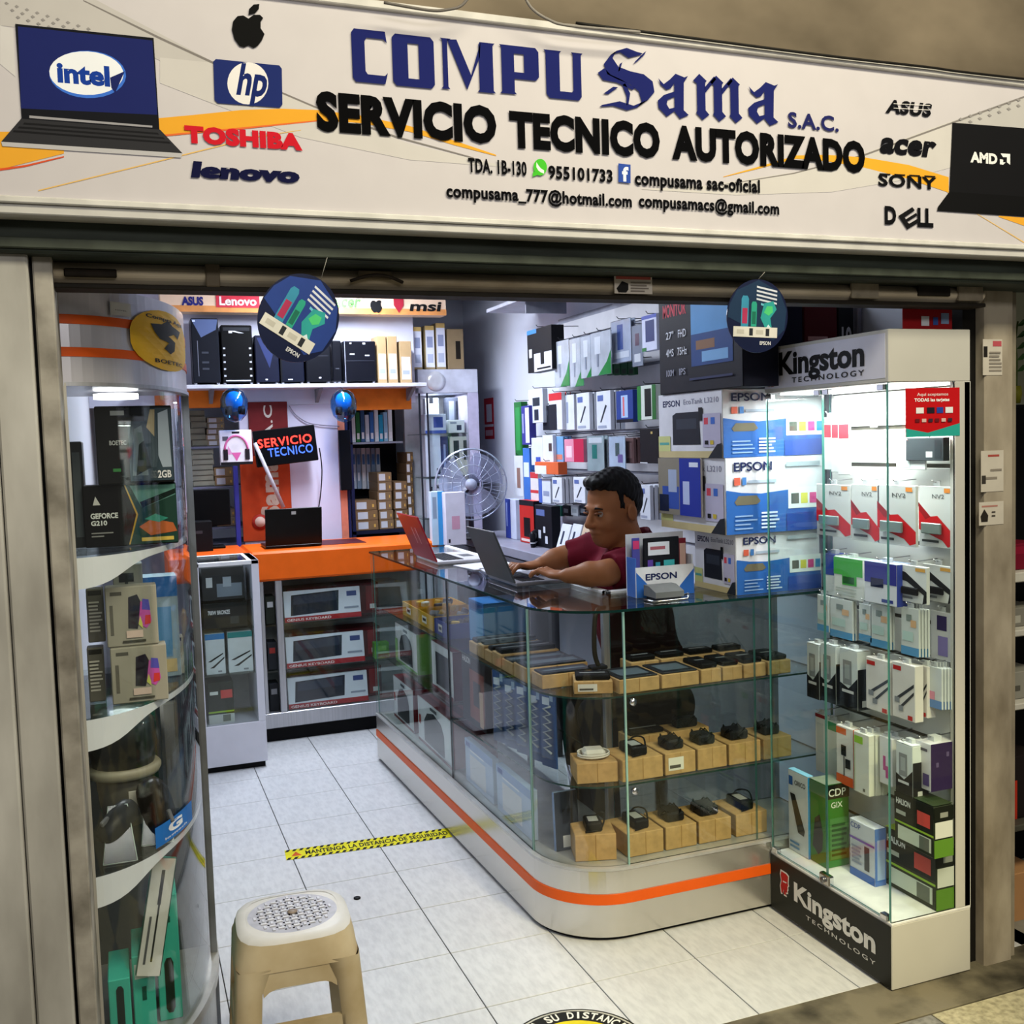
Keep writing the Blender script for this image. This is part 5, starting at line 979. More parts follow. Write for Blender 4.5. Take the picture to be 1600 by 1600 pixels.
sk2=thing('stock_shelf','dark stock rack seen through the right opening','shelf',(1.45,6.5,0))
xs0,xs1=at(548,740,Y=SY_).x,at(645,740,Y=SY_).x
zr=[at(600,y,Y=SY_).z for y in (828,690)]
MB().box(xs0,xs1,SY_,SY_+.4,zr[0]-.02,zr[0],mat('#1d2038',.5)).build('shelf_board',sk2); MB().box(xs0,xs0+.34,SY_,SY_+.3,zr[1]-.012,zr[1],mat('#8d8fa0',.5)).build('shelf_board',sk2); MB().box(xs0,xs1,SY_+.4,SY_+.42,.6,2.0,mat('#15151c',.6)).build('back_board',sk2)
MB().box(xs0,xs0+.02,SY_,SY_+.02,.2,2.0,mat('#24284e',.5)).build('upright',sk2)
g2='cartons in the right stock opening'
stock(555,590,826,782,3,SY_-.06+.08,'#8a6b4c','kraft carton','in the front left column',g=g2,z=zr[0]+.001)
stock(592,614,826,738,6,SY_+.04,'#8f7356','labelled kraft carton','in the middle column',g=g2,z=zr[0]+.001)
stock(616,636,826,752,5,SY_+.04,'#84684c','labelled kraft carton','in the right column',g=g2,z=zr[0]+.001)
stock(637,647,826,706,7,SY_+.06,'#6e573f','dark kraft carton','in the far right column',g=g2,z=zr[0]+.001)
cols=['#d7d9de','#2c6f3c','#3a5a86','#c7d0dc','#3f6fb4','#d9dde4','#2d9ac4','#8fb5d4']
for i in range(9):
    x0=549+7.2*i; B=fbox(x0,x0+6.2,688,648-(i%3)*4,SY_+.02,.08,zr[1]+.001); carton('battery_pack','slim %s pack standing on the upper right stock board, %s from the left'%('grey green navy white blue pale cyan sky teal'.split()[i],ORD[i]),'pack',B,cols[i%8],[('f',.2,.1,.8,.3,'#e6e8ee')],'packs on the right stock board')
for i in range(6):
    x0=550+7.6*i; B=fbox(x0,x0+6.6,764,700,SY_+.30,.03); carton('cable_pack','pale hanging pack below the right stock board, %s from the left'%ORD[i],'pack',B,('#b9c4d6','#8ea4c0','#d0d6e0')[i%3],[('f',.2,.6,.8,.85,'#4d78b0'),('f',.2,.2,.6,.4,'#e4e7ee')],'hanging packs in the right stock')
# black hanging strip beside the partition
B=fbox(531,549,766,672,6.06,.03); tag(MB().box(*B,mat('#0b0c12',.4),ch=.003).build('cable_strip'),'black hanging bundle of cables beside the orange partition edge','cables')
# ================================================================ REAR GLASS CABINET
gc=thing('glass_cabinet','white glass cabinet of small electronics in the back right corner','cabinet',(1.95,6.4,0))
GX0,GX1=at(657,700,Y=6.15).x,at(750,700,Y=6.15).x; GY=6.15; gt=at(700,577,Y=GY).z; gh=at(700,614,Y=GY).z
GX1=min(GX1,2.30)
MB().box(GX0,GX1,GY,PY+.40,gh,gt,mat('#c4c6d6',.45),ch=.003).build('header',gc)
MB().lathe([(.03,-.006),(.06,-.004),(.06,.004),(.03,.006)],(GX0+.11,GY-.004,(gh+gt)/2),mat('#dcdde6',.3,metal=.3),20,'y').build('header_disc',gc)
MB().box(GX1-.07,GX1,GY,GY+.4,.05,gh,mat('#b9b3cc',.45),ch=.002).build('side_panel',gc); MB().box(GX0,GX1,GY+.36,GY+.4,.05,gh,mat('#c9ccd8',.4)).build('back',gc); MB().box(GX0,GX1,GY,GY+.4,0,.06,GREYM).build('base',gc)
for x in (GX0+.005,GX0+.055): MB().box(x-.005,x+.005,GY,GY+.01,.06,gh,mat('#3a3d48',.3,metal=.5)).build('frame_post',gc)
pane(GX0+.06,GY+.005,GX1-.07,GY+.005,.06,gh,'front_glass',gc)
gz=[at(700,y,Y=GY+.06).z for y in (677,744,808)]
for zq in gz: MB().box(GX0+.01,GX1-.072,GY+.02,GY+.35,zq-.006,zq,SHELFG).build('glass_shelf',gc)
area('cabinet_led',(GX0+.2,GY+.15,gh-.01),.2,1.6,(.95,.97,1.0))
g='goods in the rear glass cabinet'
def gpk(label,x0,x1,yb,yt,col,ds,zi,d=.12,Y=GY+.05): carton('electronics_box',label,'box',fbox(x0,x1,yb,yt,Y,d,gz[zi]+.001),col,ds,g)
gpk('pale box with blue tablet print on the upper cabinet shelf',664,697,676,647,'#c9d2e6',[('f',.4,.3,.85,.85,'#3f55a0'),('f',0,0,1,.16,'#4a62b4')],0)
gpk('white camera box with round lens print on the upper cabinet shelf',701,726,676,656,'#d6dae0',[('f',.5,.2,.8,.6,'#26304a'),('f',.1,.7,.5,.85,'#8a92a6')],0,.1,GY+.04)
gpk('red box at the right of the upper cabinet shelf',727,739,676,644,'#9c2436',[('f',.3,.1,.4,.9,'#c44a58')],0,.15,GY+.10)
gpk('tall grey box standing at the back of the upper cabinet shelf',699,726,676,621,'#5a6074',[('f',.5,.1,.8,.9,'#23283a'),('f',.1,.3,.4,.9,'#9aa3b8')],0,.08,GY+.2)
gpk('white box standing behind the tablet box',665,686,676,622,'#cfd6e6',[('f',.3,.85,.6,1,'#2a2d38')],0,.06,GY+.2)
gpk('white tall box on the middle cabinet shelf',665,689,743,680,'#ccd4e8',[('f',.7,.05,.95,.2,'#1f2638')],1)
gpk('dark blue slim box on the middle cabinet shelf',690,701,743,682,'#3b3f66',[('f',.3,.1,.6,.8,'#8d9ac4')],1)
gpk('pale headphone box on the middle cabinet shelf',704,738,743,682,'#c6c6c0',[('f',.15,.4,.4,.9,'#343a40'),('f',.6,.4,.9,.9,'#3e4440')],1)
gpk('white box with dark plugs on the lower cabinet shelf',666,700,807,748,'#cdd5e8',[('f',.2,.7,.3,.8,'#262b3a'),('f',.5,.75,.6,.85,'#262b3a')],2)
gpk('blue slim box on the lower cabinet shelf',704,716,807,760,'#3f86c4',[('f',.2,.2,.8,.5,'#a8cbe8')],2)
gpk('grey electronics box on the lower cabinet shelf',718,740,807,757,'#8d94ac',[('f',.2,.3,.8,.8,'#5a6280')],2)
ztc_=gt+.001
for i,(x0,x1,y0) in enumerate(((646,660,511),(665,680,509),(682,697,505))):
    p=at(x0,560,Y=6.16).x;q=at(x1,560,Y=6.16).x; carton('laptop_carton','tall carton with white printed spine on the glass cabinet, %s of three'%ORD[i],'box',(p,q,6.16,6.45,ztc_,at((x0+x1)/2,y0,Y=6.16).z),'#9b8866',[('f',.06,.05,.94,.9,'#d6d8e8'),('f',.2,.5,.8,.75,'#8d94b4'),('f',.2,.15,.8,.35,'#a9b0c8'),('f',.06,.9,.94,1,'#c9a968')],'cartons on the glass cabinet')
p=at(700,560,Y=6.16).x;q=at(725,560,Y=6.16).x; carton('laptop_carton','wide brown carton with black handle hole on the glass cabinet','box',(p,q,6.16,6.45,ztc_,at(712,514,Y=6.16).z),'#8b775a',[('f',.5,.25,.8,.7,'#1d1813')],'cartons on the glass cabinet')
# ================================================================ RIGHT WALL: GREY DESK, FAN, SLATWALL
ZD2=.985
gd=thing('side_desk','grey laminate desk along the right wall','desk',(2.1,5.4,0))
MB().box(1.90,2.305,4.55,6.12,ZD2-.05,ZD2,mat('#8b8b9c',.4,noise=.04),ch=.004).build('desk_top',gd); MB().box(1.905,2.3,4.56,6.11,ZD2-.085,ZD2-.055,mat('#5c5c66',.4)).build('edge_rail',gd)
for (x,y) in ((1.93,4.60),(1.93,6.06),(2.27,4.60),(2.27,6.06)): MB().box(x-.02,x+.02,y-.02,y+.02,0,ZD2-.085,mat('#34343a',.5)).build('leg',gd)
MB().box(1.94,1.96,4.63,6.03,.45,ZD2-.085,mat('#24242a',.6)).build('modesty_panel',gd)
# fan
C=at(736,757,Y=5.62); R0=.205
fn=thing('table_fan','large table fan with clear smoky blades and wire guard on the grey desk','fan',(C.x,C.y,ZD2+.001))
fd=Vector((-C.x*.8,-C.y,0)).normalized(); up_=Vector((0,0,1)); sd=fd.cross(up_).normalized()
FM=Matrix(((sd.x,up_.x,fd.x,C.x),(sd.y,up_.y,fd.y,C.y),(sd.z,up_.z,fd.z,C.z),(0,0,0,1)))
def ring(r,zf,n=40): return [FM@Vector((r*math.cos(2*math.pi*k/n),r*math.sin(2*math.pi*k/n),zf)) for k in range(n+1)]
WIRE=mat('#aab2c8',.25,metal=.5)
mb=MB()
for r,zf in ((R0,0),(R0*.985,.02),(R0*.8,.05),(R0*.55,.06),(R0*.3,.065)): mb.tube(ring(r,zf),.0022 if r<R0*.9 else .004,WIRE,5,False)
for k in range(24):
    a=2*math.pi*k/24; mb.tube([FM@Vector((R0*math.cos(a),R0*math.sin(a),0)),FM@Vector((R0*.8*math.cos(a+.1),R0*.8*math.sin(a+.1),.05)),FM@Vector((.05*math.cos(a+.3),.05*math.sin(a+.3),.066))],.0012,WIRE,4,False)
mb.build('front_guard',fn)
mb=MB()
for k in range(24):
    a=2*math.pi*k/24; mb.tube([FM@Vector((R0*math.cos(a),R0*math.sin(a),0)),FM@Vector((R0*.7*math.cos(a),R0*.7*math.sin(a),-.06)),FM@Vector((.06*math.cos(a),.06*math.sin(a),-.07))],.0012,WIRE,4,False)
mb.build('rear_guard',fn)
for k in range(3):
    P=[]
    for i in range(8):
        r=.035+(R0-.055)*i/7; row_=[]
        for j in range(9):
            a=2*math.pi*k/3+(-.85+1.7*j/8)*(1-.15*i/7)+.35*i/7; row_.append(FM@Vector((r*math.cos(a),r*math.sin(a),.02-.045*j/8)))
        P.append(row_)
    MB().grid(P,FANP).build('blade',fn)
h=MB(); h.lathe([(.0,.03),(.025,.028),(.034,.01),(.034,-.03)],(0,0,0),mat('#a8aec4',.25),20); h.xf(FM); h.build('hub',fn)
h=MB(); h.lathe([(.02,-.05),(.055,-.07),(.05,-.15),(.02,-.165),(.0,-.166)],(0,0,0),mat('#30303a',.4),18); h.xf(FM); h.build('motor',fn)
bk=C-fd*.10
MB().tube([(bk.x,bk.y,ZD2+.02),(bk.x,bk.y,C.z-.02)],.016,mat('#3a3a44',.4),10).build('stem',fn); MB().lathe([(.10,0),(.10,.012),(.03,.03)],(bk.x,bk.y,ZD2+.001),mat('#23232a',.4),24).build('foot',fn)
# things on the desk
g='boxes on the grey desk'
def dbox(name,label,x0,x1,yb,yt,X,d,col,ds,**k): return carton(name,label,'box',sbox(x0,x1,yb,yt,X,d,ZD2+.001),col,ds,g,**k)
carton('gift_box','white box with pink emblem in front of the fan','box',fbox(696,727,818,769,5.40,.06,ZD2+.001),'#d9d6e6',[('f',.3,.3,.7,.55,'#d4a0b8'),('f',.1,.05,.2,.12,'#25232c')],g)
carton('gift_box','slim blue and white carton left of the pink emblem box','box',fbox(674,694,818,768,5.46,.05,ZD2+.001),'#bcd4e8',[('f',.5,0,1,1,'#3f95d4'),('f',.1,.5,.4,.9,'#8a9ab0')],g)
dbox('phone_box','blue and white tall box beside the red box on the grey desk',790,806,838,780,2.08,.06,'#ccd3ea',[('l',0,0,.5,1,'#2c3f9c'),('l',.1,.3,.2,.9,'#8fa0dc')])
dbox('phone_box','red box with black phone window on the grey desk',812,834,838,782,2.06,.05,'#b92a26',[('l',.0,.88,1,1,'#1a1a20'),('l',.3,.15,.75,.6,'#141216'),('l',.1,.04,.9,.1,'#e0c8c4'),('f',0,0,1,1,'#16161c')])
dbox('headset_box','black box with white earbud rings beside the red box',836,862,842,790,2.05,.05,'#15161e',[('l',.2,.2,.35,.4,'#c8ccd8'),('l',.5,.35,.62,.5,'#c8ccd8'),('l',.6,.1,.75,.28,'#c8ccd8'),('l',.1,.75,.6,.9,'#5a6aa0')])
for i,(x0,x1) in enumerate(((866,880),(882,896),(898,915))):
    dbox('cable_pack','white pack with dark cable print lying against the slatwall, %s'%('left','middle','right brown-edged')[i],x0,x1,852-i,818,2.0,.012,'#d3d7e4' if i<2 else '#c9b39a',[('l',.3,.3,.5,.75,'#343a50'),('l',.2,.05,.8,.15,'#8a93b0')],tilt=('Y',18))
for i in range(4): 
    x=2.0+.02*i; y=5.02+.035*i; tag(MB().lathe([(.012,0),(.016,.05),(.016,.07),(.006,.085)],(x,y,ZD2+.001),mat('#1b1c22',.35),12).lathe([(.012,.02),(.0165,.021),(.0165,.026),(.012,.027)],(x,y,ZD2+.001),mat('#c9cbd4',.2),12).build('flashlight'),'small black torch with bright ring, %s from the fan'%ORD[3-i],'torch','torches on the grey desk')
# slatwall
sw=thing('slatwall','white slatted display wall full of hanging accessories','display wall',(2.28,4.4,.986)); SWX=2.285
zz_=ZD2+.001
MB().box(SWX+.008,2.309,3.0,5.28,zz_,2.20,mat('#8d8f9c',.6)).build('backing',sw)
for k in range(12): MB().box(SWX,SWX+.009,3.0,5.28,zz_+.1*k,zz_+.1*k+.085,mat('#c9c9cf',.45,noise=.03)).build('slat',sw)
us=thing('upper_shelf','white wall shelf above the hanging accessories','shelf',(2.15,5.2,2.17)); c=at(760,489,X=2.0)
MB().box(2.0,SWX-.001,4.45,c.y,c.z,c.z+.02,mat('#b3b5c2',.5),ch=.002).build('board',us)
for y in (4.6,5.15): MB().box(2.05,SWX-.001,y-.006,y+.006,c.z-.06,c.z-.0005,mat('#8d8f9c',.5)).build('bracket',us)
g='packs on the side slatwall'
NP=[0]
def sp(label,x0,x1,y0,y1,X,t,col,ds=(),name='accessory_pack',stack=0,clear=None):
    B=sbox(x0,x1,y1,y0,X,t)
    for s in range(stack+1):
        b=(B[0]+s*(t+.006),B[1]+s*(t+.006),*B[2:]); lb=label if s==0 else '%s behind the %s'%(ORD[s],' '.join(label.split()[:8]+label.split()[-2:]) if len(label.split())>10 else label)
        if clear:
            e=thing(name,lb,'pack',((b[0]+b[1])/2,(b[2]+b[3])/2,b[4]),g); mb=MB().box(b[0]+t*.4,b[0]+t*.6,b[2],b[3],b[4],b[5],mat(col,.5)); decals(mb,(b[0]+t*.4,b[1],*b[2:]),ds); mb.build('card',e)
            MB().box(b[0],b[1],b[2]-.002,b[3]+.002,b[4]-.002,b[5]+.002,CLEAR,ch=.004).build('clear_bag',e)
        else:
            mb=MB().box(*b,mat(col,.5,noise=.05),ch=.0015); decals(mb,b,ds); tag(mb.build(name),lb,'pack',g)
    ym=(B[2]+B[3])/2; MB().tube([(SWX,ym,B[5]+.012),(B[0]-.005,ym,B[5]+.006),(B[0]-.014,ym,B[5]+.016)],.002,mat('#3a3a40',.3,metal=.6),5).build('hook',sw)
CAB=[('l',.3,.2,.6,.6,'#30343f',[(.25,.2),(.35,.2),(.75,.62),(.65,.65)]),('l',.1,.75,.5,.9,'#5a6ca8'),('l',.1,.05,.7,.12,'#9aa2b8')]
sp('black microphone box with blue top hanging left of the clear bags',824,862,512,580,2.06,.07,'#16161b',[('l',.0,.9,.4,1,'#3f7fc0'),('l',.28,0,1,.42,'#d2d2dc'),('l',.55,.15,.7,.45,'#17171b'),('l',.08,.35,.2,.55,'#c9ccd4'),('l',.4,.04,.95,.08,'#17171b')],'microphone_box')
for i,(x0,x1,y0,y1) in enumerate(((866,888,532,604),(889,910,528,604),(906,929,524,590),(922,953,518,586))):
    sp('clear bag with silver cable and green corner, %s from the left'%ORD[i],x0,x1,y0,y1,2.08-.01*i,.012,'#c8ccd6',[('l',0,0,0,0,'#1f8a3a',[(.35,0),(1,0),(1,.55),(.8,.3)]),('l',.2,.5,.5,.9,'#e6e9f0'),('l',.3,.2,.4,.5,'#8a90a0')],'cable_bag',0,True)
sp('clear bag with blue cable coils near the top right',954,984,500,566,2.08,.014,'#b4bdd4',[('l',.3,.3,.6,.9,'#42589c'),('l',.1,.1,.9,.25,'#dfe3ee')],'cable_bag',1,True)
sp('narrow clear pack with a round white plug',986,1002,508,572,2.06,.014,'#8f95a6',[('l',.2,.1,.8,.3,'#e6e8ee'),('l',.3,.5,.7,.8,'#6a4a5a')],'plug_pack',0,True)
sp('white and blue box with navy speaker print at the top right',1003,1026,492,548,2.05,.03,'#cfd4ec',[('l',.25,.25,.85,.85,'#27356f'),('l',0,.9,1,1,'#4556b0'),('l',.0,0,.3,.1,'#2c7a3c')],'speaker_box')
for i in range(7): sp('dark green pack in the second hanging line, %s from the left'%ORD[i],915+11*i,925+11*i,562,586,2.18,.02,'#1c4a2c',[('l',.2,.1,.8,.4,'#0f2416')],'battery_pack')
# row B
sp('white box with black coiled cable print at the left of the middle row',826,848,608,661,2.10,.03,'#cfd5e4',[('l',.3,.5,.8,.75,'#2a2f3c'),('l',.4,.08,.7,.4,'#2a2f3c')])
sp('dark box under the white cable box on the slatwall',848,858,634,672,2.12,.04,'#1b1d26',[('l',.2,.6,.8,.8,'#3a3e4c')])
sp('red-topped white pack with black case print',858,878,614,672,2.08,.02,'#d4d7e0',[('l',0,.8,1,1,'#c23038'),('l',.0,0,.6,.7,'#23252f')],stack=2)
sp('slim white pack next to the red-topped packs',882,897,617,672,2.10,.015,'#ced3e0',[('l',.2,.2,.4,.8,'#8a93ac')],stack=1)
sp('white and blue cable pack left of the pair in the middle row',901,921,614,672,2.06,.02,'#d6dae6',CAB,stack=2)
sp('white and blue cable pack right of the pair in the middle row',932,954,611,672,2.06,.02,'#d6dae6',CAB,stack=2)
sp('blue pack with white pens print in the middle row',963,989,610,660,2.05,.025,'#27408c',[('l',.3,.15,.7,.85,'#a9c4ea'),('l',.4,.2,.5,.8,'#d86a70'),('l',0,0,1,.1,'#14161f')])
sp('green and white box with black shaver print by the printer boxes',996,1025,602,656,2.02,.04,'#d5ddd4',[('l',.4,.1,.75,.9,'#16181a'),('l',0,0,.2,1,'#2a7a36'),('l',.8,0,1,1,'#2f6a34')],'clipper_box')
# tall boxes at the far end of the wall
sp('tall green box hanging at the far end of the slatwall',804,815,628,712,2.12,.04,'#1f6a32',[('l',.2,.1,.8,.9,'#2f8a48')],'tall_box')
sp('tall purple and white box beside the green one',815,827,634,695,2.08,.04,'#3a3a8c',[('l',.5,.05,1,.95,'#cdd0e4'),('l',.1,.3,.3,.8,'#8d90d0')],'tall_box')
sp('pale pack with brown print under the green tall box',804,817,712,775,2.12,.02,'#cdd1dc',[('l',.3,.2,.7,.7,'#8a6a62')],'tall_box')
sp('blue vertical pack with oval logo at the far end',818,828,700,790,2.10,.03,'#3d6fc0',[('l',.1,.5,.9,.75,'#cdd8ee')],'tall_box')
# row C
sp('white pack with blue patch in the third row',830,848,684,727,2.09,.02,'#d0d5e2',[('l',.4,.05,.8,.3,'#3f55b0')])
sp('white pack with earphone print in the third row',848,864,680,722,2.08,.02,'#d4d8e2',[('l',.6,.4,.9,.7,'#4a3a3a')])
sp('sky blue pack in the third row',865,880,682,722,2.10,.012,'#6f9fd0',[('l',.1,.1,.9,.3,'#c47a6a')],stack=2)
sp('pink and red earphone pack in the third row',882,912,686,722,2.06,.02,'#d88aa4',[('l',.5,0,1,1,'#b8274a'),('l',.1,.2,.4,.7,'#e8c4d0')],stack=1)
sp('teal and silver clear pack in the third row',916,942,681,736,2.06,.014,'#9fb0b4',[('l',.3,.35,.6,.75,'#1f7a70'),('l',.1,.8,.9,.95,'#d4dae0')],'plug_pack',2,True)
sp('pale pack with dark green oval in the third row',950,975,682,733,2.05,.014,'#b9cbe0',[('l',.4,.4,.65,.8,'#1d4a44'),('l',.55,.2,.85,.45,'#6a5a9c')],'plug_pack',0,True)
sp('brown pack beside the black pouch',977,990,684,724,2.08,.014,'#6a5050',[('l',.2,.2,.8,.8,'#8d7272')],stack=1)
sp('black fabric pouch on a long hook by the printer boxes',1000,1029,670,724,2.0,.03,'#121218',[('l',.6,.85,.7,.92,'#c9b26a'),('l',0,0,.4,.03,'#c9ccd4')],'pouch')
sp('orange and white box below the third row',836,872,722,741,2.06,.05,'#d5643a',[('l',0,.0,.5,.7,'#d9dbe2')])
# row D
for i,(x0,x1,st) in enumerate(((863,878,2),(896,914,2))): sp('%s white plug box in the fourth row'%('left' if i==0 else 'right'),x0,x1,746,786,2.07,.016,'#d5d9e4',CAB,stack=st)
sp('white and blue card pack in the lowest left of the slatwall',842,860,748,786,2.09,.02,'#cfd6e6',[('l',0,0,.3,1,'#4a66b8'),('l',.4,.3,.9,.5,'#8d97b4')])
sp('white and red pack next to the blue vertical pack',829,841,738,784,2.10,.02,'#d8d4d8',[('l',0,.8,1,1,'#c23a40'),('l',0,.3,1,.4,'#c23a40')])
sp('white cable pack hanging behind the seated man',1000,1016,758,812,2.05,.016,'#d3d8e4',CAB,stack=4)
for i in range(5): sp('small dark pack behind the counter man, %s from the left'%ORD[i],866+13*i,877+13*i,790,806,2.2,.02,('#1d6a5a','#22252c','#c9cfd8','#2a2d36','#8d94a4')[i],[('l',.2,.3,.8,.7,'#9aa4ae')],'small_pack')
# fire extinguisher sign on the bare wall
B=sbox(757,771,686,622,2.306,.003); mb=MB().box(*B,mat('#c22032',.5)); decals(mb,B,[('l',.25,.42,.85,.85,'#e2dfe8'),('l',0,.30,1,.36,'#e2dfe8'),('l',.1,.08,.9,.22,'#d6a8b4')]); tag(mb.build('safety_sign'),'narrow red fire extinguisher sign on the bare wall','sign')
# ================================================================ PRINTER CARTONS AND MONITOR BOX
def epson(label,B,i):
    d=[('l',.08,.80,.36,.90,'#1a2350','EPSON',.02),('l',.42,.82,.95,.90,'#8d8da0','EcoTank L3210'),('l',0,0,0,0,'#20242e',[(.24,.2),(.24,.66),(.3,.7),(.66,.7),(.68,.2)]),('l',.3,.44,.62,.60,'#343a46'),('l',0,0,1,.10,'#c9b98a'),('l',.0,.10,.2,.34,'#c8cc8a'),('l',.02,.2,.18,.24,'#5aa6a0'),('l',.72,.16,.98,.66,'#b9b4cc'),('l',.74,.5,.8,.6,'#d24a5a'),('l',.84,.5,.9,.6,'#3f6ac0'),('l',.66,.56,.72,.76,'#17191f'),('l',.75,.2,.80,.26,'#15161a'),('l',.83,.2,.88,.26,'#c9b13a'),('l',0,0,0,0,'#23272f',[(.8,0),(1,0),(1,.22),(.93,.2)]),
       ('f',0,0,0,0,'#2f62ae',[(0,0),(1,0),(1,.56),(.7,.56),(.35,.52),(.15,.54),(0,.58)]),('f',.08,.82,.46,.94,'#1a2350','EPSON',.02),('f',.08,.64,.14,.74,'#d2604a'),('f',.16,.64,.2,.74,'#4a7fc4'),('f',.22,.66,.5,.70,'#a7b4c8'),('f',.1,.38,.32,.5,'#6f6a58',[(.08,.42),(.12,.5),(.3,.5),(.34,.42),(.3,.38),(.1,.38)]),('f',.62,.30,1,.58,'#e3ebec'),('f',.65,.36,.73,.5,'#55594e'),('f',.75,.36,.82,.5,'#d2cc4a'),('f',.84,.36,.91,.5,'#cf3f86'),('f',.93,.36,.99,.5,'#2f8fc8'),('f',.6,0,1,.24,'#2c4a9c'),('f',.6,.86,.95,.92,'#9fa9b2')]
    d+=lines('f',.08,.06,.3,.28,4,'#8fb0de',.35)+lines('f',.34,.06,.52,.3,5,'#cfdcf0',.5)
    return carton('printer_box',label,'box',B,'#dcdce4',d,'stacked printer boxes')
EY=2.835
def ez(y): return at(1131,y,Y=EY).z
xa=at(1150,880,Y=EY).x; x1_=at(1286,760,Y=EY).x; xb_=at(1130,720,Y=EY).x
z1_=at(1150,835,Y=EY).z
epson('EPSON EcoTank printer box standing on the counter glass, lowest of three',(xa,2.15,EY,at(1086,880,X=xa).y,ZT+.001,z1_),0)
z2_=ez(716); ye=at(1033,760,X=xb_).y
epson('EPSON EcoTank printer box in the middle of the stack, brochure leaning on it',(xb_,2.16,EY-.01,ye,z1_+.001,z2_),1)
z3_=ez(608)
epson('EPSON EcoTank printer box at the top of the stack under the monitor box',(xb_-.004,2.16,EY-.006,ye,z2_+.001,z3_),2)
B=sbox(1029,1095,772,716,xb_-.012,.008); B=(B[0],B[1],B[2],B[3],z1_+.05,B[5]); carton('brochure','glossy brochure with blue right half on the middle printer box','brochure',B,'#c9c4c0',[('l',0,0,.52,1,'#8d8678'),('l',.1,.1,.5,.5,'#3a55a8'),('l',.25,.4,.45,.8,'#a8b4d0'),('l',.02,.05,.25,.35,'#1f2740'),('l',.52,0,1,1,'#27379c'),('l',.75,.85,.95,.93,'#dfe4f4'),('l',.6,.2,.75,.6,'#b9c4ea')])
mz=z3_+.001
B=(1.775,1.90,2.70,at(1030,540,X=1.775).y,mz,2.06)
carton('monitor_box','large dark MONITOR box with blue screen print on top of the printer boxes','box',B,'#12131f',[('l',.06,.70,.36,.82,'#c4384a','MONITOR',.03),('l',.42,.22,.90,.92,'#5f9bd4'),('l',.42,.22,.90,.5,'#2c4a86'),('l',.48,.36,.7,.44,'#8d6a52'),('l',.55,.25,.85,.34,'#7fb0e0'),('l',.1,.5,.2,.57,'#d6d8e2','27"'),('l',.26,.5,.36,.57,'#d6d8e2','FHD'),('l',.1,.34,.2,.41,'#d6d8e2','4MS'),('l',.25,.34,.37,.41,'#d6d8e2','75Hz'),('l',.1,.16,.2,.22,'#9a9cac','100M'),('l',.27,.16,.35,.22,'#9a9cac','IPS'),('l',.4,.1,.9,.12,'#33395c'),('f',0,0,1,1,'#1a1c2c')])
def upc(label,x0,x1,c,ds,Y=2.80,h=.27): 
    p=at(x0,500,Y=Y).x; q=at(x1,500,Y=Y).x; carton('hardware_box',label,'box',(p,q,Y,Y+.06,mz,mz+h),c,ds,'boxes above the lit showcase')
upc('navy box behind the round hanging sign on the printer stack',1186,1254,'#1b1f38',[('f',.1,.3,.9,.34,'#2c3258')]); upc('dark red box above the showcase header',1257,1308,'#5e1720',[('f',.1,.55,.7,.6,'#d8a8a8'),('f',.1,.4,.8,.43,'#8d3a42'),('f',.1,.3,.8,.33,'#8d3a42')]); upc('black box with white numeral 10 above the showcase header',1310,1334,'#14151d',[('f',.2,.45,.85,.72,'#d9dbe4','10',.03),('f',.2,.3,.8,.35,'#9a9cac')]); 
p=at(1340,500,Y=2.80).x; tag(MB().box(p,2.30,2.80,2.86,mz,mz+.30,mat('#8d8d9e',.5),ch=.003).build('cabinet_side'),'grey board standing above the showcase header','board')
B=fbox(1411,1488,515,478,2.26,.004,1.8135); B=(B[0],B[1],B[2],B[3],1.8135,1.93); carton('payment_sign','red card payment sign standing on top of the showcase','sign',B,'#a3161c',[('f',.25,.48,.55,.60,'#f3e6e6','TODAS'),('f',.58,.48,.72,.58,'#e8c4c4','las'),('f',.36,.1,.52,.32,'#e6e8ee'),('f',.6,.12,.7,.3,'#3a5aa8'),('f',.76,.15,.92,.4,'#8aa0c4'),('f',.1,.7,.8,.73,'#d8a0a0')])
# Epson brochure holder and small scanner on the counter
hx0,hx1=at(994,900,Y=2.95).x,at(1084,900,Y=2.95).x; zh=ZT+.001; zf_=at(1040,884,Y=2.95).z; zb2=at(1040,832,Y=3.0).z
ho=thing('brochure_holder','white and blue EPSON cardboard brochure holder on the counter glass','holder',((hx0+hx1)/2,2.98,zh))
B=(hx0,hx1,2.95,2.956,zh,zf_); mb=MB().box(*B,mat('#d5d7e0',.5)); decals(mb,B,[('f',0,0,0,0,'#2f62b4',[(0,0),(.3,0),(.25,.3),(0,.85)]),('f',0,0,0,0,'#2f62b4',[(1,0),(.72,0),(.75,.3),(1,.85)]),('f',.16,.56,.70,.78,'#1a2350','EPSON',.025)]); mb.build('front_panel',ho)
MB().box(hx0,hx1,3.015,3.02,zh,zb2,mat('#d2d4de',.5)).build('back_panel',ho); MB().box(hx0,hx0+.004,2.956,3.015,zh,zf_+.03,mat('#3a66b4',.5)).build('side_panel',ho); MB().box(hx1-.004,hx1,2.956,3.015,zh,zf_+.03,mat('#c9cbd6',.5)).build('side_panel',ho)
w=hx1-hx0
B=(hx0+w*.2,hx0+w*.82,2.975,2.982,zh+.01,zb2-.012); carton('leaflet','black leaflet with ink bottles and white card in the EPSON holder','leaflet',B,'#14161e',[('f',.12,.68,.72,.92,'#d3d8e6'),('f',.18,.78,.6,.84,'#a05a68'),('f',.1,.3,.25,.6,'#5a3f9c'),('f',.32,.3,.45,.55,'#2f86a0'),('f',.55,.3,.85,.58,'#3fa8b0')])
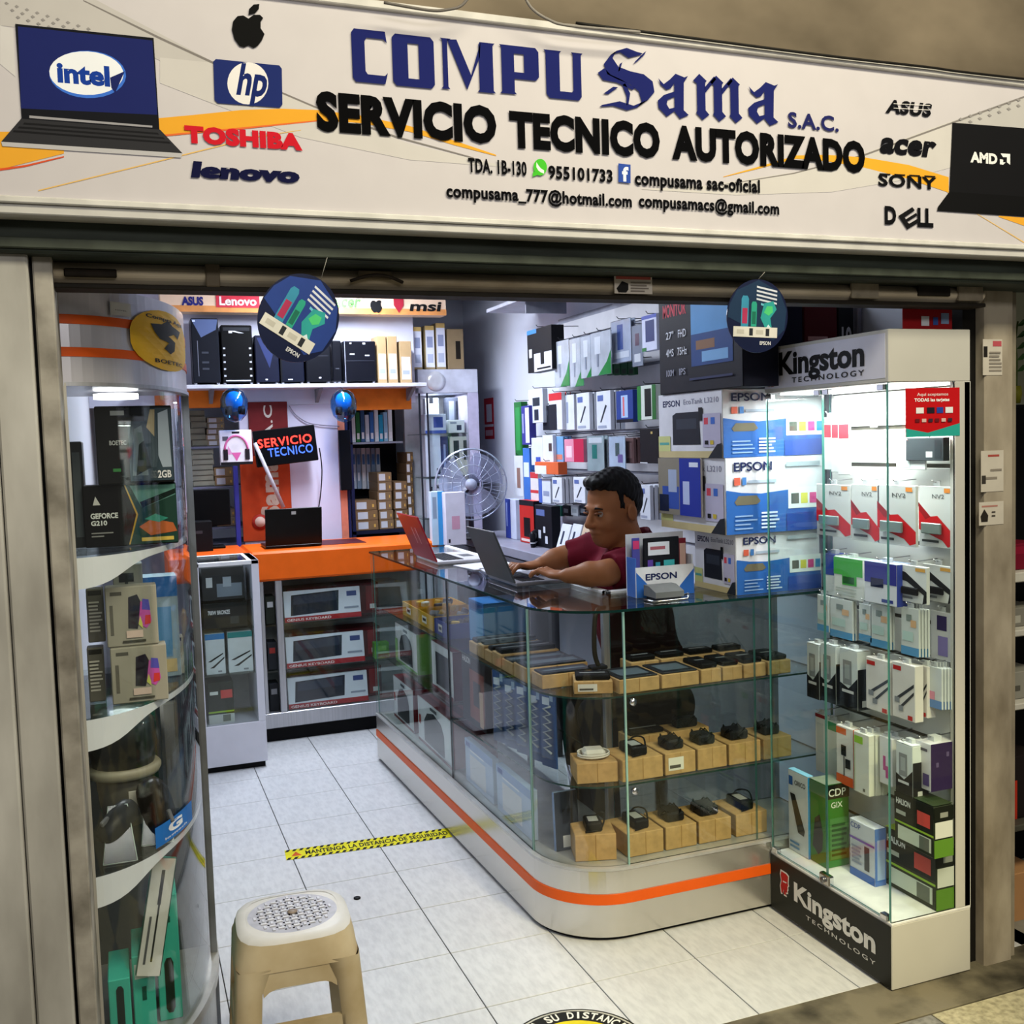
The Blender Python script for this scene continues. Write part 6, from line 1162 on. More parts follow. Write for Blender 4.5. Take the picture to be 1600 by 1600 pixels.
B=(hx0+w*.84,hx0+w*.97,2.985,2.99,zh+.01,zb2-.02); carton('leaflet','narrow magenta leaflet at the right side of the EPSON holder','leaflet',B,'#7a2434',[('f',.1,.4,.9,.9,'#c9a8a0')])
B=(hx0+.006,hx0+w*.16,2.985,2.99,zh+.01,zb2-.01); carton('leaflet','narrow purple leaflet at the left side of the EPSON holder','leaflet',B,'#4a4a9c',[('f',.1,.8,.9,.95,'#c23a70')])
p=at(1020,930,Y=2.87).x; q=at(1064,930,Y=2.87).x; sc_=thing('card_reader','small grey terminal on a wire stand before the EPSON holder','terminal',((p+q)/2,2.87,ZT+.001))
MB().prism([(2.85,ZT+.012),(2.93,ZT+.012),(2.93,ZT+.046),(2.90,ZT+.046),(2.85,ZT+.03)],lambda u,v,w_:(w_,u,v),p,q,mat('#6a6c6e',.4)).build('body',sc_); MB().tube([(p-.015,2.90,ZT+.004),(p-.01,2.845,ZT+.004),(q+.01,2.845,ZT+.004),(q+.012,2.845,ZT+.02),(q+.012,2.90,ZT+.004)],.003,CHROME,6).build('wire_stand',sc_); MB().box(p+.01,q-.01,2.85,2.93,ZT+.0015,ZT+.0118,DARK).build('foot',sc_)
# laptops on the counter
laptop('laptop','grey laptop open in front of the seated man',1.285,3.545,ZT+.001,.30,.21,90,112,mat('#55585c',.35,metal=.4,noise=.04),mat('#8d8c94',.35,metal=.4))
def stripes(L,t,w,d):
    for s in (-.06,.0): MB().box(s,s+.012,.007,.0076,d*.35,d*.7,mat('#c98a8a',.4)).xf(L @ Matrix.Rotation(0,4,'Y')).build('stripe',t)
laptop('laptop','red laptop open at the far end of the glass counter',1.235,4.36,ZT+.001,.34,.22,90,112,mat('#a01a26',.3,coat=.3,noise=.04),mat('#c9c6cc',.4),stripes)
for i,(x,y,rz,c) in enumerate(((1.37,4.05,8,'#d9d8e2'),(1.40,3.86,-6,'#cfd0dc'))):
    tag(MB().box(x-.07,x+.07,y-.10,y+.10,ZT+.001,ZT+.004,mat(c,.6)).xf(Matrix.Translation((x,y,0))@Matrix.Rotation(math.radians(rz),4,'Z')@Matrix.Translation((-x,-y,0))).build('paper_sheet'),'%s white paper sheet lying on the counter between the laptops'%('far' if i==0 else 'near'),'paper')
# ================================================================ SEATED MAN (surface grown from a blended distance field)
class Field:
    def __init__(s,lo,hi,h):
        s.lo=np.array(lo,float); s.h=h; s.n=np.ceil((np.array(hi)-s.lo)/h).astype(int)+1; s.d=np.full(s.n,.2,np.float32)
    def sub(s,lo,hi,pad):
        i0=np.clip(((np.array(lo)-pad-s.lo)/s.h).astype(int),0,s.n-1); i1=np.clip(((np.array(hi)+pad-s.lo)/s.h).astype(int)+2,1,s.n)
        g=np.meshgrid(*[s.lo[k]+s.h*np.arange(i0[k],i1[k]) for k in range(3)],indexing='ij')
        return tuple(slice(a,b) for a,b in zip(i0,i1)),np.stack(g,-1).astype(np.float32)
    def _mix(s,sl,d,k,cut):
        a=s.d[sl]
        if cut: d=-d; h=np.clip(.5-.5*(a-d)/k,0,1); s.d[sl]=a*(1-h)+d*h+k*h*(1-h)
        else: h=np.clip(.5+.5*(a-d)/k,0,1); s.d[sl]=a*(1-h)+d*h-k*h*(1-h)
    def cap(s,a,b,ra,rb=None,k=.015,cut=False):
        rb=ra if rb is None else rb; a=np.array(a,np.float32); b=np.array(b,np.float32); r=max(ra,rb)
        sl,P=s.sub(np.minimum(a,b)-r,np.maximum(a,b)+r,.05); ab=b-a; t=np.clip(((P-a)@ab)/max(ab@ab,1e-9),0,1)
        s._mix(sl,np.linalg.norm(P-a-t[...,None]*ab,axis=-1)-(ra+(rb-ra)*t),k,cut); return s
    def ell(s,c,r,R=None,k=.015,cut=False):
        c=np.array(c,np.float32); m=max(r); sl,P=s.sub(c-m,c+m,.05); Q=P-c
        if R is not None: Q=Q@np.array(R,np.float32)
        q=Q/np.array(r,np.float32); l=np.linalg.norm(q,axis=-1); g=np.linalg.norm(q/np.array(r,np.float32),axis=-1)
        s._mix(sl,l*(l-1)/np.maximum(g,1e-6),k,cut); return s
    def plane(s,p,n):  # keep the side the normal points away from
        g=np.meshgrid(*[s.lo[k]+s.h*np.arange(s.n[k]) for k in range(3)],indexing='ij'); P=np.stack(g,-1); n=np.array(n,float); n/=np.linalg.norm(n)
        s.d=np.maximum(s.d,((P-np.array(p))@n).astype(np.float32)); return s
    def mesh(s,name,m,parent):
        d=s.d; ins=d<0; X,Y,Z=ins.shape
        acc=np.zeros((X-1,Y-1,Z-1,3)); cnt=np.zeros((X-1,Y-1,Z-1))
        c=[(i,j,k) for i in (0,1) for j in (0,1) for k in (0,1)]
        for a in c:
            for ax in range(3):
                if a[ax]==0:
                    b=list(a); b[ax]=1
                    da=d[a[0]:X-1+a[0],a[1]:Y-1+a[1],a[2]:Z-1+a[2]]; db=d[b[0]:X-1+b[0],b[1]:Y-1+b[1],b[2]:Z-1+b[2]]
                    cr=(da<0)!=(db<0); t=np.where(cr,da/np.where(cr,da-db,1),0)
                    p=np.zeros(cr.shape+(3,))+np.array(a); p[...,ax]=t; acc+=p*cr[...,None]; cnt+=cr
        on=cnt>0; idx=-np.ones(on.shape,int); idx[on]=np.arange(on.sum()); I=np.argwhere(on)
        V=s.lo+s.h*(I+acc[on]/cnt[on][:,None]); F=[]
        for ax in range(3):
            u,v=(ax+1)%3,(ax+2)%3; sl0=[slice(None)]*3; sl1=[slice(None)]*3; sl0[ax]=slice(0,-1); sl1[ax]=slice(1,None)
            e=np.argwhere(ins[tuple(sl0)]!=ins[tuple(sl1)]); e=e[(e[:,u]>0)&(e[:,v]>0)&(e[:,u]<ins.shape[u]-1)&(e[:,v]<ins.shape[v]-1)]
            if not len(e): continue
            fl=ins[tuple(e.T)]; q=[]
            for du,dv in ((-1,-1),(0,-1),(0,0),(-1,0)):
                w=e.copy(); w[:,u]+=du; w[:,v]+=dv; q.append(idx[tuple(w.T)])
            q=np.stack(q,1); q[~fl]=q[~fl][:,::-1]; F+=q.tolist()
        mb=MB(); mb.add([tuple(v) for v in V],[tuple(f) for f in F],m,True); return mb.build(name,parent)
HC=at(957,797,Y=3.37); HC=np.array(HC); 
yaw=math.radians(180+14); pit=math.radians(-8)   # facing -X, a little towards the street, looking slightly down
F3=np.array([math.cos(yaw)*math.cos(pit),math.sin(yaw)*math.cos(pit),math.sin(pit)]); L3=np.array([-math.sin(yaw),math.cos(yaw),0]); U3=np.cross(F3,L3)
RM=np.stack([F3,L3,U3],1)
HS=1.06
def hp(f,l,u): return HC+HS*(F3*f+L3*l+U3*u)
def hr(*r): return tuple(HS*x for x in r)
SKIN=mat('#94603f',.5,noise=.05,scale=20); SHIRT=mat('#6b1226',.85,noise=.12,scale=18); 
mn=thing('person','seated man in a dark red polo shirt typing at the grey laptop','person',(1.76,3.40,.0))
nb=HC+np.array([.065,.01,-.135])           # base of neck
sN=nb+np.array([-.005,-.145,-.035]); sF=nb+np.array([-.06,.15,-.03])
eN=np.array([1.54,3.195,1.085]); wN=np.array([1.425,3.255,1.078])
eF=np.array([1.55,3.58,1.10]); wF=np.array([1.455,3.57,1.085])
lo=(1.20,3.02,.60); hi=(2.05,3.80,HC[2]+.17)
fb=Field(lo,hi,.0048)
fb.ell(hp(-.012,0,.035),hr(.098,.077,.098),RM).ell(hp(.022,0,-.035),hr(.074,.060,.085),RM,k=.03).ell(hp(.05,0,-.088),hr(.036,.036,.026),RM,k=.03)
fb.ell(hp(.06,.036,-.03),hr(.026,.022,.026),RM,k=.02).ell(hp(.06,-.036,-.03),hr(.026,.022,.026),RM,k=.02)
fb.cap(hp(.084,-.03,.022),hp(.084,.03,.022),.011*HS,k=.012)
for l in (.031,-.031): fb.ell(hp(.098,l,.004),hr(.016,.017,.011),RM,k=.012,cut=True)
fb.cap(hp(.090,0,.012),hp(.112,0,-.028),.008*HS,.0135*HS,k=.008)
for l in (.011,-.011): fb.ell(hp(.100,l,-.033),hr(.011,.009,.009),RM,k=.006)
fb.ell(hp(.087,0,-.060),hr(.013,.026,.008),RM,k=.006).ell(hp(.084,0,-.074),hr(.012,.022,.008),RM,k=.006)
fb.cap(hp(.100,-.022,-.067),hp(.100,.022,-.067),.0035,k=.004,cut=True)
for l in (.083,-.083):
    fb.ell(hp(-.016,l,-.008),hr(.020,.010,.031),RM,k=.006); fb.ell(hp(-.008,l*1.13,-.004),hr(.010,.006,.016),RM,k=.005,cut=True)
fb.cap(hp(-.03,0,-.06),nb+np.array([.01,0,-.03]),.058,.066,k=.03)
tors=[((nb+np.array([-.01,.0,-.13])),(.12,.185,.12)),((nb+np.array([.02,.01,-.28])),(.125,.165,.17)),((nb+np.array([.07,.01,-.46])),(.13,.16,.15))]
for c,r in tors: fb.ell(c,r,k=.05)
for a,e,w in ((sN,eN,wN),(sF,eF,wF)):
    fb.cap(nb+np.array([.02,0,-.05]),a,.06,.062,k=.04); fb.cap(a,e,.054,.042,k=.02); fb.cap(e,e+(w-e)*.45,.043,.042,k=.02); fb.cap(e+(w-e)*.45,w,.042,.027,k=.015)
def hand(w,fwd,side,up,curl):
    fwd=np.array(fwd,float); fwd/=np.linalg.norm(fwd); side=np.array(side,float); side/=np.linalg.norm(side); up=np.cross(fwd,side); up*=np.sign(up[2])
    pc=w+fwd*.045; fb.ell(pc,(.046,.040,.016),np.stack([fwd,side,up],1),k=.015)
    for i,(o,L) in enumerate(((-.028,.066),(-.009,.076),(.010,.071),(.028,.056))):
        b=w+fwd*.082+side*o; m_=b+fwd*L*.45+up*.012; t_=m_+fwd*L*.42-up*curl; e_=t_+fwd*L*.16-up*curl*.9
        fb.cap(b-fwd*.02,m_,.0088,k=.004); fb.cap(m_,t_,.0084,.0078,k=.003); fb.cap(t_,e_,.0078,.0066,k=.003)
    b=w+fwd*.025-side*.034; fb.cap(b,b+fwd*.035-side*.020-up*.004,.0115,.010,k=.006); fb.cap(b+fwd*.035-side*.02-up*.004,b+fwd*.066-side*.022-up*.012,.0098,.008,k=.003)
hand(wF,(-1,-.12,-.06),(0.1,-1,0),(0,0,1),.014); hand(wN,(-.55,.84,.03),(-.84,-.55,0),(0,0,1),.012)
fb.mesh('body',SKIN,mn)
# shirt
fs=Field((1.30,3.0,.60),(2.06,3.82,HC[2]-.08),.006)
for c,r in tors: fs.ell(c,tuple(x+.014 for x in r),k=.05)
def sleeve(a,e,u):
    p=a+(e-a)*u; g=Field((1.30,3.0,.60),(2.06,3.82,HC[2]-.08),.006); g.cap(nb+np.array([.02,0,-.05]),a,.07,.076,k=.04); g.cap(a,a+(e-a)*(u+.3),.070,.060,k=.02); g.plane(p,(e-a)); return g.d
for a,e,u in ((sN,eN,.86),(sF,eF,.85)):
    d2=sleeve(a,e,u); h=np.clip(.5+.5*(fs.d-d2)/.02,0,1); fs.d=fs.d*(1-h)+d2*h-.02*h*(1-h)
fs.cap(nb+np.array([-.005,0,-.0]),nb+np.array([.02,0,-.06]),.078,.10,k=.03)
_g=np.meshgrid(*[fs.lo[k]+fs.h*np.arange(fs.n[k]) for k in range(3)],indexing='ij'); _c=(-.35*(_g[0]-nb[0]+.01)+(_g[2]-nb[2]-.022))/1.06; _m=np.hypot(_g[0]-nb[0],_g[1]-nb[1])<.105; fs.d=np.where(_m,np.maximum(fs.d,_c),fs.d).astype(np.float32); fs.plane((1.8,3.4,.66),(0,0,-1))
# shallow cloth folds
g=np.meshgrid(*[fs.lo[k]+fs.h*np.arange(fs.n[k]) for k in range(3)],indexing='ij'); fs.d+=(.0035*np.sin(38*g[2]+22*g[0]+9*np.sin(14*g[1]))*np.cos(21*g[1]+13*g[0])).astype(np.float32)
shirt=fs.mesh('polo_shirt',SHIRT,mn)
# collar
ring_=[]
for k in range(21):
    a=2*math.pi*k/20; ring_.append(a)
P=[[tuple(nb+np.array([.012+.072*math.cos(a),.070*math.sin(a),.012+.03*math.cos(a)])) for a in ring_],[tuple(nb+np.array([.010+.070*math.cos(a),.068*math.sin(a),.036+.03*math.cos(a)])) for a in ring_],[tuple(nb+np.array([.012+.092*math.cos(a),.090*math.sin(a),-.002+.028*math.cos(a)])) for a in ring_]]
MB().grid(P,mat('#55101f',.85,noise=.1)).build('collar',mn)
# hair
fh=Field(HC-.2,HC+.2,.004); fh.ell(hp(-.016,0,.040),hr(.106,.083,.106),RM,k=.01)
fh.ell(hp(.05,0,.108),hr(.042,.056,.026),RM,k=.02)
G_=np.meshgrid(*[fh.lo[k]+fh.h*np.arange(fh.n[k]) for k in range(3)],indexing='ij'); Q=(np.stack(G_,-1)-HC)/HS; qf=Q@F3; ql=Q@L3; qu=Q@U3
line=np.where(qf>.02,.072+.25*(qf-.02),np.where(qf>-.040,.068-.75*(.02-qf),np.where(qf>-.055,.023+4.5*(qf+.040),-.045))); line=np.where((np.abs(qf-.016)<.008),np.minimum(line,.012),line)
fh.d=np.maximum(fh.d,((line-qu)*.6).astype(np.float32)); fh.d+=(.0022*np.sin(210*ql+70*qf)*np.sin(150*qf+60*qu)+.0012*np.sin(330*qf+250*qu)).astype(np.float32)
fh.mesh('hair',mat('#0c0a0b',.55,noise=.2,scale=80),mn)
for l in (.031,-.031):
    e=MB(); c=hp(.0785,l,.003); e.lathe([(.0,-.012),(.009,-.009),(.012,0),(.009,.009),(.0,.012)],tuple(c),mat('#a89c92',.3),12); ey=e.build('eye',mn)
    c2=hp(.0865,l,.001); MB().lathe([(.0,-.005),(.0045,-.003),(.0055,0),(.0045,.003),(.0,.005)],tuple(c2),mat('#1c120c',.2),10).build('iris',ey)
    MB().tube([hp(.088,l-.018*np.sign(l),.020),hp(.096,l,.027),hp(.084,l+.022*np.sign(l),.022)],[.003,.0042,.002],mat('#0f0b0a',.7),6).build('eyebrow',mn)
    MB().tube([hp(.0935,l-.013*np.sign(l),.006),hp(.0945,l,.0085),hp(.087,l+.016*np.sign(l),.008)],[.003,.0045,.003],mat('#7a4c34',.6),6).build('eyelid',mn)
# trousers and stool under him
fl_=Field((1.30,3.10,0.0),(2.1,3.75,.72),.012)
hipc=nb+np.array([.09,.01,-.66]); 
fl_.ell((hipc[0],hipc[1],.56),(.15,.18,.12),k=.05)
for s in (-.09,.09):
    k_=(hipc[0]-.27,3.40+s*1.1,.56); fl_.cap((hipc[0],hipc[1]+s,.55),k_,.088,.066,k=.04); fl_.cap(k_,(k_[0]+.04,k_[1],.10),.064,.045,k=.03); fl_.cap((k_[0]+.10,k_[1],.045),(k_[0]-.02,k_[1],.04),.042,.034,k=.02)
fl_.plane((0,0,.004),(0,0,-1))
fl_.mesh('trousers',mat('#1d2433',.85),mn)
st=thing('bar_stool','round dark stool under the seated man','stool',(hipc[0]+.03,hipc[1],0))
MB().lathe([(.0,.40),(.16,.40),(.17,.42),(.16,.438),(.0,.44)],(hipc[0]+.03,hipc[1],0),DARK,24).build('seat',st); MB().lathe([(.025,.03),(.025,.40)],(hipc[0]+.03,hipc[1],0),CHROME,12).build('column',st); MB().lathe([(.19,.001),(.19,.015),(.04,.035),(.0,.036)],(hipc[0]+.03,hipc[1],0),CHROME,24).build('foot',st)
# ================================================================ ROUND HANGING SIGNS
def disc(label,cx,cy,rx,Y,tilt,rz,shade):
    C=at(cx,cy,Y=Y); E1=at(cx+rx,cy,Y=Y); r=(E1.x-C.x)
    t=thing('hanging_sign',label,'sign',(C.x,C.y,C.z-r*1.05)); M=Matrix.Translation(C)@Matrix.Rotation(math.radians(rz),4,'Z')@Matrix.Rotation(math.radians(tilt),4,'Y')
    vr=r*1.14
    def P(u,v,w=0): return (u*r,-.002-w,v*vr)
    n=40; circ=[(math.cos(2*math.pi*k/n),math.sin(2*math.pi*k/n)) for k in range(n)]
    mb=MB().prism(circ,lambda u,v,w:(u*r,w,v*vr),-.002,.002,mat('#141c3c',.3,noise=.08)); mb.xf(M); bd=mb.build('board',t)
    def pl(pts,c,lv,name='print'): 
        m=MB().poly([P(u,v,.0004+.0002*lv) for u,v in pts],mat(c,.4,noise=.08)); m.xf(M); m.build(name,t)
    pl([(-.98,-.05),(-.92,.3),(-.7,.68),(.0,.98),(.7,.68),(.95,.2),(.9,-.35),(.55,-.65)],shade,0,'blue_field')
    for k in range(4): pl([(-.05,.82-.11*k),(.62,.66-.11*k+.05),(.62,.61-.11*k+.05),(-.05,.77-.11*k)],'#d6dbe8',1,'text_line')
    pl([(.1,.36),(.45,.28),(.45,.22),(.1,.30)],'#6fc0d8',1,'text_line')
    def bottle(u,v,w,h,a,c1,c2):
        ca,sa=math.cos(a),math.sin(a); q=lambda x,y:(u+x*ca-y*sa,v+x*sa+y*ca)
        pl([q(-w,-h),q(w,-h),q(w,h*.8),q(w*.6,h),q(-w*.6,h),q(-w,h*.8)],c1,2,'ink_bottle'); pl([q(-w*.7,-h*.8),q(w*.7,-h*.8),q(w*.7,h*.2),q(-w*.7,h*.2)],c2,3,'ink_label')
    bottle(-.42,.12,.12,.42,0,'#3a8fb0','#b0345a'); bottle(-.12,.05,.09,.34,0,'#2fa58c','#1e6f5a')
    pl([(.1,-.05),(.2,.35),(.5,.42),(.62,.2),(.42,-.05),(.5,-.4),(.35,-.55),(.25,-.3)],'#2f9f9c',2,'light_burst'); pl([(.2,.1),(.3,.28),(.48,.28),(.5,.12),(.36,.02)],'#4fc77a',3,'light_burst'); pl([(.3,-.3),(.36,-.22),(.44,-.3),(.37,-.42)],'#cfe9f4',4,'light_burst')
    pl([(-.78,-.30),(.66,-.30),(.66,-.58),(-.78,-.58)],'#dcdad2',5,'label_band'); 
    for u in (-.2,.34): pl([(u-.06,-.34),(u+.06,-.34),(u+.06,-.54),(u-.06,-.54)],'#2a2d33',6,'label_mark')
    for u in (-.55,.08): pl([(u-.12,-.38),(u+.12,-.38),(u+.12,-.5),(u-.12,-.5)],'#c3c0b6',6,'label_mark')
    m=MB(); m.text('EPSON',P(.1,-.78,.001),(1,0,0),(0,0,1),r*.36,vr*.1,mat('#e2e4ea',.5),.02); m.xf(M); m.build('epson_lettering',t)
    m=MB(); m.tube([P(0,.99),P(0,1.0)],.002,CHROME,5); m.xf(M); 
    top=M@Vector((0,0,vr)); MB().tube([top,(top.x+.012,2.09,1.925)],.0006,mat('#b9b6ae',.4),4).build('thread',t)
    return t
disc('round dark blue EPSON hanging sign tilted over the left of the doorway',467,497,62,2.10,32,6,'#27418c')
disc('round dark EPSON hanging sign on the right before the monitor box',1183,494,42,2.10,3,-12,'#1b3350')
# ================================================================ FLOOR MARKINGS, STOOL, NEIGHBOUR
A=at(446,1337,Z=0); Bq=at(703,1301,Z=0); dv=(Bq-A); Lt=dv.length; dv.normalize(); nv=Vector((-dv.y,dv.x,0)); tw=.098
tp_=thing('floor_tape','yellow and black floor tape reading MANTENGA LA DISTANCIA DE SEGURIDAD','tape',tuple(A))
def TP(u,v,w=.0012): q=A+dv*u+nv*(v*tw-tw/2); return (q.x,q.y,w)
MB().poly([TP(0,0),TP(Lt,0),TP(Lt,1),TP(0,1)],mat('#d8cf1e',.5,noise=.08)).build('strip',tp_)
mb=MB(); k=0
while k*.026<Lt-.02:
    u=k*.026; 
    for v0,v1 in ((0,.2),(.8,1)): mb.poly([TP(u,v0,.0015),TP(u+.013,v0,.0015),TP(u+.022,v1,.0015),TP(u+.009,v1,.0015)],mat('#15150f',.6))
    k+=1
tag(mb.build('hazard_marks',tp_),kind='stuff')
g,f,_=text_geo('MANTENGA LA DISTANCIA DE SEGURIDAD',.03,1.05); MB().add([TP(.075+(Lt-.085)*p[0],.30+.40*p[1],.0016) for p in g],f,mat('#14140e',.6)).build('lettering',tp_)
MB().poly([TP(.02,.3,.0016),TP(.06,.3,.0016),TP(.04,.72,.0016)],mat('#c4561e',.6)).build('warning_mark',tp_)
cs_=at(905,1640,Z=0); Rr=(at(905,1577,Z=0)-cs_).length
fs_=thing('floor_sticker','round black and yellow distance sticker on the floor at the entrance','sticker',tuple(cs_))
def FP(r,a,z): return (cs_.x+r*math.cos(a),cs_.y+r*math.sin(a),z)
MB().poly([FP(Rr,2*math.pi*k/40,.0012) for k in range(40)],mat('#17170f',.6)).build('black_ring',fs_); MB().poly([FP(Rr*.70,2*math.pi*k/40,.0015) for k in range(40)],mat('#dcc91f',.5)).build('yellow_disc',fs_)
MB().poly([FP(Rr*.97,2*math.pi*k/40,.0013) for k in range(40)]+[FP(Rr*.94,2*math.pi*k/40,.0013) for k in range(39,-1,-1)],mat('#b9b6a8',.6)).build('white_ring',fs_)
for i,ch in enumerate('MANTENGA SU DISTANCIA'):
    if ch==' ': continue
    a=math.radians(168-156*i/20); g,f,_=text_geo(ch,.03); w_=.018 if ch!='I' else .006
    er=Vector((math.cos(a),math.sin(a),0)); et=Vector((math.sin(a),-math.cos(a),0)); o=cs_+er*Rr*.745
    MB().add([o+et*((p[0]-.5)*w_)+er*(p[1]*Rr*.17)+Vector((0,0,.0017)) for p in g],f,mat('#e9e6da',.6)).build('letter',fs_)
for s in (-1,1):
    MB().poly([(cs_.x+s*.035+.016*math.cos(2*math.pi*k/16),cs_.y+.06+.034*math.sin(2*math.pi*k/16),.0018) for k in range(16)],mat('#1a1a10',.6)).build('footprint',fs_)
    MB().poly([(cs_.x+s*.035+.011*math.cos(2*math.pi*k/12),cs_.y+.015+.012*math.sin(2*math.pi*k/12),.0018) for k in range(12)],mat('#1a1a10',.6)).build('footprint_heel',fs_)
dr=at(558,1404,Z=0); tag(MB().lathe([(.0,.0005),(.012,.0005),(.012,.004),(.008,.005),(.0,.005)],tuple(dr),BLACK,14).build('floor_stop'),'small black round cap on the floor tiles behind the stool','floor cap')
# plastic stool
sc0=at(457,1428,Z=.45); SX,SYy=sc0.x,sc0.y
ps=thing('plastic_stool','beige plastic stool with white perforated seat at the entrance','stool',(SX,SYy,0))
BEI=mat('#d6c6a6',.5,noise=.12,scale=5,dark='#b09a72'); PALE=mat('#d6d3ce',.4,noise=.05)
def sq(hw,z,n=32,e=3.6,rot=-.06): 
    o=[]
    for k in range(n):
        a=2*math.pi*k/n; c,s=math.cos(a),math.sin(a); r=hw/((abs(c)**e+abs(s)**e)**(1/e)); x,y=r*c,r*s; o.append((SX+x*math.cos(rot)-y*math.sin(rot),SYy+x*math.sin(rot)+y*math.cos(rot),z))
    return o+[o[0]]
hw=lambda z:.134+.030*(1-z/.45)
mb=MB(); mb.grid([sq(.108,.452),sq(.122,.450),sq(.130,.443)],PALE); mb.grid([sq(.130,.443),sq(.135,.42,e=4.6),sq(hw(.385)+.001,.385,e=7)],BEI); mb.grid([sq(hw(.385)-.008,.385),sq(.122,.44),sq(.10,.444)],BEI); mb.grid([sq(hw(.385),.385),sq(hw(.385)-.008,.385)],BEI); mb.build('rim',ps)
RX,RY=.104,.100; mb=MB(); el=[(SX+RX*math.cos(2*math.pi*k/36),SYy+RY*math.sin(2*math.pi*k/36),.453) for k in range(36)]; mb.poly(el,mat('#b4b4bf',.4,noise=.1,scale=30)); mb.grid([[(x,y,.453) for x,y,_ in el]+[(el[0][0],el[0][1],.453)],sq(.112,.4505,36)],PALE); mb.build('seat',ps)
mb=MB()
for i in range(-5,6):
    for j in range(-5,6):
        x=i*.0175; y=j*.0175
        if x*x+y*y<.088**2:
            if (i+j)%2==0: mb.box(SX+x-.007,SX+x+.007,SYy+y-.0028,SYy+y+.0028,.4535,.4555,mat('#dcdce2',.4))
            else: mb.box(SX+x-.0028,SX+x+.0028,SYy+y-.007,SYy+y+.007,.4535,.4552,mat('#cfcfd8',.4))
tag(mb.build('woven_relief',ps),kind='stuff'); mb=MB()
for i in range(-5,5):
    for j in range(-5,5):
        x=i*.0175+.00875; y=j*.0175+.00875
        if x*x+y*y<.086**2: mb.lathe([(.0028,0),(.0028,.0006)],(SX+x,SYy+y,.4533),mat('#15131a',.7),6)
tag(mb.build('holes',ps),kind='stuff'); MB().lathe([(.012,0),(.012,.002),(.0,.0025)],(SX,SYy,.4555),mat('#a08f80',.4),12).build('maker_badge',ps)
rot=-.06
def loc(x,y,z): return (SX+x*math.cos(rot)-y*math.sin(rot),SYy+x*math.sin(rot)+y*math.cos(rot),z)
for sx in (-1,1):
    for sy in (-1,1):
        R_=[]
        for z in (.392,.34,.25,.12,.0):
            h=hw(z); w=.058 if z<.36 else .075; c=.03
            R_.append([loc(sx*h,sy*(h-w),z),loc(sx*h,sy*(h-c),z),loc(sx*(h-.006),sy*(h-.006),z),loc(sx*(h-c),sy*h,z),loc(sx*(h-w),sy*h,z),loc(sx*(h-w),sy*(h-.010),z),loc(sx*(h-.022),sy*(h-.022),z),loc(sx*(h-.010),sy*(h-w),z),loc(sx*h,sy*(h-w),z)])
        MB().grid(R_,BEI).build('leg',ps)
for k in range(4):
    a=rot+k*math.pi/2; ca,sa=math.cos(a),math.sin(a)
    def lk(x,y,z): return (SX+x*ca-y*sa,SYy+x*sa+y*ca,z)
    h1,h2=hw(.225),hw(.265); mb=MB(); m1,m2=h1-.055,h2-.05
    mb.add([lk(-m1,-h1,.225),lk(m1,-h1,.225),lk(m2,-h2,.265),lk(-m2,-h2,.265),lk(-m1,-h1+.014,.225),lk(m1,-h1+.014,.225),lk(m2,-h2+.014,.265),lk(-m2,-h2+.014,.265)],[(0,1,2,3),(7,6,5,4),(3,2,6,7),(4,5,1,0),(0,3,7,4),(1,5,6,2)],BEI); mb.build('cross_rail',ps)
    ht=hw(.385); m=ht-.06; P0=[];P1=[]
    for i in range(13):
        u=-1+2*i/12; zz=.332+.016*(1-abs(u)**6); hh=hw(zz); P0.append(lk(u*m*1.04,-ht+.001,.388)); P1.append(lk(u*m*1.04,-hh+.001,zz))
    Q0=[(p[0]+.010*-sa*-1*0+ (-sa)*.010,p[1]+ca*.010,p[2]) for p in P0]; Q1=[(p[0]-sa*.010,p[1]+ca*.010,p[2]) for p in P1]
    MB().grid([P0,P1],BEI).grid([Q1,Q0],BEI).grid([P1,Q1],BEI).build('apron',ps)
# stickers on the right pilaster
def ps_(label,x0,x1,y0,y1,ds): return flatsign('sticker',label,'sticker',x0,x1,y0,y1,2.2235,'#c9c2b6',ds,'paper stickers on the right pilaster')
ps_('torn paper sticker highest on the right pilaster',1536,1566,530,586,[('f',.5,.8,.95,.95,'#b8525c'),('f',.02,.5,.22,.8,'#23201e')]+lines('f',.3,.1,.95,.7,6,'#8b837a'))
ps_('torn white sticker remains midway up the right pilaster',1533,1568,704,768,[('f',.3,.85,.8,.9,'#a84a42'),('f',.02,.2,.2,.4,'#3a3632'),('f',.2,.3,.7,.36,'#8a8278'),('f',.4,.5,.9,.55,'#8a8278')])
ps_('white house-shaped locksmith sticker lowest on the right pilaster',1530,1568,784,820,[('f',.1,.78,.75,.85,'#b07a70'),('f',0,0,0,0,'#2b2622',[(.05,.4),(.2,.7),(.36,.42),(.34,.15),(.08,.15)]),('f',.5,.35,.65,.42,'#4a443e'),('f',.5,.52,.65,.58,'#4a443e')])
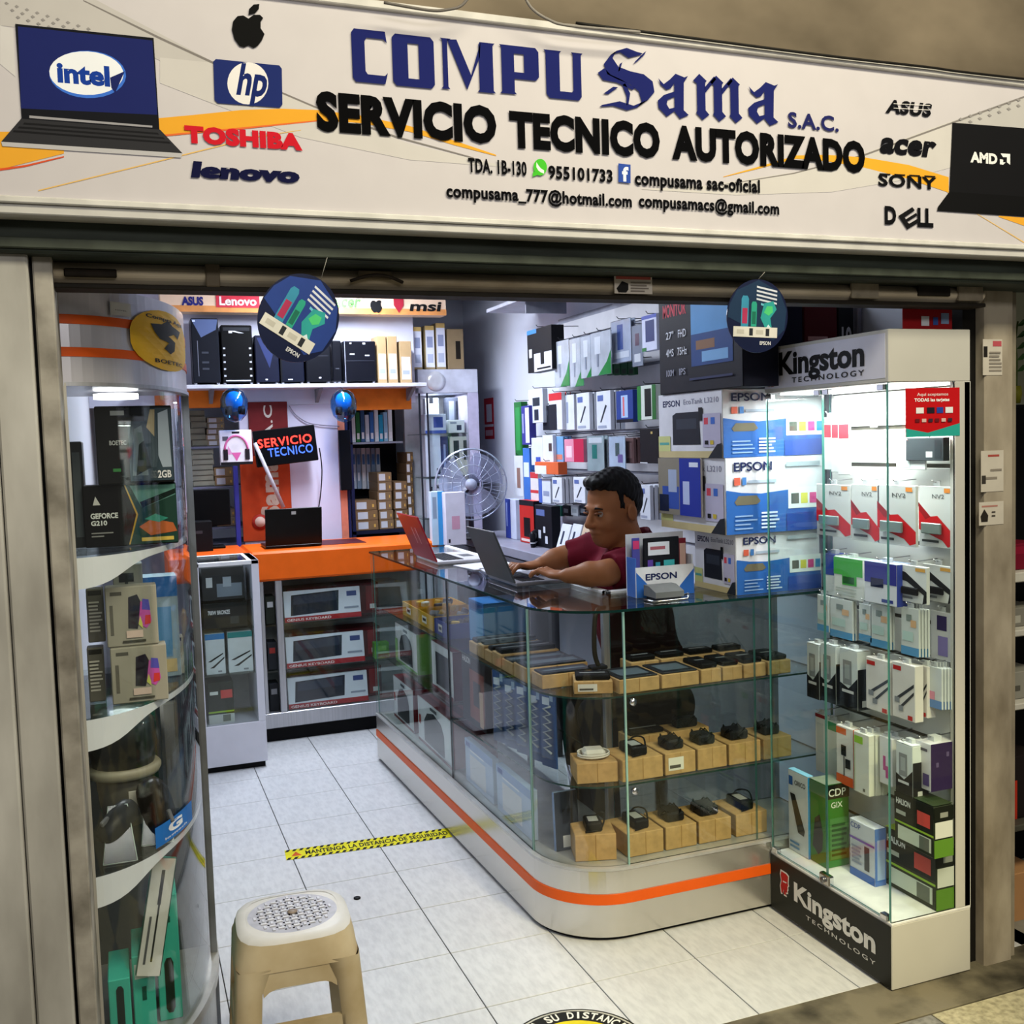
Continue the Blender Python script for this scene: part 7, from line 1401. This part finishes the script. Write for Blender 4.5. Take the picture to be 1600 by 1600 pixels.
# neighbouring shop seen past the right pilaster
nwall=struct(MB().box(2.45,4.5,3.2,3.3,-.02,2.66,mat('#b9bda8',.7,noise=.02)).build('wall_neighbour'))
struct(MB().box(2.44,4.5,2.28,3.2,-.05,0,mat('#8a877c',.6)).build('floor_neighbour'))
nsx=2.40
nc=thing('display_rack','neighbouring shop rack with white boards beyond the right pilaster','rack',(2.7,2.6,0))
for y,t in ((1475,.05),(1100,.02),(985,.02),(895,.03)):
    z=at(1590,y,Y=2.36).z
    MB().box(nsx,3.0,2.36,2.75,z-t,z,mat('#c9c6bd',.5),ch=.003).build('shelf_board',nc)
MB().box(nsx,3.0,2.75,2.78,.0,at(1590,630,Y=2.5).z,BLACK).build('dark_back',nc); MB().box(nsx+.0,nsx+.02,2.4,2.75,0,1.3,mat('#2a2826',.5)).build('side',nc)
def nbx(label,y1,y0,c,ds,d=.2,Y=2.40,x1=.25): 
    z0=at(1590,y1,Y=2.36).z+.001; z1=at(1590,y0,Y=Y).z; carton('product_box',label,'box',(nsx+.022,nsx+x1,Y,Y+d,z0,z1),c,ds,'goods in the neighbouring rack')
nbx('red and white box on the neighbouring rack','',0,'',[]) if 0 else None
nbx('peach package at the bottom of the neighbouring rack',1475,1365,'#b98a5e',[('f',.05,.2,.4,.7,'#c9806a')])
nbx('black and red box on the neighbouring rack',1100+190,1180,'#1c1718',[('f',0,0,.5,.6,'#b5271f'),('f',.05,.7,.4,.9,'#d9452c')]) if 0 else None
z=at(1590,1290,Y=2.36).z; MB().box(nsx,3.0,2.36,2.75,z-.02,z,mat('#4a4840',.5),ch=.003).build('shelf_board',nc)
nbx('red and black boxed goods on the second neighbouring board',1290,1182,'#1d1718',[('f',.02,.0,.55,.62,'#b5301f'),('f',.05,.1,.2,.4,'#d8d2c8'),('f',.1,.74,.5,.86,'#d9552c')])
nbx('pale goods tray on the third neighbouring board',1100,1050,'#8d8b82',[('f',.05,.3,.6,.5,'#55534c')]); nbx('clear tray of parts on the fourth neighbouring board',985,950,'#7a7870',[('f',.1,.2,.6,.6,'#a8a69c')])
nbx('dark red cloth bundle on the top neighbouring board',895,850,'#6e0f26',[('f',.0,.6,1,.9,'#82142e')])
pl=thing('potted_plant','thin leafy plant in a yellow-green pot in the neighbouring shop','plant',tuple(at(1588,630,Y=2.55)))
C=at(1588,630,Y=2.55); MB().lathe([(.012,0),(.018,.03),(.014,.055)],tuple(C),mat('#8d8a2a',.5),12).build('pot',pl)
MB().tube(smooth([(C.x,C.y,C.z+.05),(C.x+.002,C.y,C.z+.13),(C.x-.004,C.y,C.z+.2),(C.x+.006,C.y,C.z+.26)]),.003,mat('#4a5a2a',.6),5).build('stem',pl)
for i in range(9):
    z=C.z+.10+.018*i; s=(-1)**i; L=.045; a=s*.4; LM=mat('#33552a',.5,noise=.15)
    MB().poly([(C.x,C.y,z),(C.x+s*L*.4,C.y-.008,z+.022),(C.x+s*L,C.y-.004,z+.02),(C.x+s*L*.5,C.y-.004,z+.002)],LM).build('leaf',pl)
tag(MB().box(nsx,2.75,2.5,2.70,at(1590,632,Y=2.5).z-.012,at(1590,632,Y=2.5).z-.0005,BLACK).build('wall_ledge'),'black ledge under the plant in the neighbouring shop','ledge')
